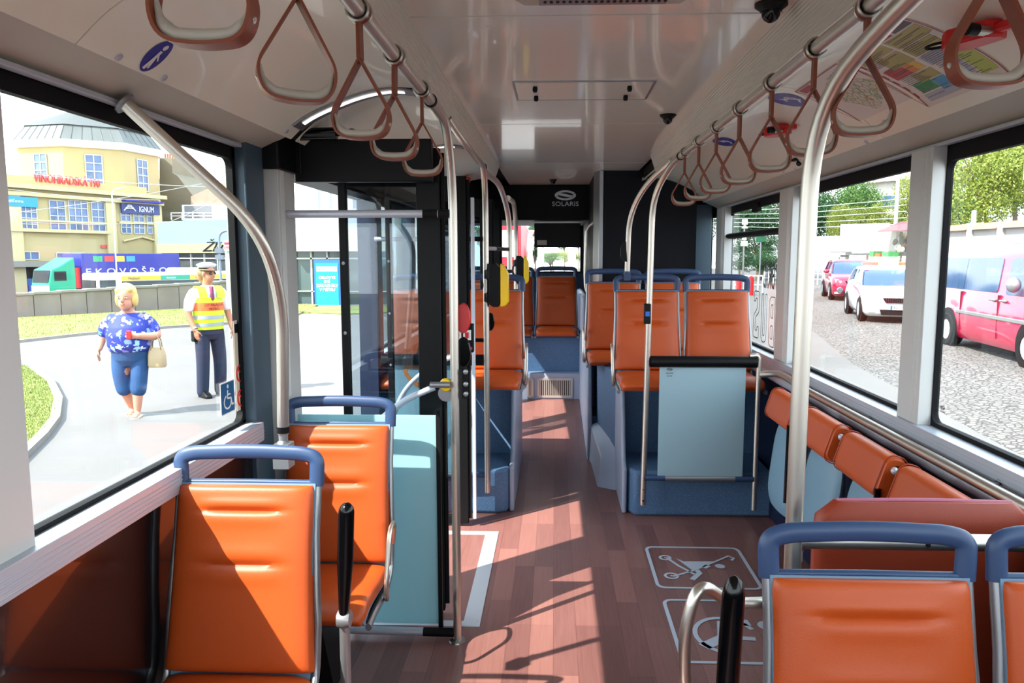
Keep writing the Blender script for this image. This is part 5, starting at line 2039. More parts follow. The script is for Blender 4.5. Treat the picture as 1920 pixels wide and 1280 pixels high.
# small gable pediment on the right bay
ua, z1g = F1.uz(230, 452)
ub = F1.uz(298, 452)[0]
um, zg = (ua + ub) / 2, F1.uz(262, 444)[1]
for (p, q) in (((ua, z1g), (um, zg)), ((um, zg), (ub, z1g))):
    m.tube([F1.pt(p[0], p[1], 0.15), F1.pt(q[0], q[1], 0.15)], 0.12, 6)
m.build('ledges', M['ochre2'], t)
for (x0, y0, x1, y1, nx) in ((5, 385, 27, 430, 2), (36, 386, 67, 431, 3), (91, 376, 120, 433, 2), (127, 376, 162, 434, 3), (170, 379, 194, 435, 2), (225, 392, 243, 437, 2), (249, 394, 268, 438, 2), (274, 395, 291, 438, 2)):
    facade_window(F1, t, x0, y0, x1, y1, M['winblue'], M['winframe'], nx, 4, 0.0)
for (x0, y0, x1, y1) in ((8, 472, 38, 486), (40, 472, 72, 486), (105, 474, 130, 486), (132, 474, 158, 487), (160, 475, 184, 488)):
    facade_window(F1, t, x0, y0, x1, y1, M['winblue'], M['winframe'], 2, 1, 0.0)
m = MB()
F1.pix(m, 12, 500, 70, 556, 0.0, 0.06)
m.build('entrance_recess', M['black'], t)
m = MB()
F1.pix(m, 8, 489, 104, 500, 0.0, 1.2)
m.build('canopy', M['kerb'], t)
for (x0, y0, x1, y1, c_, nm) in ((18, 520, 32, 532, (200, 110, 40), 'orange_display'), (30, 533, 52, 547, (200, 40, 60), 'red_display'), (49, 522, 62, 550, (50, 90, 160), 'blue_display')):
    m = MB()
    F1.pix(m, x0, y0, x1, y1, 0.07, 0.15)
    m.build(nm, mat(nm, c_, 0.5), t)
# red letters on the parapet
u0, zl = F1.uz(70, 344)
ud = F1.L / 2
m = MB()
tx0 = F1.pt(F1.uz(69, 340)[0], zr + 0.75, -0.45)
tx1 = F1.pt(F1.uz(192, 340)[0], zr + 0.75, -0.45)
wid = (tx1 - tx0).length
m.text('VINOHRADSKÁ 190', 1.25, tx0, F1.u, (0, 0, 1), 0.15, fit=wid, bold=0.012)
m.build('red_lettering', mat('red_letters', (214, 60, 66), 0.5), t)
# banners
m = MB()
ua, ub, za, zb = F1.pix(m, -10, 368, 66, 387, 0.1, 0.35)
m.build('blue_banner', mat('banner_cyan', (40, 140, 205), 0.5), t)
m = MB()
m.text('pojišťovna', 0.45, F1.pt(F1.uz(4, 380)[0], F1.uz(20, 379)[1], 0.4), F1.u, (0, 0, 1), 0.02)
m.build('banner_text', M['white'], t)
m = MB()
ua, ub, za, zb = F1.pix(m, 223, 383, 294, 401, 0.2, 0.45)
m.build('navy_banner', mat('banner_navy', (40, 56, 112), 0.5), t)
m = MB()
F1.pix(m, 223, 377, 294, 380, 0.2, 1.2)
m.build('navy_awning', mat('awning_blue', (34, 30, 140), 0.5), t)
m = MB()
m.text('IGNUM', 0.95, F1.pt(F1.uz(255, 390)[0], (za + zb) / 2 - 0.33, 0.5), F1.u, (0, 0, 1), 0.02, fit=(F1.uz(285, 390)[0] - F1.uz(255, 390)[0]) * 0.9)
for k in range(3):
    hh = 0.32 - k * 0.1
    m.tube([F1.pt(F1.uz(238, 390)[0] + hh * 2.6 * math.cos(a) * 0.9, (za + zb) / 2 - 0.3 + k * 0.28 + hh * math.sin(a), 0.5) for a in [PI * q / 10 for q in range(11)]], 0.06, 6)
m.build('banner_text', M['white'], t)
m = MB()
F1.pix(m, 6, 450, 25, 467, 0.05, 0.15)
m.build('green_sign', mat('green_sign', (24, 140, 112), 0.5), t)
m = MB()
m.text('ordinace', 0.4, F1.pt(F1.uz(8, 456)[0], F1.uz(15, 458)[1], 0.18), F1.u, (0, 0, 1), 0.02)
m.build('green_sign_text', M['white'], t)
m = MB()
F1.pix(m, 188, 459, 201, 465, 0.05, 0.12)
m.build('street_plate', mat('street_plate', (190, 70, 70), 0.5), t)
# octagonal tower with two-stage roof
cT = P(181, 480, Y=97)
RT = 8.3
zb0_ = zr
zt_ = P(180, 273, Y=97 - 5).z
rot8 = math.radians(12)


def octo(r, z, c=cT, n=8):
    return [Vector((c.x + r * math.cos(rot8 + 2 * PI * k / n), c.y + r * math.sin(rot8 + 2 * PI * k / n), z)) for k in range(n)]


m = MB()
m.loft([octo(RT, zb0_ - 2), octo(RT, zt_)])
m.build('tower_wall', M['ochre'], t, angle=20)
m = MB()
m.loft([octo(RT + 0.3, zt_ - 0.5), octo(RT + 0.8, zt_ - 0.1), octo(RT + 0.8, zt_ + 0.3)])
m.build('tower_cornice', M['white'], t, angle=20)
zm_, za_ = P(150, 238, Y=92).z, P(180, 201, Y=97).z
m = MB()
m.loft([octo(RT + 0.5, zt_ + 0.3), octo(RT - 1.0, zm_), ])
m.build('mansard_roof', M['roofmetal'], t, angle=20)
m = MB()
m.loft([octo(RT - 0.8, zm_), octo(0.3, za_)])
m.build('pyramid_roof', mat('roof_top_dimmed', (70, 75, 74), 0.7), t, angle=20)  # roof colour darkened to offset the strong light on its low slope
m = MB()
lo, hi = octo(RT + 0.5, zt_ + 0.3), octo(RT - 1.0, zm_)
for k in range(8):
    for q in range(6):
        a, b = lo[k].lerp(lo[(k + 1) % 8], q / 6), hi[k].lerp(hi[(k + 1) % 8], q / 6)
        m.tube([a, b, b.lerp(Vector((cT.x, cT.y, za_)), 0.9)], 0.05, 4)
m.build('roof_seams', M['roofblue'], t)
oc = octo(RT + 0.02, 0)
for k in range(8):
    a, b = oc[k], oc[(k + 1) % 8]
    mid = (a + b) / 2
    nn = Vector((mid.x - cT.x, mid.y - cT.y, 0)).normalized()
    if nn.dot(Vector((EYE.x - cT.x, EYE.y - cT.y, 0)).normalized()) < 0.15:
        continue
    Fk = Facade((a.x, a.y), (b.x, b.y))
    m = MB()
    Fk.slab(m, Fk.L * 0.36, Fk.L * 0.64, zb0_ + 1.2, zt_ - 1.3, -0.05, 0.05)
    wd = m.build('tower_window', M['winblue'], t)
    b_ = MB()
    for q in range(3):
        u = Fk.L * (0.36 + 0.14 * q)
        Fk.slab(b_, u - 0.06, u + 0.06, zb0_ + 1.2, zt_ - 1.3, 0.05, 0.12)
    for q in range(5):
        z = zb0_ + 1.2 + (zt_ - 1.3 - zb0_ - 1.2) * q / 4
        Fk.slab(b_, Fk.L * 0.36, Fk.L * 0.64, z - 0.06, z + 0.06, 0.05, 0.12)
    b_.build('muntins', M['winframe'], wd)
# side building grey
t = thing('grey_gable_building', 'blank grey-brown gable building behind the ochre building', 'building')
F2 = Facade(tuple(P(296, 480, Y=104)[:2]), tuple(P(375, 480, Y=104)[:2]))
m = MB()
pts = [(299, 500), (299, 296), (323, 296), (323, 324), (333, 330), (361, 366), (361, 500)]
pz = [F2.uz(*q) for q in pts]
m.add([F2.pt(u, z, 0) for u, z in pz] + [F2.pt(u, z, -8) for u, z in pz], [tuple(range(7)), tuple(reversed(range(7, 14)))] + [(i, (i + 1) % 7, 7 + (i + 1) % 7, 7 + i) for i in range(7)])
m.build('gable_wall', mat('gable_plaster', (120, 114, 96), 0.9, var=0.1, vscale=0.3), t)
m = MB()
for k in range(5):
    u, z = F2.uz(303 + 4.5 * k, 296)
    m.tube([F2.pt(u, z, -1), F2.pt(u, z + 0.7, -1)], 0.14, 8)
m.build('chimney_pots', mat('terracotta', (190, 110, 80), 0.7), t)
# red roofed house
t = thing('red_roofed_house', 'house with a pale red tiled roof and a white roof terrace far beyond the lorry', 'building')
F3 = Facade(tuple(P(335, 480, Y=98)[:2]), tuple(P(450, 480, Y=98)[:2]))
m = MB()
pts = [(358, 385), (358, 368), (384, 356), (430, 338), (470, 338), (470, 385)]
pz = [F3.uz(*q) for q in pts]
n = len(pz)
m.add([F3.pt(u, z, 0) for u, z in pz] + [F3.pt(u, z, -8) for u, z in pz], [tuple(range(n)), tuple(reversed(range(n, 2 * n)))] + [(i, (i + 1) % n, n + (i + 1) % n, n + i) for i in range(n)])
m.build('tiled_roof', mat('pale_red_tiles', (196, 128, 112), 0.8, var=0.12, vscale=1), t)
m = MB()
F3.pix(m, 343, 384, 460, 520, -8, 0.3)
m.build('wall', M['white'], t)
m = MB()
F3.pix(m, 348, 386, 398, 408, 0.31, 0.4)
m.build('window_band', mat('grey_window_band', (120, 122, 128), 0.4), t)
m = MB()
for k in range(6):
    F3.pix(m, 331 + k * 20, 400, 333 + k * 20, 413, 1.5, 1.6)
F3.pix(m, 331, 399, 433, 401, 1.5, 1.6)
F3.pix(m, 331, 405, 433, 406.5, 1.5, 1.6)
m.build('terrace_railing', M['white'], t)
# store with light blue fascia
t = thing('supermarket_building', 'low store with light blue fascia and cream sign band beyond the street', 'building')
F4 = Facade(tuple(P(296, 480, Y=84)[:2]), tuple(P(470, 480, Y=78)[:2]))
for (x0, y0, x1, y1, nm, c_, o) in ((300, 413, 470, 457, 'blue_fascia', (160, 198, 214), 0.4), (303, 457, 470, 474, 'cream_band', (216, 204, 156), 0.6), (303, 474, 470, 560, 'dark_glazing', (70, 80, 84), 0.0)):
    m = MB()
    F4.pix(m, x0, y0, x1, y1, -8, o)
    m.build(nm, mat('store_' + nm, tuple(v * 0.7 for v in c_), 0.6), t)
m = MB()
for k in range(7):
    F4.pix(m, 334 + k * 25, 475, 335.5 + k * 25, 520, 0.0, 0.2)
F4.pix(m, 303, 483, 470, 485, 0.0, 0.2)
m.build('glazing_bars', M['winframe'], t)
m = MB()
m.text('Žlín', 1.5, F4.pt(F4.uz(388, 470)[0], F4.uz(388, 471)[1], 0.65), F4.u, (0, 0, 1), 0.05, shear=0.5, sx=1.5)
m.build('script_lettering', M['black'], t)

# metro entrance pavilion seen through the door opening
t = thing('glass_pavilion', 'low glazed pavilion with cream fascia seen through the open door', 'building')
F5 = Facade((-10.3, 30.2), (-3.5, 30.2))
for (x0, y0, x1, y1, nm, c_, o) in ((545, 432, 860, 471, 'cream_fascia', (206, 200, 178), 0.5), (545, 395, 860, 432, 'tiled_parapet', (176, 184, 190), 0.0), (545, 300, 860, 395, 'upper_storey', (196, 200, 206), -3.0), (545, 471, 860, 580, 'dark_glazing', (84, 104, 104), 0.0)):
    m = MB()
    F5.pix(m, x0, y0, x1, y1, -6, o)
    m.build(nm, mat('pavilion_' + nm, tuple(v * 0.84 for v in c_), 0.6 if nm != 'dark_glazing' else 0.15), t)
m = MB()
for k in range(11):
    F5.pix(m, 553 + k * 30, 472, 556 + k * 30, 578, 0.0, 0.12)
F5.pix(m, 545, 483, 860, 486, 0.0, 0.12)
F5.pix(m, 545, 545, 860, 547, 0.0, 0.12)
for k in range(13):
    F5.pix(m, 550 + k * 24, 300, 551.5 + k * 24, 395, -3.0, -2.85)
F5.pix(m, 545, 383, 860, 390, -3.0, -2.8)
m.build('glazing_bars', M['winframe'], t)
t = thing('advertising_lightbox', 'bright blue advertising board with white Czech lettering outside the pavilion', 'sign')
m = MB()
F5.pix(m, 598, 487, 646, 575, 0.5, 0.7)
m.build('frame', mat('ad_frame_blue', (30, 90, 170), 0.5), t)
m = MB()
ua, ub, za, zb = F5.pix(m, 602, 493, 643, 571, 0.7, 0.72)
m.build('panel', mat('ad_cyan', (20, 160, 210), 0.4), t)
m = MB()
F5.pix(m, 604, 499, 641, 508, 0.72, 0.73)
uc = (ua + ub) / 2
for k, s_ in enumerate(('OSLOVTE', 'SVÉ', 'ZÁKAZNÍKY', 'V METRU')):
    m.text(s_, 0.155, F5.pt(uc, zb - 0.62 - 0.16 * k, 0.73), F5.u, (0, 0, 1), 0.01, 'CENTER', bold=0.004)
m.build('white_lettering', M['white'], t)
m = MB()
m.text('METROZOOM', 0.12, F5.pt(uc, zb - 0.28, 0.74), F5.u, (0, 0, 1), 0.01, 'CENTER')
m.build('grey_lettering', M['print'], t)
t = thing('concrete_pylon', 'pale concrete pylon with scribbled graffiti seen through the tinted door glass', 'pylon', (P(765, 480, Y=22).x, 22, GZ))
MB().box(-0.35, 0.35, -0.35, 0.35, 0, 3.2).build('pylon_block', mat('pale_concrete', (176, 168, 152), 0.8, var=0.08, vscale=2), t, bevel=0.02)
m = MB()
for k in range(5):
    z0_ = 1.6 + 0.25 * (k % 2)
    m.tube([(-0.25 + 0.1 * k, -0.36, 1.0), (-0.26 + 0.1 * k, -0.36, z0_ + 0.8), (-0.20 + 0.1 * k, -0.36, z0_ + 0.85), (-0.19 + 0.1 * k, -0.36, 1.1)], 0.008, 5)
m.build('graffiti', M['print'], t)

# ------------------------------------------------------------------ street furniture left
t = thing('tram_wire_pole', 'tall pale green tram pole carrying a red direction sign', 'pole', (P(437, 480, Y=24).x, 24, GZ))
o = Vector(t.location)
MB().lathe([(0.24, 0), (0.24, 2.0), (0.235, 2.1), (0.15, 2.12), (0.13, 4.0), (0.10, 5.6), (0.09, 9)], (0, 0, 0), 16).build('mast', mat('pale_green_paint', (150, 170, 160), 0.5), t)
m = MB()
for (z, w) in ((5.1, 0.4), (4.75, 0.35), (4.35, 0.3)):
    m.tube([(-w, 0, z), (w * 0.7, 0, z + 0.03)], 0.02, 6)
m.build('brackets', M['frame'], t)
t = thing('direction_sign', 'red and white direction sign with two rows fixed to the pale tram pole', 'sign', (P(437, 470, Y=23.74).x, 23.74, P(437, 470, Y=23.74).z))
k_ = 23.6 / 1400
MB().box(-17 * k_, 17 * k_, -0.02, 0.02, 0, 20 * k_).build('panel', M['white'], t)
crs = mat('sign_crimson', (206, 40, 66), 0.5)
MB().box(-16 * k_, 16 * k_, -0.03, -0.02, 11.5 * k_, 16 * k_).box(-16 * k_, 16 * k_, -0.03, -0.02, 3 * k_, 8 * k_).build('red_bars', crs, t)
MB().text('Vinická', 0.085, (-2 * k_, -0.033, 12 * k_), (1, 0, 0), (0, 0, 1), 0.004).text('Jana Maška', 0.085, (-14 * k_, -0.033, 3.8 * k_), (1, 0, 0), (0, 0, 1), 0.004).build('lettering', M['white'], t)
t = thing('street_lamp', 'grey-blue curved lamp post with a traffic light in front of the store', 'lamp', (P(412, 480, Y=40).x, 40, -2.4))
zt2 = P(412, 434, Y=40).z + 2.4
MB().tube(fillet([(0, 0, 0), (0, 0, zt2), (0.9, 0, zt2 + 0.1)], 0.6, 8), 0.07, 8).build('post', mat('blue_grey_paint', (110, 124, 142), 0.5), t)
MB().box(-0.22, 0.22, -0.1, 0.1, zt2 - 1.15, zt2 - 0.9).box(-0.22, 0.22, -0.1, 0.1, zt2 - 1.5, zt2 - 1.25).build('signal_head', mat('signal_grey', (90, 100, 112), 0.5), t)
t = thing('street_lamp', 'pale curved street lamp against the ochre facade', 'lamp', (P(217, 480, Y=55).x, 55, -2.4))
zt2 = P(217, 355, Y=55).z + 2.4
MB().tube(fillet([(0, 0, 0), (0, 0, zt2), (1.1, 0, zt2 + 0.15)], 0.5, 8), 0.05, 8).build('post', M['winframe'], t)
# overhead wires
m = MB()
for (a, b, ya, yb) in (((-20, 316), (440, 352), 50, 50), ((-20, 405), (470, 325), 40, 60), ((-20, 350), (300, 375), 55, 60), ((-20, 412), (330, 416), 50, 60), ((320, 415), (470, 330), 55, 45)):
    p, q = P(*a, Y=ya), P(*b, Y=yb)
    mid = (p + q) / 2 - Vector((0, 0, 0.25))
    m.tube([p, p.lerp(mid, 0.5) - Vector((0, 0, .05)), mid, mid.lerp(q, 0.5) - Vector((0, 0, .05)), q], 0.022, 5)
tag(m.build('tram_wires', mat('wire_grey', (150, 152, 154), 0.5)), 'thin overhead tram wires strung across the left street', 'wires', kind='stuff')

# ------------------------------------------------------------------ vehicles on the lower road
RZ = -2.4


def wheel(mb_t, mb_r, c, r, w, side):
    mb_t.lathe([(r * 0.62, -w / 2), (r * 0.93, -w / 2), (r, -w / 2 + 0.03), (r, w / 2 - 0.03), (r * 0.93, w / 2), (r * 0.62, w / 2)], c, 28, (1, 0, 0), caps=False)
    s = side
    mb_r.lathe([(0.0, s * w * 0.30), (r * 0.2, s * w * 0.36), (r * 0.25, s * w * 0.28), (r * 0.5, s * w * 0.30), (r * 0.60, s * w * 0.46), (r * 0.64, s * w * 0.44)], c, 28, (1, 0, 0))


t = thing('lorry', 'green and blue removal lorry driving behind the low wall', 'lorry', (P(72, 480, Y=62).x, 62, RZ), (0, 0, math.radians(-82)))
t.rotation_euler = (0, 0, math.atan2(-(F1.u.x), F1.u.y))
# local: +Y is the rear, -Y the front
gm = mat('lorry_green', (20, 150, 112), 0.35)
m = MB()
prof = [(0.0, 0.4), (0.0, 1.7), (0.25, 2.85), (0.9, 3.1), (1.0, 3.15), (2.3, 3.9), (2.35, 3.2), (2.35, 0.4)]
m.prism(prof, 'x', -1.2, 1.2)
m.build('cab', gm, t, bevel=0.08)
MB().prism([(-0.03, 1.75), (0.2, 2.8), (0.22, 2.8), (0.0, 1.75)], 'x', -1.05, 1.05).box(-1.22, 1.22, 0.45, 1.5, 1.9, 2.7).build('cab_windows', M['gblack'], t)
MB().box(-1.15, 1.15, -0.06, 0.2, 0.45, 1.5).build('grille', M['winframe'], t)
MB().box(-1.25, 1.25, 2.9, 13.2, 1.1, 4.25).build('trailer_box', mat('lorry_blue', (34, 40, 140), 0.4), t, bevel=0.05)
MB().box(-1.0, 1.0, 2.4, 2.9, 1.2, 3.0).build('red_machinery', M['red'], t)
MB().box(-1.0, 1.0, 0.3, 13.0, 0.6, 1.1).build('chassis', M['rubber'], t)
m = MB()
for k, c_ in enumerate(((40, 150, 100), (214, 60, 60), (225, 190, 60), (60, 140, 210))):
    mm = MB()
    for sx in (-1.27, 1.27):
        mm.box(min(sx, sx * 0.995), max(sx, sx * 0.995), 4.0 + 1.1 * k, 4.9 + 1.1 * k, 3.5, 4.0)
    mm.build('colour_square', mat('square_%d' % k, c_, 0.4), t)
for sx in (-1, 1):
    rt = (0, sx, 0)
    m.text('E K O V O Š R O T', 0.8, (sx * 1.27, 3.2 if sx > 0 else 12.9, 2.35), rt, (0, 0, 1), 0.02, fit=9.4)
m.build('lettering', M['white'], t)
mt, mr = MB(), MB()
for sx in (-1.05, 1.05):
    for yy in (0.9, 9.5, 10.8, 12.0):
        wheel(mt, mr, (sx, yy, 0.5), 0.5, 0.3, 1 if sx > 0 else -1)
mt.build('tyres', M['rubber'], t)
mr.build('rims', M['frame'], t)
# city bus
t = thing('city_bus', 'white articulated city bus with yellow roof adverts behind the low wall', 'bus', (P(150, 480, Y=50).x, 50, RZ))
t.rotation_euler = (0, 0, math.atan2(-(wb_ - wa).x, (wb_ - wa).y))
bz = P(230, 509, Y=55).z - RZ
MB().box(0, 2.5, 0, 17.5, 0.3, bz).build('body', mat('bus_white', (214, 214, 212), 0.35), t, bevel=0.15, seg=3)
m = MB()
m.box(0.1, 2.4, -0.02, 0.1, 1.2, bz - 0.45)
m.build('windscreen', M['gblack'], t)
MB().box(2.49, 2.52, 1.6, 17.2, 1.1, bz - 0.55).box(2.49, 2.51, 0.2, 1.2, 1.1, bz - 0.45).build('side_windows', mat('bus_windows', (40, 56, 60), 0.15), t)
MB().box(2.50, 2.54, 1.6, 4.2, bz - 0.5, bz - 0.2).box(2.50, 2.54, 6.3, 9.4, bz - 0.5, bz - 0.2).box(2.50, 2.54, 14.0, 17.2, bz - 0.5, bz - 0.2).build('yellow_advert', mat('advert_yellow', (226, 180, 60), 0.5), t)
MB().box(2.50, 2.545, 4.2, 6.3, bz - 0.5, bz - 0.2).box(2.50, 2.545, 12.2, 14.0, bz - 0.5, bz - 0.2).build('green_advert', mat('advert_green', (40, 150, 120), 0.5), t)
MB().text('Nejlepší', 0.24, (2.56, 2.0, bz - 0.43), (0, 1, 0), (0, 0, 1), 0.01).text('na jednom místě', 0.22, (2.56, 6.7, bz - 0.43), (0, 1, 0), (0, 0, 1), 0.01).build('advert_text', M['print'], t)
MB().text('bonami', 0.22, (2.56, 4.6, bz - 0.43), (0, 1, 0), (0, 0, 1), 0.01).build('advert_white_text', M['white'], t)
MB().text('124', 0.34, (2.56, 8.3, bz - 0.95), (0, 1, 0), (0, 0, 1), 0.01, bold=0.01).text('Habrová', 0.22, (2.56, 9.1, bz - 0.9), (0, 1, 0), (0, 0, 1), 0.01).build('orange_display', mat('orange_led', (250, 130, 40), 0.5, emit=0.6), t)
MB().box(0.6, 1.9, 5.5, 8.0, bz, bz + 0.3).box(0.6, 1.9, 12, 14.0, bz, bz + 0.25).build('roof_units', M['white'], t, bevel=0.12)
mt, mr = MB(), MB()
for xx in (0.2, 2.3):
    for yy in (2.5, 9.0, 15.0):
        wheel(mt, mr, (xx, yy, 0.48), 0.48, 0.28, 1 if xx > 1 else -1)
mt.build('tyres', M['rubber'], t)
mr.build('rims', M['frame'], t)
# ------------------------------------------------------------------ cars on the right
M['carglass'] = mat('car_glass', (40, 66, 104), 0.06, spec=0.8)
M['chrome'] = mat('chrome', (200, 200, 205), 0.15, 1.0)
M['lamp'] = mat('headlamp', (214, 220, 226), 0.1, spec=0.8)


def ring_xy(y0, y1, hw, r, z, n=5, bow=0.0):
    pts = []
    for (x, y) in rrect(2 * hw, y1 - y0, min(r, hw * 0.9), n, 0, (y0 + y1) / 2):
        f = 1 - (x / hw) ** 2
        if y < y0 + 0.35 * (y1 - y0):
            y -= bow * f
        else:
            y += bow * 0.5 * f
        pts.append((x, y, z))
    return pts


def car(name, label, front, yaw, L, W, H, paint, van=False, kw=None):
    """front: ground point under the front bumper; local +Y runs to the rear"""
    kw = kw or {}
    t = thing(name, label, 'car' if not van else 'van', (front[0], front[1], CZ), (0, 0, yaw))
    hw = W / 2
    belt = kw.get('belt', H * 0.60)
    hood = kw.get('hood', H * 0.56)
    nose = kw.get('nose', H * 0.42)
    gc = 0.17
    m = MB()
    # stacked horizontal rings, bottom to belt
    b = MB()
    b.loft([ring_xy(0.12, L - 0.08, hw - 0.10, 0.30, gc, bow=0.05),
            ring_xy(0.02, L - 0.01, hw - 0.03, 0.32, gc + 0.10, bow=0.08),
            ring_xy(0.0, L, hw - 0.005, 0.34, nose * 0.75, bow=0.09),
            ring_xy(0.03, L - 0.02, hw, 0.36, nose, bow=0.09),
            ring_xy(0.22, L - 0.05, hw - 0.015, 0.40, (nose + hood) / 2 + 0.03, bow=0.10),
            ring_xy(kw.get('hy', 0.75), L - 0.10, hw - 0.04, 0.42, hood + 0.02, bow=0.06),
            ring_xy(kw.get('ws', 1.15) - 0.05, L - 0.14, hw - 0.065, 0.35, belt + 0.005, bow=0.05)])
    b.build('body', paint, t, angle=60)
    ws0, ws1 = kw.get('ws', 1.15), kw.get('ws1', 1.85)
    rb0, rb1 = kw.get('rb', L - 0.20), kw.get('rb1', L - 0.75)
    g = MB()
    g.loft([ring_xy(ws0, rb0, hw - 0.075, 0.28, belt, bow=0.05), ring_xy((ws0 + ws1) / 2, (rb0 + rb1) / 2, hw - 0.13, 0.26, (belt + H) / 2 - 0.02, bow=0.05), ring_xy(ws1, rb1, hw - 0.20, 0.24, H - 0.07, bow=0.04)])
    g.build('windows', M['carglass'], t, angle=60)
    r = MB()
    r.loft([ring_xy(ws1 - 0.05, rb1 + 0.05, hw - 0.185, 0.24, H - 0.10, bow=0.04), ring_xy(ws1 + 0.05, rb1 - 0.02, hw - 0.21, 0.24, H - 0.03, bow=0.04), ring_xy(ws1 + 0.3, rb1 - 0.3, hw - 0.38, 0.24, H, bow=0.02)])
    # pillars
    for sx in (-1, 1):
        def ptp(y, q):
            return (sx * (hw - 0.072 - 0.125 * q), y, belt + (H - 0.08 - belt) * q)
        pil = [((ws0 + 0.07), (ws1 + 0.06)), ((ws0 + rb0) / 2 + 0.05, (ws1 + rb1) / 2 + 0.05), (rb0 - 0.10, rb1 - 0.06)]
        for k, (ya, yb) in enumerate(pil):
            r.strip([ptp(ya, 0), Vector(ptp((ya + yb) / 2, 0.5)) + Vector((sx * 0.012, 0, 0)), ptp(yb, 1)], (0, 1, 0), 0.08 if k != 1 else 0.06, 0.03)
    r.build('roof', paint, t, angle=60)
    mt, mr, ma = MB(), MB(), MB()
    wr = kw.get('wr', 0.32)
    for sx in (-1, 1):
        for yy in (kw.get('fw', 0.85), L - kw.get('rw', 0.80)):
            wheel(mt, mr, (sx * (hw - 0.075), yy, wr), wr, 0.22, sx)
            ma.lathe([(wr + 0.07, -0.02), (wr + 0.07, 0.0), (wr + 0.02, 0.012)], (sx * (hw - 0.012), yy, wr + 0.02), 28, (sx, 0, 0))
    mt.build('tyres', M['rubber'], t)
    mr.build('rims', M['silver'], t)
    ma.build('wheel_arches', M['rubber'], t)
    h = MB()
    for sx in (-1, 1):
        h.loft([[(sx * (hw - 0.08), 0.14, nose + 0.07), (sx * (hw - 0.42), -0.015, nose + 0.02), (sx * (hw - 0.44), -0.02, nose - 0.05), (sx * (hw - 0.12), 0.06, nose - 0.06)],
                [(sx * (hw - 0.10), 0.24, nose + 0.06), (sx * (hw - 0.42), 0.10, nose + 0.01), (sx * (hw - 0.44), 0.08, nose - 0.04), (sx * (hw - 0.14), 0.16, nose - 0.05)]])
    h.build('headlamps', M['lamp'], t, bevel=0.01)
    m = MB()
    m.prism([(-0.44, nose + 0.0), (0.44, nose + 0.0), (0.36, nose - 0.13), (-0.36, nose - 0.13)], 'y', -0.105, 0.05)
    m.prism([(-0.50, 0.36), (0.50, 0.36), (0.45, 0.22), (-0.45, 0.22)], 'y', -0.10, 0.05)
    gl = m.build('grille', M['rubber'], t)
    m = MB()
    for k in range(15):
        x = -0.36 + 0.72 * k / 14
        m.box(x - 0.006, x + 0.006, -0.112, -0.10, nose - 0.12, nose - 0.01)
    m.build('grille_bars', M['chrome'], gl)
    MB().box(-0.26, 0.26, -0.13, -0.105, 0.36, 0.47).build('number_plate', M['white'], t)
    if kw.get('plate'):
        MB().text(kw['plate'], 0.095, (-0.19, -0.132, 0.385), (1, 0, 0), (0, 0, 1), 0.003).build('plate_letters', M['black'], t)
        MB().box(-0.26, -0.215, -0.133, -0.129, 0.36, 0.47).build('plate_blue_band', mat('plate_blue', (30, 90, 190), 0.5), t)
    m = MB()
    for sx in (-1, 1):
        m.box(sx * (hw - 0.22) - 0.13, sx * (hw - 0.22) + 0.13, -0.02, 0.05, 0.27, 0.35)
    m.build('fog_lamps', M['lamp'], t, bevel=0.02)
    m = MB()
    for sx in (-1, 1):
        m.ell((sx * (hw + 0.07), ws0 + 0.55, belt + 0.08), (0.12, 0.07, 0.075))
    m.build('mirrors', paint, t)
    return t


yawc = math.atan2(-0.25, 0.97) * -1  # cars point slightly left of the bus axis
paint_w = mat('white_paint', (214, 216, 218), 0.25, coat=0.6)
paint_r = mat('crimson_paint', (150, 12, 54), 0.25, coat=0.8)
paint_v = mat('magenta_paint', (176, 8, 60), 0.3, coat=0.7)
pf = P(1670, 604, Z=CZ)
yw = math.radians(-14)
t = car('white_car', 'white hatchback with orange roof light bar and blue windscreen behind the near pillar', (pf.x + 0.05, pf.y - 0.4), yw, 4.3, 1.73, 1.46, paint_w, kw=dict(plate='4AL 2175', belt=0.93, hood=0.88, nose=0.66))
MB().box(-0.60, 0.60, 2.05, 2.25, 1.48, 1.56).build('light_bar', M['white'], t, bevel=0.02)
MB().box(-0.66, -0.26, 2.03, 2.27, 1.485, 1.575).box(0.26, 0.66, 2.03, 2.27, 1.485, 1.575).build('orange_beacons', mat('beacon_orange', (240, 84, 50), 0.3), t, bevel=0.02)
m = MB()
for sx in (-1,):
    m.prism([(0.9, 0.74), (1.35, 0.86), (2.3, 0.92), (2.3, 0.87), (1.4, 0.77), (0.95, 0.68)], 'x', -0.868, -0.855)
m.build('pink_stripe', mat('pink_stripe', (226, 90, 130), 0.3), t)
pf = P(1602, 564, Z=CZ)
t = car('red_car', 'crimson crossover car parked behind the white hatchback', (pf.x + 0.0, pf.y - 0.2), yw, 4.35, 1.80, 1.60, paint_r, kw=dict(belt=1.04, hood=1.0, nose=0.78, wr=0.35))
MB().lathe([(0.10, 0), (0.12, 0.02), (0.10, 0.04)], (-0.62, -0.03, 0.42), 20, (0, -1, 0)).build('fog_lamp_ring', M['chrome'], t)
# magenta van: side towards the bus
rw_ = P(1786, 646, Z=CZ)
uu = Vector((math.sin(yw) * 1.0, -math.cos(yw) * 1.0, 0))
uu = Vector((-0.25, -0.97, 0)).normalized()
t = thing('magenta_van', 'magenta passenger van parked beside the nearest right window', 'van', (rw_.x - 0.1, rw_.y, CZ), (0, 0, math.atan2(0.25, 0.97) * -1))
t.rotation_euler[2] = math.radians(-7)
t.scale = (1, 1, 0.95)
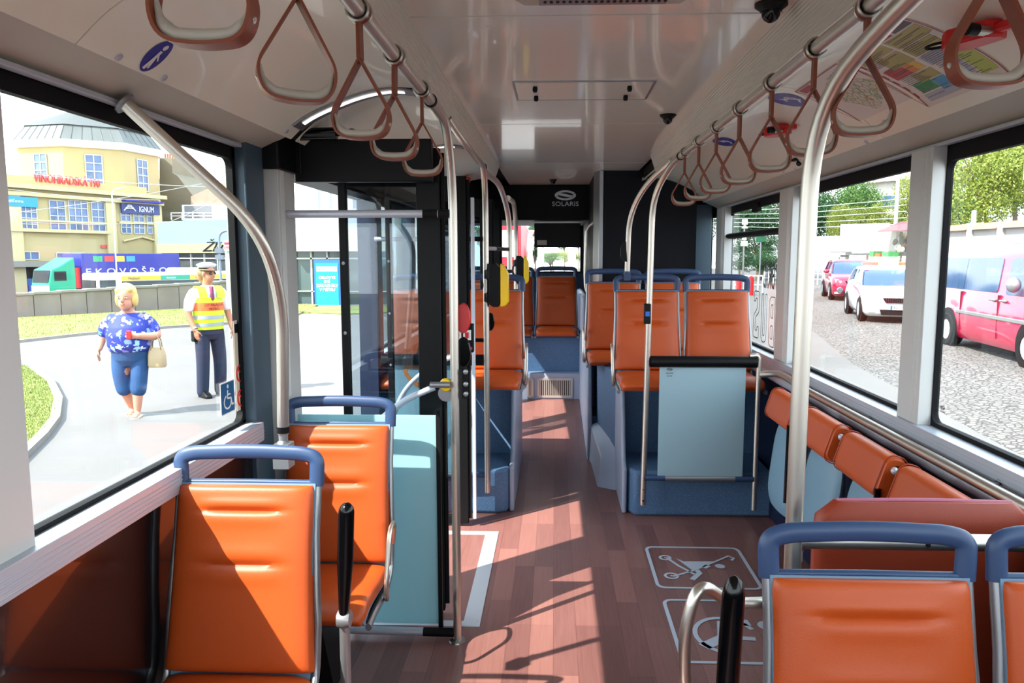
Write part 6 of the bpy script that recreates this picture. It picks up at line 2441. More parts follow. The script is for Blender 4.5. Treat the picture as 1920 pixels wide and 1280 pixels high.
# local: side facing the bus is x=0, front towards -Y, rear wheel at y=0
pz = paint_v
rings = []
for (z, inset, y0, y1) in ((0.20, 0.06, -4.0, 0.92), (0.32, 0.0, -4.15, 0.98), (0.62, -0.02, -4.2, 1.0), (1.05, 0.0, -4.05, 0.99), (1.14, 0.03, -3.6, 0.97), (1.80, 0.11, -2.95, 0.90), (1.95, 0.18, -2.75, 0.82), (2.04, 0.34, -2.5, 0.7), (2.07, 0.6, -2.3, 0.5)):
    rings.append([(x + 0.95, y, z) for (x, y) in rrect(1.9 - 2 * inset, y1 - y0, 0.22, 5, 0, (y0 + y1) / 2)])
MB().loft(rings).build('body', pz, t, angle=50)


def side_panel(mb, y0, y1, z0, z1, off, th=0.02, r=0.06, sl=0.0):
    """rounded panel following the side's lean above 1.1 m"""
    def xat(z):
        return 0.0 if z < 1.05 else (0.03 + (z - 1.14) * 0.122)
    sec = rrect(y1 - y0, z1 - z0, r, 4, (y0 + y1) / 2, (z0 + z1) / 2)
    vs = [(xat(z) - off, y + sl * (z - z0), z) for y, z in sec] + [(xat(z) - off + th + 0.05, y + sl * (z - z0), z) for y, z in sec]
    n = len(sec)
    mb.add(vs, [tuple(range(n)), tuple(reversed(range(n, 2 * n)))] + [(i, (i + 1) % n, n + (i + 1) % n, n + i) for i in range(n)])


m = MB()
side_panel(m, -0.55, 0.75, 1.18, 1.80, 0.012)
side_panel(m, -1.92, -0.50, 1.18, 1.80, 0.012)
side_panel(m, -2.95, -2.22, 1.16, 1.80, 0.012)
m.build('side_windows', M['carglass'], t)
m = MB()
for y in (-0.53, -2.06, -3.0):
    m.box(-0.024, 0.03, y - 0.006, y + 0.006, 0.36, 1.14)
m.build('door_gaps', mat('dark_gap_van', (90, 10, 34), 0.6), t)
MB().box(-0.035, 0.03, -3.1, -0.35, 0.70, 0.77).build('side_moulding', M['frame'], t, bevel=0.01)
m = MB()
for y in (-1.88, -2.26):
    m.box(-0.05, 0.0, y - 0.11, y + 0.11, 1.03, 1.065)
m.build('door_handles', M['frame'], t, bevel=0.012)
mt, mr, ma = MB(), MB(), MB()
for sx, xx in ((-1, 0.06), (1, 1.84)):
    for yy in (0.0, -3.2):
        wheel(mt, mr, (xx, yy, 0.335), 0.335, 0.23, sx)
        ma.lathe([(0.42, 0.0), (0.42, 0.015), (0.37, 0.02)], ((-0.012 if sx < 0 else 1.91), yy, 0.36), 30, (sx, 0, 0))
mt.build('tyres', M['rubber'], t)
mr.build('rims', M['silver'], t)
ma.build('wheel_arches', M['rubber'], t)
MB().ell((-0.12, -2.80, 1.35), (0.11, 0.09, 0.13)).build('wing_mirror', M['frame'], t)
m = MB()
side_panel(m, -3.4, -3.05, 1.16, 1.30, 0.012)
m.build('quarter_window', M['carglass'], t)

# ------------------------------------------------------------------ trees
leafm = {}


def leafmat(name, c1, c2):
    m = mat(name, c1, 0.6)
    nt = m.node_tree
    g = nt.nodes.new('ShaderNodeNewGeometry')
    mx = nt.nodes.new('ShaderNodeMixRGB')
    mx.inputs[1].default_value = lin(c1)
    mx.inputs[2].default_value = lin(c2)
    nt.links.new(g.outputs['Random Per Island'], mx.inputs[0])
    b = nt.nodes['Principled BSDF']
    nt.links.new(mx.outputs[0], b.inputs['Base Color'])
    tr = nt.nodes.new('ShaderNodeBsdfTranslucent')
    nt.links.new(mx.outputs[0], tr.inputs[0])
    ms = nt.nodes.new('ShaderNodeMixShader')
    ms.inputs[0].default_value = 0.35
    nt.links.new(b.outputs[0], ms.inputs[1])
    nt.links.new(tr.outputs[0], ms.inputs[2])
    nt.links.new(ms.outputs[0], nt.nodes['Material Output'].inputs[0])
    return m


LM = {'dark': leafmat('leaves_dark', (24, 60, 34), (56, 104, 50)), 'mid': leafmat('leaves_mid', (50, 92, 36), (98, 134, 56)), 'light': leafmat('leaves_light', (92, 112, 38), (150, 158, 66))}
M['bark'] = mat('bark', (104, 92, 78), 0.9, bump=0.5, bscale=20)
CROWNS = {}


def crown_mesh(seed, kind, n=15000):
    key = (seed, kind)
    if key in CROWNS:
        return CROWNS[key]
    rnd = random.Random(seed)
    blobs = []
    for k in range(16):
        a, e = rnd.uniform(0, 2 * PI), rnd.uniform(-0.7, 1.2)
        r = rnd.uniform(0.35, 0.72)
        blobs.append((Vector((math.cos(a) * math.cos(e) * r, math.sin(a) * math.cos(e) * r, math.sin(e) * r * 0.85)), rnd.uniform(0.24, 0.42)))
    blobs.append((Vector((0, 0, 0)), 0.5))
    vs, fs = [], []
    for i in range(n):
        c, r = rnd.choice(blobs)
        d = Vector((rnd.gauss(0, 1), rnd.gauss(0, 1), rnd.gauss(0, 1))).normalized()
        p = c + d * r * rnd.uniform(0.8, 1.08)
        s = rnd.uniform(0.014, 0.030)
        a = Vector((rnd.gauss(0, 1), rnd.gauss(0, 1), rnd.gauss(0, 1))).normalized()
        b = a.cross(d)
        if b.length < 1e-3:
            continue
        b.normalize()
        o = len(vs)
        vs += [p - a * s, p + b * s * 0.55, p + a * s, p - b * s * 0.55]
        fs.append((o, o + 1, o + 2, o + 3))
    me = MB().add(vs, fs, smooth=False).mesh('foliage', LM[kind], smooth=False)
    CROWNS[key] = me
    return me


def tree(x, y, zc, rx, rz, kind, label, seed=1, group=None, bush=False):
    t = thing('tree' if not bush else 'shrub', label, 'tree' if not bush else 'shrub', (x, y, GZ), group=group)
    o = bpy.data.objects.new('foliage', crown_mesh(seed, kind))
    COL.objects.link(o)
    o.parent = t
    o.location = (0, 0, zc - GZ)
    o.scale = (rx, rx, rz)
    h = zc - GZ
    m = MB()
    r0 = max(0.06, rx * 0.05)
    m.tube([(0, 0, 0), (0.05 * rx, 0, h * 0.5), (0, 0.03 * rx, h)], [r0, r0 * 0.8, r0 * 0.5], 9)
    for k in range(5):
        a = 2 * PI * k / 5 + seed
        m.tube([(0, 0, h * 0.75), (math.cos(a) * rx * 0.3, math.sin(a) * rx * 0.3, h + rz * 0.15), (math.cos(a) * rx * 0.55, math.sin(a) * rx * 0.55, h + rz * 0.45)], [r0 * 0.5, r0 * 0.35, r0 * 0.12], 7)
    m.build('trunk', M['bark'], t)
    return t


def ptree(px, py, Y, wpx, hpx, kind, label, seed, group='trees beyond the right street', bush=False):
    c = P(px, py, Y=Y)
    k = Y / 1400
    tree(c.x, Y, c.z, wpx / 2 * k * 1.05, hpx / 2 * k * 1.05, kind, label, seed, group, bush)


for a in ((1590, 400, 75, 150, 160, 'mid', 'bright mid green tree left of the tower building', 1),
          (1515, 420, 68, 120, 170, 'dark', 'dark green tree just right of the stout pole', 2),
          (1575, 425, 60, 62, 90, 'light', 'yellow-green conical shrub tree above the white hoarding', 3),
          (1628, 412, 70, 90, 80, 'light', 'yellow-green rounded tree in front of the tower building', 4),
          (1705, 395, 66, 100, 150, 'light', 'olive tree right of the white lamp mast', 5),
          (1690, 430, 70, 90, 70, 'dark', 'low dark tree behind the tiled wall gap', 2),
          (1850, 352, 46, 210, 230, 'light', 'large yellow-green tree above the tiled wall at right', 6),
          (1905, 320, 56, 210, 260, 'mid', 'tall tree at the right edge above the billboard', 7),
          (1775, 400, 54, 130, 150, 'mid', 'green tree hidden partly by the near right pillar', 8),
          (1990, 380, 72, 150, 200, 'light', 'yellow-green tree nearest the camera beyond the billboard', 6),
          (1430, 410, 62, 150, 120, 'dark', 'dark green tree behind the opening window, its crown above the sash bar', 9),
          (1370, 420, 70, 110, 130, 'dark', 'dark tree farthest left in the right windows', 2),
          (1480, 400, 80, 130, 160, 'dark', 'tall dark tree behind the second right pillar', 1),
          (1420, 465, 60, 110, 60, 'dark', 'small dark bush beside the white railing', 4)):
    ptree(*a)
for a in ((1012, 440, 52, 60, 70, 'dark', 'dark green tree seen left in the rear window', 2),
          (1058, 452, 60, 44, 50, 'mid', 'green shrub tree seen under the hanging display', 3),
          (1085, 445, 56, 50, 70, 'dark', 'dark tree in the right corner of the rear window', 5),
          (1035, 478, 48, 80, 16, 'light', 'sunlit low hedge seen through the rear window', 4),
          (905, 440, 60, 60, 70, 'mid', 'green tree seen in the left part of the rear window', 1)):
    ptree(*a, group='trees seen through the rear window')
for a in ((1385, 492, 50, 80, 56, 'dark', 'dark green bush low behind the short white railing', 4), (1445, 490, 52, 90, 60, 'dark', 'dark green bush right of the short white railing', 9)):
    ptree(*a, bush=True)
for a in ((1003, 476, 40, 30, 50, 'dark', 'dark green bush beside the give way sign', 1), (1032, 485, 45, 56, 26, 'mid', 'mid green bush under the hanging display', 3), (1068, 483, 46, 52, 30, 'light', 'yellow-green bush in the right part of the rear window', 6)):
    ptree(*a, group='shrubs seen through the rear window', bush=True)
ptree(735, 430, 44, 60, 90, 'dark', 'dark green tree seen through the tinted door glass', 7, None)

# ------------------------------------------------------------------ right background
F6 = Facade(tuple(P(1765, 480, Y=36)[:2]), tuple(P(1960, 480, Y=29)[:2]))
t = thing('tiled_garden_wall', 'white garden wall with red tiled coping behind the van', 'wall')
wm = mat('whitewashed_wall', (160, 158, 154), 0.8, var=0.05, vscale=0.5)
tm = mat('red_coping_tiles', (176, 112, 84), 0.8, var=0.15, vscale=3)
m = MB()
F6.slab(m, -2, F6.L + 3, GZ, F6.uz(1850, 425)[1] - 0.1, -0.3, 0)
for px in (1822, 1880, 1940):
    u, z = F6.uz(px, 418)
    F6.slab(m, u - 0.2, u + 0.2, GZ, z, -0.4, 0.1)
m.build('wall', wm, t)
m = MB()
zc_ = F6.uz(1850, 425)[1] - 0.1
for (u0, u1) in ((-2, F6.uz(1818, 420)[0]), (F6.uz(1828, 420)[0], F6.uz(1875, 420)[0]), (F6.uz(1886, 420)[0], F6.L + 3)):
    vs = [F6.pt(u, z, o) for u in (u0, u1) for (z, o) in ((zc_, 0.2), (zc_ + 0.28, -0.15), (zc_, -0.5))]
    m.add(vs, [(0, 1, 2), (5, 4, 3), (0, 3, 4, 1), (1, 4, 5, 2), (2, 5, 3, 0)])
m.build('tile_coping', tm, t)
# hall or tower building with pale roof
t = thing('round_tower_building', 'pale building with low conical pinkish roof behind the trees', 'building')
c = P(1712, 400, Y=95)
zt_, za_ = P(1700, 343, Y=95).z, P(1712, 300, Y=95).z
MB().lathe([(5.2, GZ), (5.2, zt_ - 0.1)], (c.x, c.y, 0), 12).build('wall', mat('pale_plaster', (204, 200, 188), 0.8), t, angle=20)
MB().lathe([(6.1, zt_ - 0.1), (5.9, zt_ + 0.2), (4.2, (zt_ + za_) / 2 + 0.3), (0.0, za_ + 0.6)], (c.x, c.y, 0), 12).build('roof', mat('pinkish_roof', (176, 158, 152), 0.8), t, angle=20)
Fk = Facade((c.x - 3, c.y - 5.0), (c.x + 3, c.y - 5.0))
m = MB()
Fk.pix(m, 1655, 367, 1684, 392, 0.0, 0.2)
m.build('arched_window', M['winblue'], t)
# hoarding, railing and market stall
t = thing('advert_hoarding', 'white hoarding with faint lettering beyond the parked cars', 'hoarding')
F7 = Facade(tuple(P(1510, 480, Y=58)[:2]), tuple(P(1725, 480, Y=52)[:2]))
m = MB()
F7.pix(m, 1576, 419, 1668, 478, -0.2, 0)
F7.pix(m, 1520, 442, 1590, 482, -0.4, -0.2)
F7.pix(m, 1668, 424, 1690, 478, -0.4, -0.2)
m.build('boards', wm, t)
m = MB()
m.text('ČESKÝ TRAMP', 0.42, F7.pt(F7.uz(1595, 432)[0], F7.uz(1600, 431)[1], 0.03), F7.u, (0, 0, 1), 0.01).text('A ROZVOZ', 0.36, F7.pt(F7.uz(1603, 438)[0], F7.uz(1600, 439)[1], 0.03), F7.u, (0, 0, 1), 0.01)
m.build('faint_lettering', mat('faint_lettering', (150, 150, 150), 0.7), t)
for (xa, xb, ya_, yb2, pw, lb) in ((1585, 1625, 451, 473, (1597, 1617), 'longer white box trailer parked along the hoarding'), (1626, 1650, 452, 476, (1637,), 'shorter white box trailer at the end of the hoarding')):
    t = thing('white_trailer', lb, 'trailer')
    m = MB()
    F7.pix(m, xa, ya_, xb, yb2, 0.6, 2.4)
    m.build('trailer_box', M['white'], t, bevel=0.1)
    m = MB()
    for px in pw:
        u, z = F7.uz(px, 478)
        m.lathe([(0.3, -0.1), (0.3, 0.1)], F7.pt(u, GZ + 0.3, 2.5), 16, F7.n)
    m.build('trailer_wheels', M['rubber'], t)
m = MB()
for k in range(16):
    u0_ = F7.uz(1500 + 9 * k, 470)[0]
    F7.slab(m, u0_, u0_ + 0.06, GZ, GZ + 1.05, 5, 5.06)
ua_, ub_ = F7.uz(1500, 470)[0], F7.uz(1640, 470)[0]
for z in (0.4, 0.75, 1.05):
    F7.slab(m, ua_, ub_, GZ + z - 0.03, GZ + z, 5, 5.06)
tag(m.build('street_railing', M['white']), 'white metal street railing behind the crimson car', 'railing')
t = thing('market_stall', 'market stall with dark red awning, hanging goods and green and orange crates', 'stall')
F8 = Facade(tuple(P(1660, 480, Y=40)[:2]), tuple(P(1760, 480, Y=37)[:2]))
m = MB()
F8.pix(m, 1668, 424, 1682, 480, -1.5, 0)
F8.pix(m, 1680, 424, 1760, 500, -1.7, -1.5)
m.build('booth', wm, t)
m = MB()
zq = F8.uz(1700, 434)[1]
ua, ub = F8.uz(1674, 434)[0], F8.uz(1760, 434)[0]
m.add([F8.pt(ua, zq, 1.0), F8.pt(ub, zq, 1.0), F8.pt(ub, zq + 0.5, -0.5), F8.pt(ua, zq + 0.5, -0.5), F8.pt(ua, zq + 0.04, 1.0), F8.pt(ub, zq + 0.04, 1.0), F8.pt(ub, zq + 0.54, -0.5), F8.pt(ua, zq + 0.54, -0.5)], [(0, 1, 2, 3), (7, 6, 5, 4), (0, 4, 5, 1), (2, 6, 7, 3), (1, 5, 6, 2), (0, 3, 7, 4)])
m.build('awning', mat('dark_red_awning', (96, 50, 56), 0.7), t)
rnd = random.Random(9)
cols = [((60, 60, 70), 'dark'), ((170, 176, 200), 'pale_blue'), ((220, 190, 110), 'yellow'), ((120, 80, 70), 'brown')]
for c_, nm in cols:
    m = MB()
    for k in range(14):
        px, py = rnd.uniform(1686, 1752), rnd.uniform(442, 468)
        u, z = F8.uz(px, py)
        m.ell(F8.pt(u, z, rnd.uniform(-0.6, 0.4)), (0.13, 0.08, rnd.uniform(0.12, 0.3)), nu=8, nv=6)
    m.build('hanging_goods_' + nm, mat('goods_' + nm, c_, 0.7), t)
for (x0, y0, x1, y1, c_, nm) in ((1664, 471, 1672, 481, (70, 150, 80), 'green_crate'), (1674, 475, 1684, 481, (220, 90, 50), 'orange_crate'), (1688, 472, 1700, 481, (80, 160, 90), 'green_crate')):
    m = MB()
    F8.pix(m, x0, y0, x1, y1, 0.5, 1.2)
    m.build(nm, mat(nm + str(x0), c_, 0.6), t)
# poles and signs right
for (px, Y, ytop, r, lb) in ((1676, 60, 262, 0.16, 'white lamp mast in front of the pinkish roofed building'), (1464, 50, 405, 0.11, 'pale short mast seen through the opening window'), (1821, 40, 395, 0.14, 'grey mast rising behind the tiled wall')):
    b = P(px, 480, Y=Y)
    zt_ = P(px, ytop, Y=Y).z
    t = tag(MB().lathe([(r, GZ), (r * 0.8, zt_), (0, zt_ + 0.05)], (b.x, b.y, 0), 12).build('mast', M['winframe']), lb, 'mast')
t = thing('traffic_sign', 'white square and triangular traffic signs on one post in the opening window', 'sign', (P(1394, 480, Y=36).x, 36, GZ))
k = 36 / 1400
o = Vector(t.location)
MB().tube([(0, 0, 0), (0, 0, P(1394, 412, Y=36).z - GZ)], 0.04, 8).build('post', M['frame'], t)
zq = lambda py: P(1394, py, Y=36).z - GZ
MB().box(-5 * k, 5 * k, -0.06, -0.04, zq(421), zq(411)).build('square_plate', M['white'], t)
MB().prism([(-6 * k, zq(428)), (6 * k, zq(428)), (0, zq(421))], 'y', -0.06, -0.04).build('triangle_plate', M['white'], t)
MB().box(-6 * k, 6 * k, -0.06, -0.04, zq(461), zq(452)).box(-4 * k, 4 * k, -0.06, -0.04, zq(450), zq(444)).build('lower_plates', M['white'], t)
t = thing('green_road_sign', 'dark green rectangular sign under the sash bar', 'sign', (P(1427, 448, Y=44).x, 44, 0))
zz = P(1427, 448, Y=44).z
MB().box(-0.28, 0.28, -0.03, 0.03, zz - 0.15, zz + 0.15).build('plate', mat('sign_green', (24, 92, 60), 0.5), t)
MB().tube([(0, 0.05, GZ), (0, 0.05, zz)], 0.04, 8).build('post', M['frame'], t)
m = MB()
for k2 in range(7):
    p = P(1378 + 9 * k2, 480, Y=38)
    m.tube([(p.x, 38, GZ), (p.x, 38, GZ + 0.95)], 0.035, 6)
p, q = P(1378, 480, Y=38), P(1432, 480, Y=38)
m.tube([(p.x, 38, GZ + 0.95), (q.x, 38, GZ + 0.95)], 0.035, 6)
m.tube([(p.x, 38, GZ + 0.5), (q.x, 38, GZ + 0.5)], 0.03, 6)
tag(m.build('street_railing', M['white']), 'short white railing with red bollards seen through the opening window', 'railing')
for k2, px in enumerate((1387, 1410)):
    p = P(px, 480, Y=37.5)
    tag(MB().lathe([(0.14, 0), (0.14, 0.9), (0.0, 1.0)], (p.x, 37.5, GZ), 12).build('red_bollard', M['red']), ('left', 'right')[k2] + ' red post at the short white railing beyond the opening window', 'bollard')
t = thing('billboard', 'white billboard edge in front of the tall tree at the right edge', 'billboard', (P(1925, 480, Y=22).x, 22, 0))
MB().box(-0.2, 1.6, -0.1, 0.1, P(1925, 336, Y=22).z, P(1925, 290, Y=22).z).build('board', M['white'], t)
MB().tube([(0.7, 0.1, GZ), (0.7, 0.1, P(1925, 336, Y=22).z)], 0.09, 10).build('post', M['frame'], t)
# wires right
m = MB()
for k2 in range(5):
    p, q = P(1330, 396 + 7 * k2, Y=45), P(1700, 372 + 12 * k2, Y=40)
    m.tube([p, (p + q) / 2 - Vector((0, 0, 0.15)), q], 0.018, 5)
tag(m.build('tram_wires', mat('wire_pale', (170, 176, 174), 0.5)), 'pale overhead wires crossing in front of the right trees', 'wires', kind='stuff')
# rear view items
t = thing('red_tram', 'red and white tram edge seen left in the rear window', 'tram', (P(950, 480, Y=34).x, 34, GZ))
k = 34 / 1400
MB().box(-0.9, 27 * k, 0, 8, 0.3, 3.6).build('body', mat('tram_red', (206, 30, 50), 0.4), t, bevel=0.08)
MB().box(-0.8, 14 * k, -0.03, 0.05, 1.9, 3.1).build('window_panel', mat('tram_pink', (226, 190, 190), 0.3), t)
MB().box(-0.7, 27 * k - 0.1, 0.3, 7.6, 0, 0.42).build('underframe', M['rubber'], t)
t = thing('give_way_sign', 'triangular give way sign on a white post in the rear window', 'sign', (P(996, 480, Y=24).x, 24, GZ))
z1_ = P(996, 433, Y=24).z - GZ
MB().tube([(0, 0, 0), (0, 0, z1_)], 0.045, 8).build('post', M['white'], t)
MB().prism([(-0.11, z1_ + 0.02), (0.11, z1_ + 0.02), (0, z1_ - 0.2)], 'y', -0.06, -0.04).build('white_plate', M['white'], t)
m = MB().strip([(-0.13, -0.05, z1_ + 0.03), (0.13, -0.05, z1_ + 0.03), (0, -0.05, z1_ - 0.22)], (0, 1, 0), 0.03, 0.03, closed=True)
m.build('red_border', M['red'], t)
for (px, lb) in ((1014, 'slim white post under the left part of the hanging display'), (1072, 'thicker white post under the right part of the hanging display')):
    p = P(px, 480, Y=30)
    tag(MB().tube([(p.x, 30, GZ), (p.x, 30, 3.0)], 0.13 if px < 1050 else 0.16, 10).build('white_post', M['white']), lb, 'post')
for k2 in range(3):
    x = P(1030 + 31 * k2, 480, Y=32).x
    t = thing('motorcycle', ('left', 'middle', 'right')[k2] + ' one of three small dark motorcycles parked far behind the rear window', 'motorcycle', (x, 32, GZ), (0, 0, 0.0), group='motorcycles behind the rear window')
    for yy in (-0.65, 0.65):
        MB().tube([(0, yy + 0.26 * math.cos(a), 0.32 + 0.26 * math.sin(a)) for a in [2 * PI * j / 16 for j in range(16)]], 0.055, 6, closed=True).build('wheel', M['rubber'], t)
    MB().ell((0, -0.05, 0.62), (0.14, 0.5, 0.2), nu=10, nv=6).build('engine_body', M['rubber'], t)
    MB().ell((0, 0.3, 0.85), (0.13, 0.35, 0.07), nu=10, nv=6).build('saddle', M['black'], t)
    MB().tube([(-0.32, -0.45, 1.05), (0, -0.5, 1.0), (0.32, -0.45, 1.05)], 0.02, 6).build('handlebar', M['frame'], t)
# ------------------------------------------------------------------ people
M['skin'] = mat('skin', (196, 138, 112), 0.55)
M['skin2'] = mat('skin_tanned', (176, 112, 82), 0.55)
M['blond'] = mat('blond_hair', (206, 176, 104), 0.5, bump=0.5, bscale=90)
M['brownhair'] = mat('light_brown_hair', (150, 116, 80), 0.6, bump=0.5, bscale=90)
M['denim'] = mat('denim', (34, 72, 118), 0.8, bump=0.2, bscale=200, var=0.2, vscale=6)
M['navycloth'] = mat('navy_cloth', (34, 42, 66), 0.8, bump=0.3, bscale=18)
M['hivis'] = mat('hi_vis_yellow', (206, 236, 40), 0.6)
M['reflect'] = mat('reflective_grey', (160, 168, 172), 0.4)
M['hiorange'] = mat('hi_vis_orange', (240, 110, 50), 0.6)
M['shirt'] = mat('white_shirt', (226, 228, 236), 0.7, bump=0.3, bscale=14)


def remeshed(mb, name, m, parent, voxel=0.008, smooth=6):
    ob = mb.build(name, m, parent, angle=180)
    r = ob.modifiers.new('remesh', 'REMESH')
    r.mode = 'VOXEL'
    r.voxel_size = voxel
    r.use_smooth_shade = True
    s = ob.modifiers.new('smooth', 'SMOOTH')
    s.factor = 0.5
    s.iterations = smooth
    dg = bpy.context.evaluated_depsgraph_get()
    me = bpy.data.meshes.new_from_object(ob.evaluated_get(dg))
    for p in me.polygons:
        p.use_smooth = True
    old = ob.data
    ob.modifiers.clear()
    ob.data = me
    bpy.data.meshes.remove(old)
    me.name = name
    if not me.materials:
        me.materials.append(m)
    return ob


def limb(mb, pts, rs, flat=1.0, n=16):
    # resample for smooth taper
    P_ = [Vector(p) for p in pts]
    out, rr = [], []
    for i in range(len(P_) - 1):
        for k in range(5):
            t = k / 5
            p0, p1, p2, p3 = P_[max(i - 1, 0)], P_[i], P_[i + 1], P_[min(i + 2, len(P_) - 1)]
            out.append(0.5 * ((2 * p1) + (p2 - p0) * t + (2 * p0 - 5 * p1 + 4 * p2 - p3) * t * t + (3 * p1 - p0 - 3 * p2 + p3) * t ** 3))
            rr.append(rs[i] * (1 - t) + rs[i + 1] * t)
    out.append(P_[-1])
    rr.append(rs[-1])
    mb.tube(out, rr, n, flat=flat)
    mb.ell(P_[0], (rs[0],) * 3, nu=12, nv=8)
    mb.ell(P_[-1], (rs[-1],) * 3, nu=12, nv=8)


def torso(mb, secs, n=24):
    rings = []
    for (x, y, z, a, b) in secs:
        rings.append([(x + a * math.cos(2 * PI * k / n), y + b * math.sin(2 * PI * k / n), z) for k in range(n)])
    mb.loft(rings)


def hand(mb, w, d, up, s=1.0, curl=0.3, thumb=1):
    """w: wrist, d: finger direction, up: back-of-hand normal"""
    w, d, up = Vector(w), Vector(d).normalized(), Vector(up).normalized()
    sd = d.cross(up).normalized()
    up = sd.cross(d).normalized()
    for k in range(4):
        o = (k - 1.5) * 0.019 * s
        base = w + d * 0.075 * s + sd * o
        ln = (0.062, 0.072, 0.067, 0.052)[k] * s
        mb.tube([w + sd * o * 0.7, base], 0.0125 * s, 8)
        d2 = (d - up * curl * (0.6 + 0.15 * k)).normalized()
        d3 = (d - up * curl * (1.8 + 0.2 * k)).normalized()
        mid = base + d2 * ln * 0.5
        mb.tube([base, mid, mid + d3 * ln * 0.5], [0.0092 * s, 0.0085 * s, 0.0065 * s], 8)
    th = w + d * 0.02 * s + sd * thumb * 0.03 * s
    mb.tube([th, th + (d * 0.6 + sd * thumb * 0.6 - up * 0.4) * 0.04 * s, th + (d * 0.9 + sd * thumb * 0.35 - up * 0.5) * 0.07 * s], [0.012 * s, 0.0105 * s, 0.008 * s], 8)


def face(t, c, s, fwd, skinm, lipm=(176, 90, 84), glasses=False):
    """eyes, brows and lips around head centre c; fwd unit vector"""
    c, fwd = Vector(c), Vector(fwd).normalized()
    rt = fwd.cross(Vector((0, 0, 1))).normalized()
    e, i_, l, b = MB(), MB(), MB(), MB()
    for sx in (-1, 1):
        p = c + fwd * 0.083 * s + rt * sx * 0.032 * s + Vector((0, 0, 0.006 * s))
        e.ell(p, (0.012 * s, 0.009 * s, 0.0055 * s), nu=10, nv=8)
        i_.ell(p + fwd * 0.006 * s, (0.006 * s, 0.005 * s, 0.005 * s), nu=8, nv=6)
        b.tube([p + rt * -0.016 * s + Vector((0, 0, 0.017 * s)) + fwd * 0.004, p + Vector((0, 0, 0.022 * s)) + fwd * 0.008, p + rt * 0.016 * s + Vector((0, 0, 0.017 * s)) + fwd * 0.004], 0.003 * s, 6)
    q = c + fwd * 0.092 * s - Vector((0, 0, 0.055 * s))
    l.tube([q - rt * 0.022 * s - fwd * 0.006, q + fwd * 0.002 - Vector((0, 0, 0.004)), q + rt * 0.022 * s - fwd * 0.006], [0.003 * s, 0.006 * s, 0.003 * s], 8)
    if not glasses:
        e.build('eyes', M['white'], t)
        i_.build('irises', M['black'], t)
    b.build('eyebrows', M['brownhair'], t)
    l.build('lips', mat('lips_%d' % int(c.x * 100), lipm, 0.5), t)


def head(mb, c, s, fwd, neck_base, nr=0.055):
    c, fwd = Vector(c), Vector(fwd).normalized()
    rt = fwd.cross(Vector((0, 0, 1))).normalized()
    ang = math.atan2(fwd.y, fwd.x) + PI / 2
    mb.ell(c + Vector((0, 0, 0.03 * s)), (0.078 * s, 0.096 * s, 0.095 * s), (0, 0, ang))
    mb.ell(c + fwd * 0.02 * s - Vector((0, 0, 0.045 * s)), (0.064 * s, 0.072 * s, 0.075 * s), (0, 0, ang))
    mb.ell(c + fwd * 0.05 * s - Vector((0, 0, 0.09 * s)), (0.030 * s, 0.028 * s, 0.024 * s), (0, 0, ang))
    mb.tube([c + fwd * 0.088 * s + Vector((0, 0, 0.012 * s)), c + fwd * 0.112 * s - Vector((0, 0, 0.022 * s))], [0.009 * s, 0.015 * s], 8)
    mb.ell(c + fwd * 0.105 * s - Vector((0, 0, 0.024 * s)), (0.018 * s, 0.014 * s, 0.012 * s), (0, 0, ang), nu=8, nv=6)
    for sx in (-1, 1):
        mb.ell(c + rt * sx * 0.08 * s - Vector((0, 0, 0.01 * s)), (0.012 * s, 0.02 * s, 0.032 * s), (0, 0, ang), nu=8, nv=8)
    mb.tube([c - Vector((0, 0, 0.05 * s)), Vector(neck_base)], [nr, nr * 1.15], 14)


# --- woman walking towards the bus
fw = P(252, 779, Z=GZ)
t = thing('person', 'person with short blond hair in butterfly print top and denim capris walking to the bus', 'person', (fw.x, fw.y, GZ), (0, 0, math.radians(14)))
b = MB()
hc = (0.0, -0.06, 1.44)
head(b, hc, 1.22, (-0.05, -1, 0), (0, 0.0, 1.25), 0.062)
torso(b, [(0, 0, 0.72, 0.18, 0.15), (0, 0, 0.85, 0.21, 0.17), (0, -0.02, 1.0, 0.21, 0.17), (0, 0, 1.15, 0.19, 0.14), (0, 0.0, 1.24, 0.15, 0.09), (0, 0, 1.29, 0.07, 0.06)])
# arms: image-left arm hangs out, image-right arm bent across
limb(b, [(-0.20, 0.0, 1.18), (-0.30, 0.02, 0.98), (-0.33, -0.04, 0.84)], [0.065, 0.052, 0.034])
hand(b, (-0.335, -0.045, 0.83), (-0.1, -0.1, -1), (-1, 0, 0), 1.0, 0.3, -1)
limb(b, [(0.20, 0.0, 1.18), (0.31, -0.03, 0.99), (0.15, -0.22, 1.0)], [0.065, 0.055, 0.036])
hand(b, (0.14, -0.225, 1.0), (-1, -0.15, 0.05), (0, -1, 0.1), 1.0, 0.75, 1)
limb(b, [(-0.10, 0.0, 0.72), (-0.10, -0.02, 0.42), (-0.055, 0.13, 0.08)], [0.11, 0.075, 0.038])
limb(b, [(0.09, 0.0, 0.72), (0.08, -0.05, 0.42), (0.055, -0.06, 0.07)], [0.11, 0.075, 0.038])
for (x, y) in ((-0.055, 0.13), (0.055, -0.06)):
    b.ell((x, y - 0.06, 0.035), (0.042, 0.10, 0.028))
    for k in range(5):
        b.ell((x - 0.03 + 0.015 * k, y - 0.155 + 0.004 * abs(k - 1), 0.025), (0.009, 0.02, 0.011), nu=8, nv=6)
remeshed(b, 'body', M['skin'], t, 0.0075, 4)
face(t, Vector(hc), 1.22, (-0.05, -1, 0), M['skin'])
h = MB()
h.ell((0, -0.03, 1.51), (0.118, 0.125, 0.115))
h.ell((-0.085, -0.02, 1.43), (0.04, 0.085, 0.10))
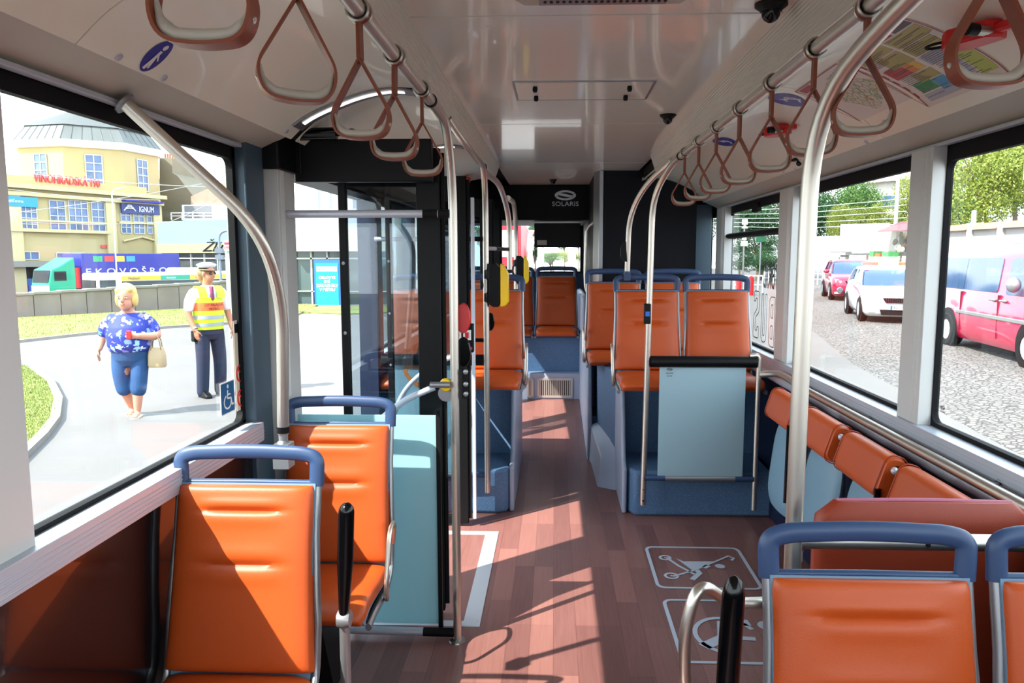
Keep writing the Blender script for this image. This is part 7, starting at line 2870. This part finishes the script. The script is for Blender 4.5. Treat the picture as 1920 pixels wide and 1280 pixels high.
h.ell((0.085, -0.02, 1.43), (0.04, 0.085, 0.10))
h.ell((0, 0.05, 1.43), (0.10, 0.07, 0.11))
h.ell((-0.035, -0.125, 1.535), (0.065, 0.035, 0.045))
h.ell((0.05, -0.12, 1.545), (0.05, 0.035, 0.04))
remeshed(h, 'hair', M['blond'], t, 0.01, 3)
# butterfly print
pm = mat('butterfly_print', (40, 60, 150), 0.7)
nt = pm.node_tree
tc_ = nt.nodes.new('ShaderNodeTexCoord')
vo = nt.nodes.new('ShaderNodeTexVoronoi')
vo.inputs['Scale'].default_value = 11
wv = nt.nodes.new('ShaderNodeTexNoise')
wv.inputs['Scale'].default_value = 34
ad = nt.nodes.new('ShaderNodeMath')
ad.operation = 'ADD'
ml = nt.nodes.new('ShaderNodeMath')
ml.operation = 'MULTIPLY'
ml.inputs[1].default_value = 1.1
rp = nt.nodes.new('ShaderNodeValToRGB')
rp.color_ramp.elements[0].position = 0.93
rp.color_ramp.elements[1].position = 0.95
c1 = nt.nodes.new('ShaderNodeValToRGB')
e = c1.color_ramp.elements
e[0].position, e[0].color = 0.25, lin((220, 232, 240))
e[1].position, e[1].color = 0.75, lin((140, 130, 215))
q = e.new(0.5)
q.color = lin((110, 190, 225))
mx = nt.nodes.new('ShaderNodeMixRGB')
mx.inputs[2].default_value = lin((34, 52, 150))
sx_ = nt.nodes.new('ShaderNodeSeparateColor')
L = nt.links.new
L(tc_.outputs['Object'], vo.inputs['Vector'])
L(tc_.outputs['Object'], wv.inputs['Vector'])
L(wv.outputs['Fac'], ml.inputs[0])
L(vo.outputs['Distance'], ad.inputs[0])
L(ml.outputs[0], ad.inputs[1])
L(ad.outputs[0], rp.inputs[0])
L(vo.outputs['Color'], sx_.inputs[0])
L(sx_.outputs[0], c1.inputs[0])
L(c1.outputs[0], mx.inputs[1])
L(rp.outputs[0], mx.inputs[0])
L(mx.outputs[0], nt.nodes['Principled BSDF'].inputs['Base Color'])
s_ = MB()
torso(s_, [(0, 0, 0.80, 0.225, 0.19), (0, -0.02, 0.88, 0.25, 0.215), (0, -0.03, 1.0, 0.25, 0.22), (0, -0.02, 1.10, 0.235, 0.20), (0, 0, 1.19, 0.215, 0.145), (0, 0, 1.245, 0.165, 0.10), (0, 0.0, 1.265, 0.11, 0.08)])
limb(s_, [(-0.17, 0.0, 1.19), (-0.245, 0.0, 1.12), (-0.285, 0.01, 1.03)], [0.075, 0.075, 0.07])
limb(s_, [(0.17, 0.0, 1.19), (0.245, 0.0, 1.12), (0.285, -0.01, 1.04)], [0.075, 0.075, 0.07])
remeshed(s_, 'butterfly_top', pm, t, 0.012, 3)
j = MB()
torso(j, [(0, 0, 0.62, 0.12, 0.12), (0, 0.01, 0.70, 0.205, 0.17), (0, 0, 0.80, 0.215, 0.18), (0, 0, 0.86, 0.20, 0.17)])
limb(j, [(-0.105, 0.0, 0.74), (-0.115, -0.02, 0.55), (-0.095, -0.005, 0.34)], [0.112, 0.098, 0.09])
limb(j, [(0.10, 0.0, 0.74), (0.098, -0.04, 0.55), (0.08, -0.055, 0.33)], [0.112, 0.098, 0.09])
remeshed(j, 'denim_capris', M['denim'], t, 0.011, 3)
sn = MB()
for (x, y) in ((-0.055, 0.13), (0.055, -0.06)):
    sn.prism([(x - 0.045, y + 0.04), (x + 0.045, y + 0.04), (x + 0.05, y - 0.14), (x, y - 0.185), (x - 0.05, y - 0.14)], 'z', 0.0, 0.016)
    sn.tube([(x - 0.045, y - 0.05, 0.015), (x, y - 0.09, 0.06), (x + 0.045, y - 0.05, 0.015)], 0.009, 8)
    sn.tube([(x - 0.048, y - 0.11, 0.015), (x, y - 0.12, 0.05), (x + 0.048, y - 0.11, 0.015)], 0.009, 8)
sn.build('sandals', mat('pale_sandal', (222, 206, 184), 0.6), t)
# handbag and red item are carried things
bp_ = t.matrix_world if False else Matrix.Translation(Vector((fw.x, fw.y, GZ))) @ Matrix.Rotation(math.radians(14), 4, 'Z')
p = bp_ @ Vector((0.31, -0.06, 0.60))
tb = thing('handbag', 'beige handbag hanging from the arm of the person in the butterfly top', 'bag', p, (0, 0, math.radians(10)))
k = MB()
k.loft([[(x, y, 0.0) for x, y in rrect(0.19, 0.10, 0.04)], [(x, y, 0.03) for x, y in rrect(0.21, 0.12, 0.05)], [(x, y, 0.15) for x, y in rrect(0.20, 0.11, 0.045)], [(x, y, 0.24) for x, y in rrect(0.16, 0.05, 0.02)]])
k.build('bag_body', mat('beige_leather', (178, 156, 122), 0.55, bump=0.1), tb, bevel=0.006)
k = MB()
for yy in (-0.03, 0.03):
    k.tube(fillet([(-0.06, yy, 0.20), (-0.045, yy, 0.34), (0.0, yy, 0.42), (0.045, yy, 0.34), (0.06, yy, 0.20)], 0.05, 5), 0.007, 8)
k.build('bag_handles', mat('beige_leather_dark', (150, 128, 98), 0.55), tb)
p = bp_ @ Vector((0.075, -0.275, 1.02))
tag(MB().box(p.x - 0.03, p.x + 0.03, p.y - 0.012, p.y + 0.012, p.z - 0.045, p.z + 0.05).build('red_wallet', M['red'], bevel=0.006), 'small red wallet held at the chest of the person in the butterfly top', 'wallet')

# --- man in high visibility vest
fm = P(398, 742, Z=GZ)
yawm = math.radians(50)
t = thing('person', 'person in white cap, yellow high visibility vest and navy trousers standing with arms down', 'person', (fm.x, fm.y, GZ), (0, 0, yawm))
b = MB()
hc = (0.0, -0.03, 1.70)
hf = (0.4, -1, 0)
head(b, hc, 1.05, hf, (0, 0.0, 1.52), 0.058)
torso(b, [(0, 0, 0.92, 0.165, 0.115), (0, 0, 1.05, 0.165, 0.115), (0, 0, 1.25, 0.185, 0.125), (0, 0, 1.42, 0.20, 0.115), (0, 0.0, 1.50, 0.13, 0.08), (0, 0, 1.55, 0.06, 0.055)])
limb(b, [(-0.215, 0.0, 1.43), (-0.275, 0.0, 1.18), (-0.25, -0.13, 0.95)], [0.058, 0.046, 0.030])
hand(b, (-0.248, -0.135, 0.94), (0.1, -0.2, -1), (-1, -0.3, 0), 1.05, 0.3, -1)
limb(b, [(0.215, 0.0, 1.43), (0.275, 0.0, 1.18), (0.27, -0.12, 0.95)], [0.058, 0.046, 0.030])
hand(b, (0.268, -0.125, 0.94), (-0.05, -0.2, -1), (1, -0.3, 0), 1.05, 0.3, 1)
limb(b, [(-0.10, 0.0, 0.92), (-0.11, -0.02, 0.50), (-0.11, 0.02, 0.09)], [0.095, 0.062, 0.042])
limb(b, [(0.10, 0.0, 0.92), (0.12, -0.02, 0.50), (0.12, 0.02, 0.09)], [0.095, 0.062, 0.042])
remeshed(b, 'body', M['skin2'], t, 0.0075, 4)
face(t, Vector(hc), 1.05, hf, M['skin2'], glasses=True)
g = MB()
c_, f_ = Vector(hc), Vector(hf).normalized()
rt = f_.cross(Vector((0, 0, 1))).normalized()
for sx in (-1, 1):
    g.ell(c_ + f_ * 0.092 + rt * sx * 0.034 + Vector((0, 0, 0.006)), (0.028, 0.014, 0.02), (0, 0, math.atan2(f_.y, f_.x) + PI / 2))
    g.tube([c_ + f_ * 0.09 + rt * sx * 0.055 + Vector((0, 0, .01)), c_ + rt * sx * 0.085 + Vector((0, 0, .01))], 0.003, 6)
g.build('sunglasses', M['gblack'], t)
h = MB()
h.ell((-0.02, 0.03, 1.72), (0.092, 0.095, 0.075))
h.ell((-0.03, 0.075, 1.66), (0.07, 0.045, 0.08))
remeshed(h, 'hair', M['brownhair'], t, 0.009, 2)
h = MB()
h.lathe([(0.095, 1.745), (0.10, 1.785), (0.128, 1.815), (0.125, 1.83), (0.07, 1.852), (0.0, 1.858)], (0, -0.01, 0), 28)
h.build('cap_crown', M['shirt'], t)
h = MB()
h.lathe([(0.098, 1.742), (0.1015, 1.785)], (0, -0.01, 0), 28)
vs = []
for k in range(13):
    a = -PI / 2 + 0.25 + math.radians(-62 + 124 * k / 12)
    vs.append((0.097 * math.cos(a), -0.01 + 0.097 * math.sin(a), 1.750))
for k in range(13):
    a = -PI / 2 + 0.25 + math.radians(-62 + 124 * k / 12)
    w = 0.045 * math.cos(math.radians(-62 + 124 * k / 12) * 1.3)
    vs.append(((0.10 + max(0, w) + 0.004) * math.cos(a), -0.01 + (0.10 + max(0, w) + 0.004) * math.sin(a), 1.738))
vs2 = [(x, y, z - 0.005) for x, y, z in vs]
h.add(vs + vs2, [(k, k + 1, 14 + k, 13 + k) for k in range(12)] + [(26 + k, 39 + k, 40 + k, 27 + k) for k in range(12)] + [(13 + k, 14 + k, 40 + k, 39 + k) for k in range(12)])
h.build('cap_peak', M['black'], t)
h = MB().lathe([(0.1025, 1.752), (0.1025, 1.762)], (0, -0.01, 0), 28)
h.build('cap_gold_band', mat('gold_band', (206, 170, 60), 0.4), t)
s_ = MB()
torso(s_, [(0, 0, 0.95, 0.175, 0.125), (0, 0, 1.1, 0.18, 0.13), (0, 0, 1.3, 0.20, 0.135), (0, 0, 1.44, 0.215, 0.125), (0, 0.0, 1.51, 0.14, 0.09), (0, -0.005, 1.545, 0.075, 0.07)])
limb(s_, [(-0.195, 0.0, 1.44), (-0.245, 0.0, 1.34), (-0.265, 0.0, 1.24)], [0.068, 0.070, 0.066])
limb(s_, [(0.195, 0.0, 1.44), (0.245, 0.0, 1.34), (0.265, 0.0, 1.24)], [0.068, 0.070, 0.066])
remeshed(s_, 'white_shirt', M['shirt'], t, 0.011, 3)


def vest_ring(z, a, b, gap=0.0, n=28):
    return [(a * math.cos(2 * PI * k / n), b * math.sin(2 * PI * k / n), z) for k in range(n)]


def vest_band(z0, z1, off, nm, mm, ang0=None, ang1=None):
    q = MB()

    def dim(z):
        tt = (z - 0.94) / 0.5
        return (0.195 + 0.012 * math.sin(PI * tt), 0.148 + 0.012 * math.sin(PI * tt))
    rings = []
    n = 6
    for k in range(n + 1):
        z = z0 + (z1 - z0) * k / n
        a, b_ = dim(z)
        rings.append([((a + off) * math.cos(2 * PI * k2 / 32), (b_ + off) * math.sin(2 * PI * k2 / 32), z) for k2 in range(32)])
    q.loft(rings, caps=False)
    q.build(nm, mm, t)


vest_band(0.94, 1.38, 0.0, 'yellow_vest', M['hivis'])
vest_band(1.20, 1.31, 0.003, 'orange_chest_band', M['hiorange'])
vest_band(1.085, 1.135, 0.004, 'upper_reflective_band', M['reflect'])
vest_band(0.985, 1.035, 0.004, 'lower_reflective_band', M['reflect'])
q = MB()
for sx in (-1, 1):
    q.strip([(sx * 0.12, -0.152, 1.37), (sx * 0.125, -0.13, 1.47), (sx * 0.12, -0.06, 1.525), (sx * 0.12, 0.02, 1.53), (sx * 0.12, 0.12, 1.46), (sx * 0.11, 0.158, 1.37)], (1, 0, 0), 0.11, 0.012)
q.build('vest_shoulders', M['hivis'], t)
q = MB().text('DP PRAHA', 0.055, (-0.125, -0.172, 1.262), (1, 0.0, 0), (0, 0, 1), 0.004).text('METRO', 0.045, (-0.07, -0.172, 1.213), (1, 0, 0), (0, 0, 1), 0.004)
q.build('vest_lettering', mat('dark_red_letter', (110, 40, 60), 0.6), t)
q = MB().prism([(-0.012, 1.53), (0.012, 1.53), (0.014, 1.50), (0.022, 1.36), (0.0, 1.335), (-0.022, 1.36), (-0.014, 1.50)], 'y', -0.165, -0.075)
q.build('purple_tie', mat('purple_tie', (120, 36, 84), 0.6), t)
j = MB()
torso(j, [(0, 0, 0.80, 0.12, 0.11), (0, 0.0, 0.88, 0.185, 0.14), (0, 0, 0.97, 0.18, 0.13)])
limb(j, [(-0.10, 0.0, 0.90), (-0.115, -0.02, 0.50), (-0.12, 0.02, 0.07)], [0.105, 0.088, 0.078])
limb(j, [(0.10, 0.0, 0.90), (0.125, -0.02, 0.50), (0.13, 0.02, 0.07)], [0.105, 0.088, 0.078])
remeshed(j, 'navy_trousers', M['navycloth'], t, 0.011, 3)
q = MB()
for x in (-0.12, 0.13):
    q.loft([[(x + a, y - 0.05, 0.0) for a, y in rrect(0.10, 0.29, 0.045)], [(x + a, y - 0.05, 0.03) for a, y in rrect(0.10, 0.29, 0.045)], [(x + a, y - 0.03, 0.065) for a, y in rrect(0.085, 0.23, 0.04)], [(x + a, y + 0.01, 0.095) for a, y in rrect(0.075, 0.13, 0.035)]])
q.build('black_shoes', M['black'], t, bevel=0.006)
q = MB().box(-0.235, -0.175, -0.05, 0.05, 0.78, 0.93)
q.build('belt_pouch', M['rubber'], t, bevel=0.012)
q = MB().lathe([(0.034, -0.012), (0.036, 0.012)], (-0.249, -0.12, 0.975), 14, (0.1, -0.5, -1))
q.build('wristwatch', M['frame'], t)
# ------------------------------------------------------------------ one object per piece: bolts, wheels, lamps and the like


def islands(me, slack=0.0005):
    n = len(me.vertices)
    par = list(range(n))

    def find(a):
        while par[a] != a:
            par[a] = par[par[a]]
            a = par[a]
        return a
    for e in me.edges:
        a, b = find(e.vertices[0]), find(e.vertices[1])
        if a != b:
            par[a] = b
    groups = {}
    for i in range(n):
        groups.setdefault(find(i), []).append(i)
    boxes = []
    for g in groups.values():
        c = [me.vertices[i].co for i in g]
        boxes.append([set(g), [min(v[k] for v in c) - slack for k in range(3)], [max(v[k] for v in c) + slack for k in range(3)]])
    merged = True
    while merged:
        merged = False
        for i in range(len(boxes)):
            for j in range(i + 1, len(boxes)):
                A, B = boxes[i], boxes[j]
                if all(A[1][k] <= B[2][k] and B[1][k] <= A[2][k] for k in range(3)):
                    A[0] |= B[0]
                    A[1] = [min(A[1][k], B[1][k]) for k in range(3)]
                    A[2] = [max(A[2][k], B[2][k]) for k in range(3)]
                    boxes.pop(j)
                    merged = True
                    break
            if merged:
                break
    return boxes


CACHE = {}


def pieces(me, name):
    if me.name in CACHE:
        return CACHE[me.name]
    out = []
    bx = islands(me)
    if len(bx) > 1:
        for g, lo, hi in bx:
            idx = sorted(g)
            mp = {v: k for k, v in enumerate(idx)}
            q = bpy.data.meshes.new(name)
            fs, ms, sm = [], [], []
            for p in me.polygons:
                if p.vertices[0] in g:
                    fs.append([mp[v] for v in p.vertices])
                    ms.append(p.material_index)
                    sm.append(p.use_smooth)
            q.from_pydata([me.vertices[v].co[:] for v in idx], [], fs)
            for m_ in me.materials:
                q.materials.append(m_)
            for p, a, b in zip(q.polygons, ms, sm):
                p.material_index = a
                p.use_smooth = b
            q.set_sharp_from_angle(angle=math.radians(45))
            out.append((q, Vector([(lo[k] + hi[k]) / 2 for k in range(3)])))
    CACHE[me.name] = out
    return out


SPLIT = {'screws': 'screw', 'hinge_bolts': 'hinge_bolt', 'clamp': 'clamp', 'headlamps': 'headlamp', 'fog_lamps': 'fog_lamp', 'mirrors': 'mirror',
         'black_shoes': 'black_shoe', 'sandals': 'sandal', 'bag_handles': 'bag_handle', 'eyes': 'eye', 'irises': 'iris', 'eyebrows': 'eyebrow',
         'wall_brackets': 'wall_bracket', 'joint': 'joint', 'collars': 'collar', 'rail_joints': 'rail_joint', 'bolts': 'bolt', 'side_windows': 'side_window',
         'wheel_arches': 'wheel_arch', 'door_handles': 'door_handle', 'orange_beacons': 'orange_beacon', 'chimney_pots': 'chimney_pot', 'roof_units': 'roof_unit',
         'side_frame': 'side_frame', 'rail_ring': 'rail_ring', 'rivets': 'rivet', 'piping': 'piping', 'end_screws': 'end_screw', 'door_gaps': 'door_gap',
         'tyres': 'wheel', 'rims': 'rim', 'trailer_wheels': 'trailer_wheel', 'trailer_box': 'trailer_box', 'signal_head': 'signal_head', 'white_marks': 'white_mark',
         'red_marks': 'red_mark', 'yellow_advert': 'yellow_advert', 'green_advert': 'green_advert', 'cab_windows': 'cab_window', 'boards': 'board', 'lower_plates': 'lower_plate',
         'frames_and_wheels': 'motorcycle', 'hanging_goods_dark': 'hanging_item', 'hanging_goods_pale_blue': 'hanging_item', 'hanging_goods_yellow': 'hanging_item', 'hanging_goods_brown': 'hanging_item'}
for ob in list(scene.objects):
    st = ob.name.split('.')[0]
    if ob.type != 'MESH' or ob.parent is None or st not in SPLIT:
        continue
    pcs = pieces(ob.data, SPLIT[st])
    if len(pcs) < 2:
        if SPLIT[st] != st:
            ob.name = SPLIT[st]
        continue
    for me_, c_ in pcs:
        q = ob.copy()
        q.data = me_
        q.name = SPLIT[st]
        COL.objects.link(q)
        q['_c'] = list(c_)
    bpy.data.objects.remove(ob)
# rims belong to their wheels
for ob in list(scene.objects):
    if ob.name.split('.')[0] == 'rim' and ob.parent is not None and '_c' in ob.keys():
        sib = [w for w in ob.parent.children if w.name.split('.')[0] == 'wheel' and '_c' in w.keys()]
        if sib:
            c_ = Vector(ob['_c'])
            ob.parent = min(sib, key=lambda w: (Vector(w['_c']) - c_).length)
for ob in scene.objects:
    if '_c' in ob.keys():
        del ob['_c']
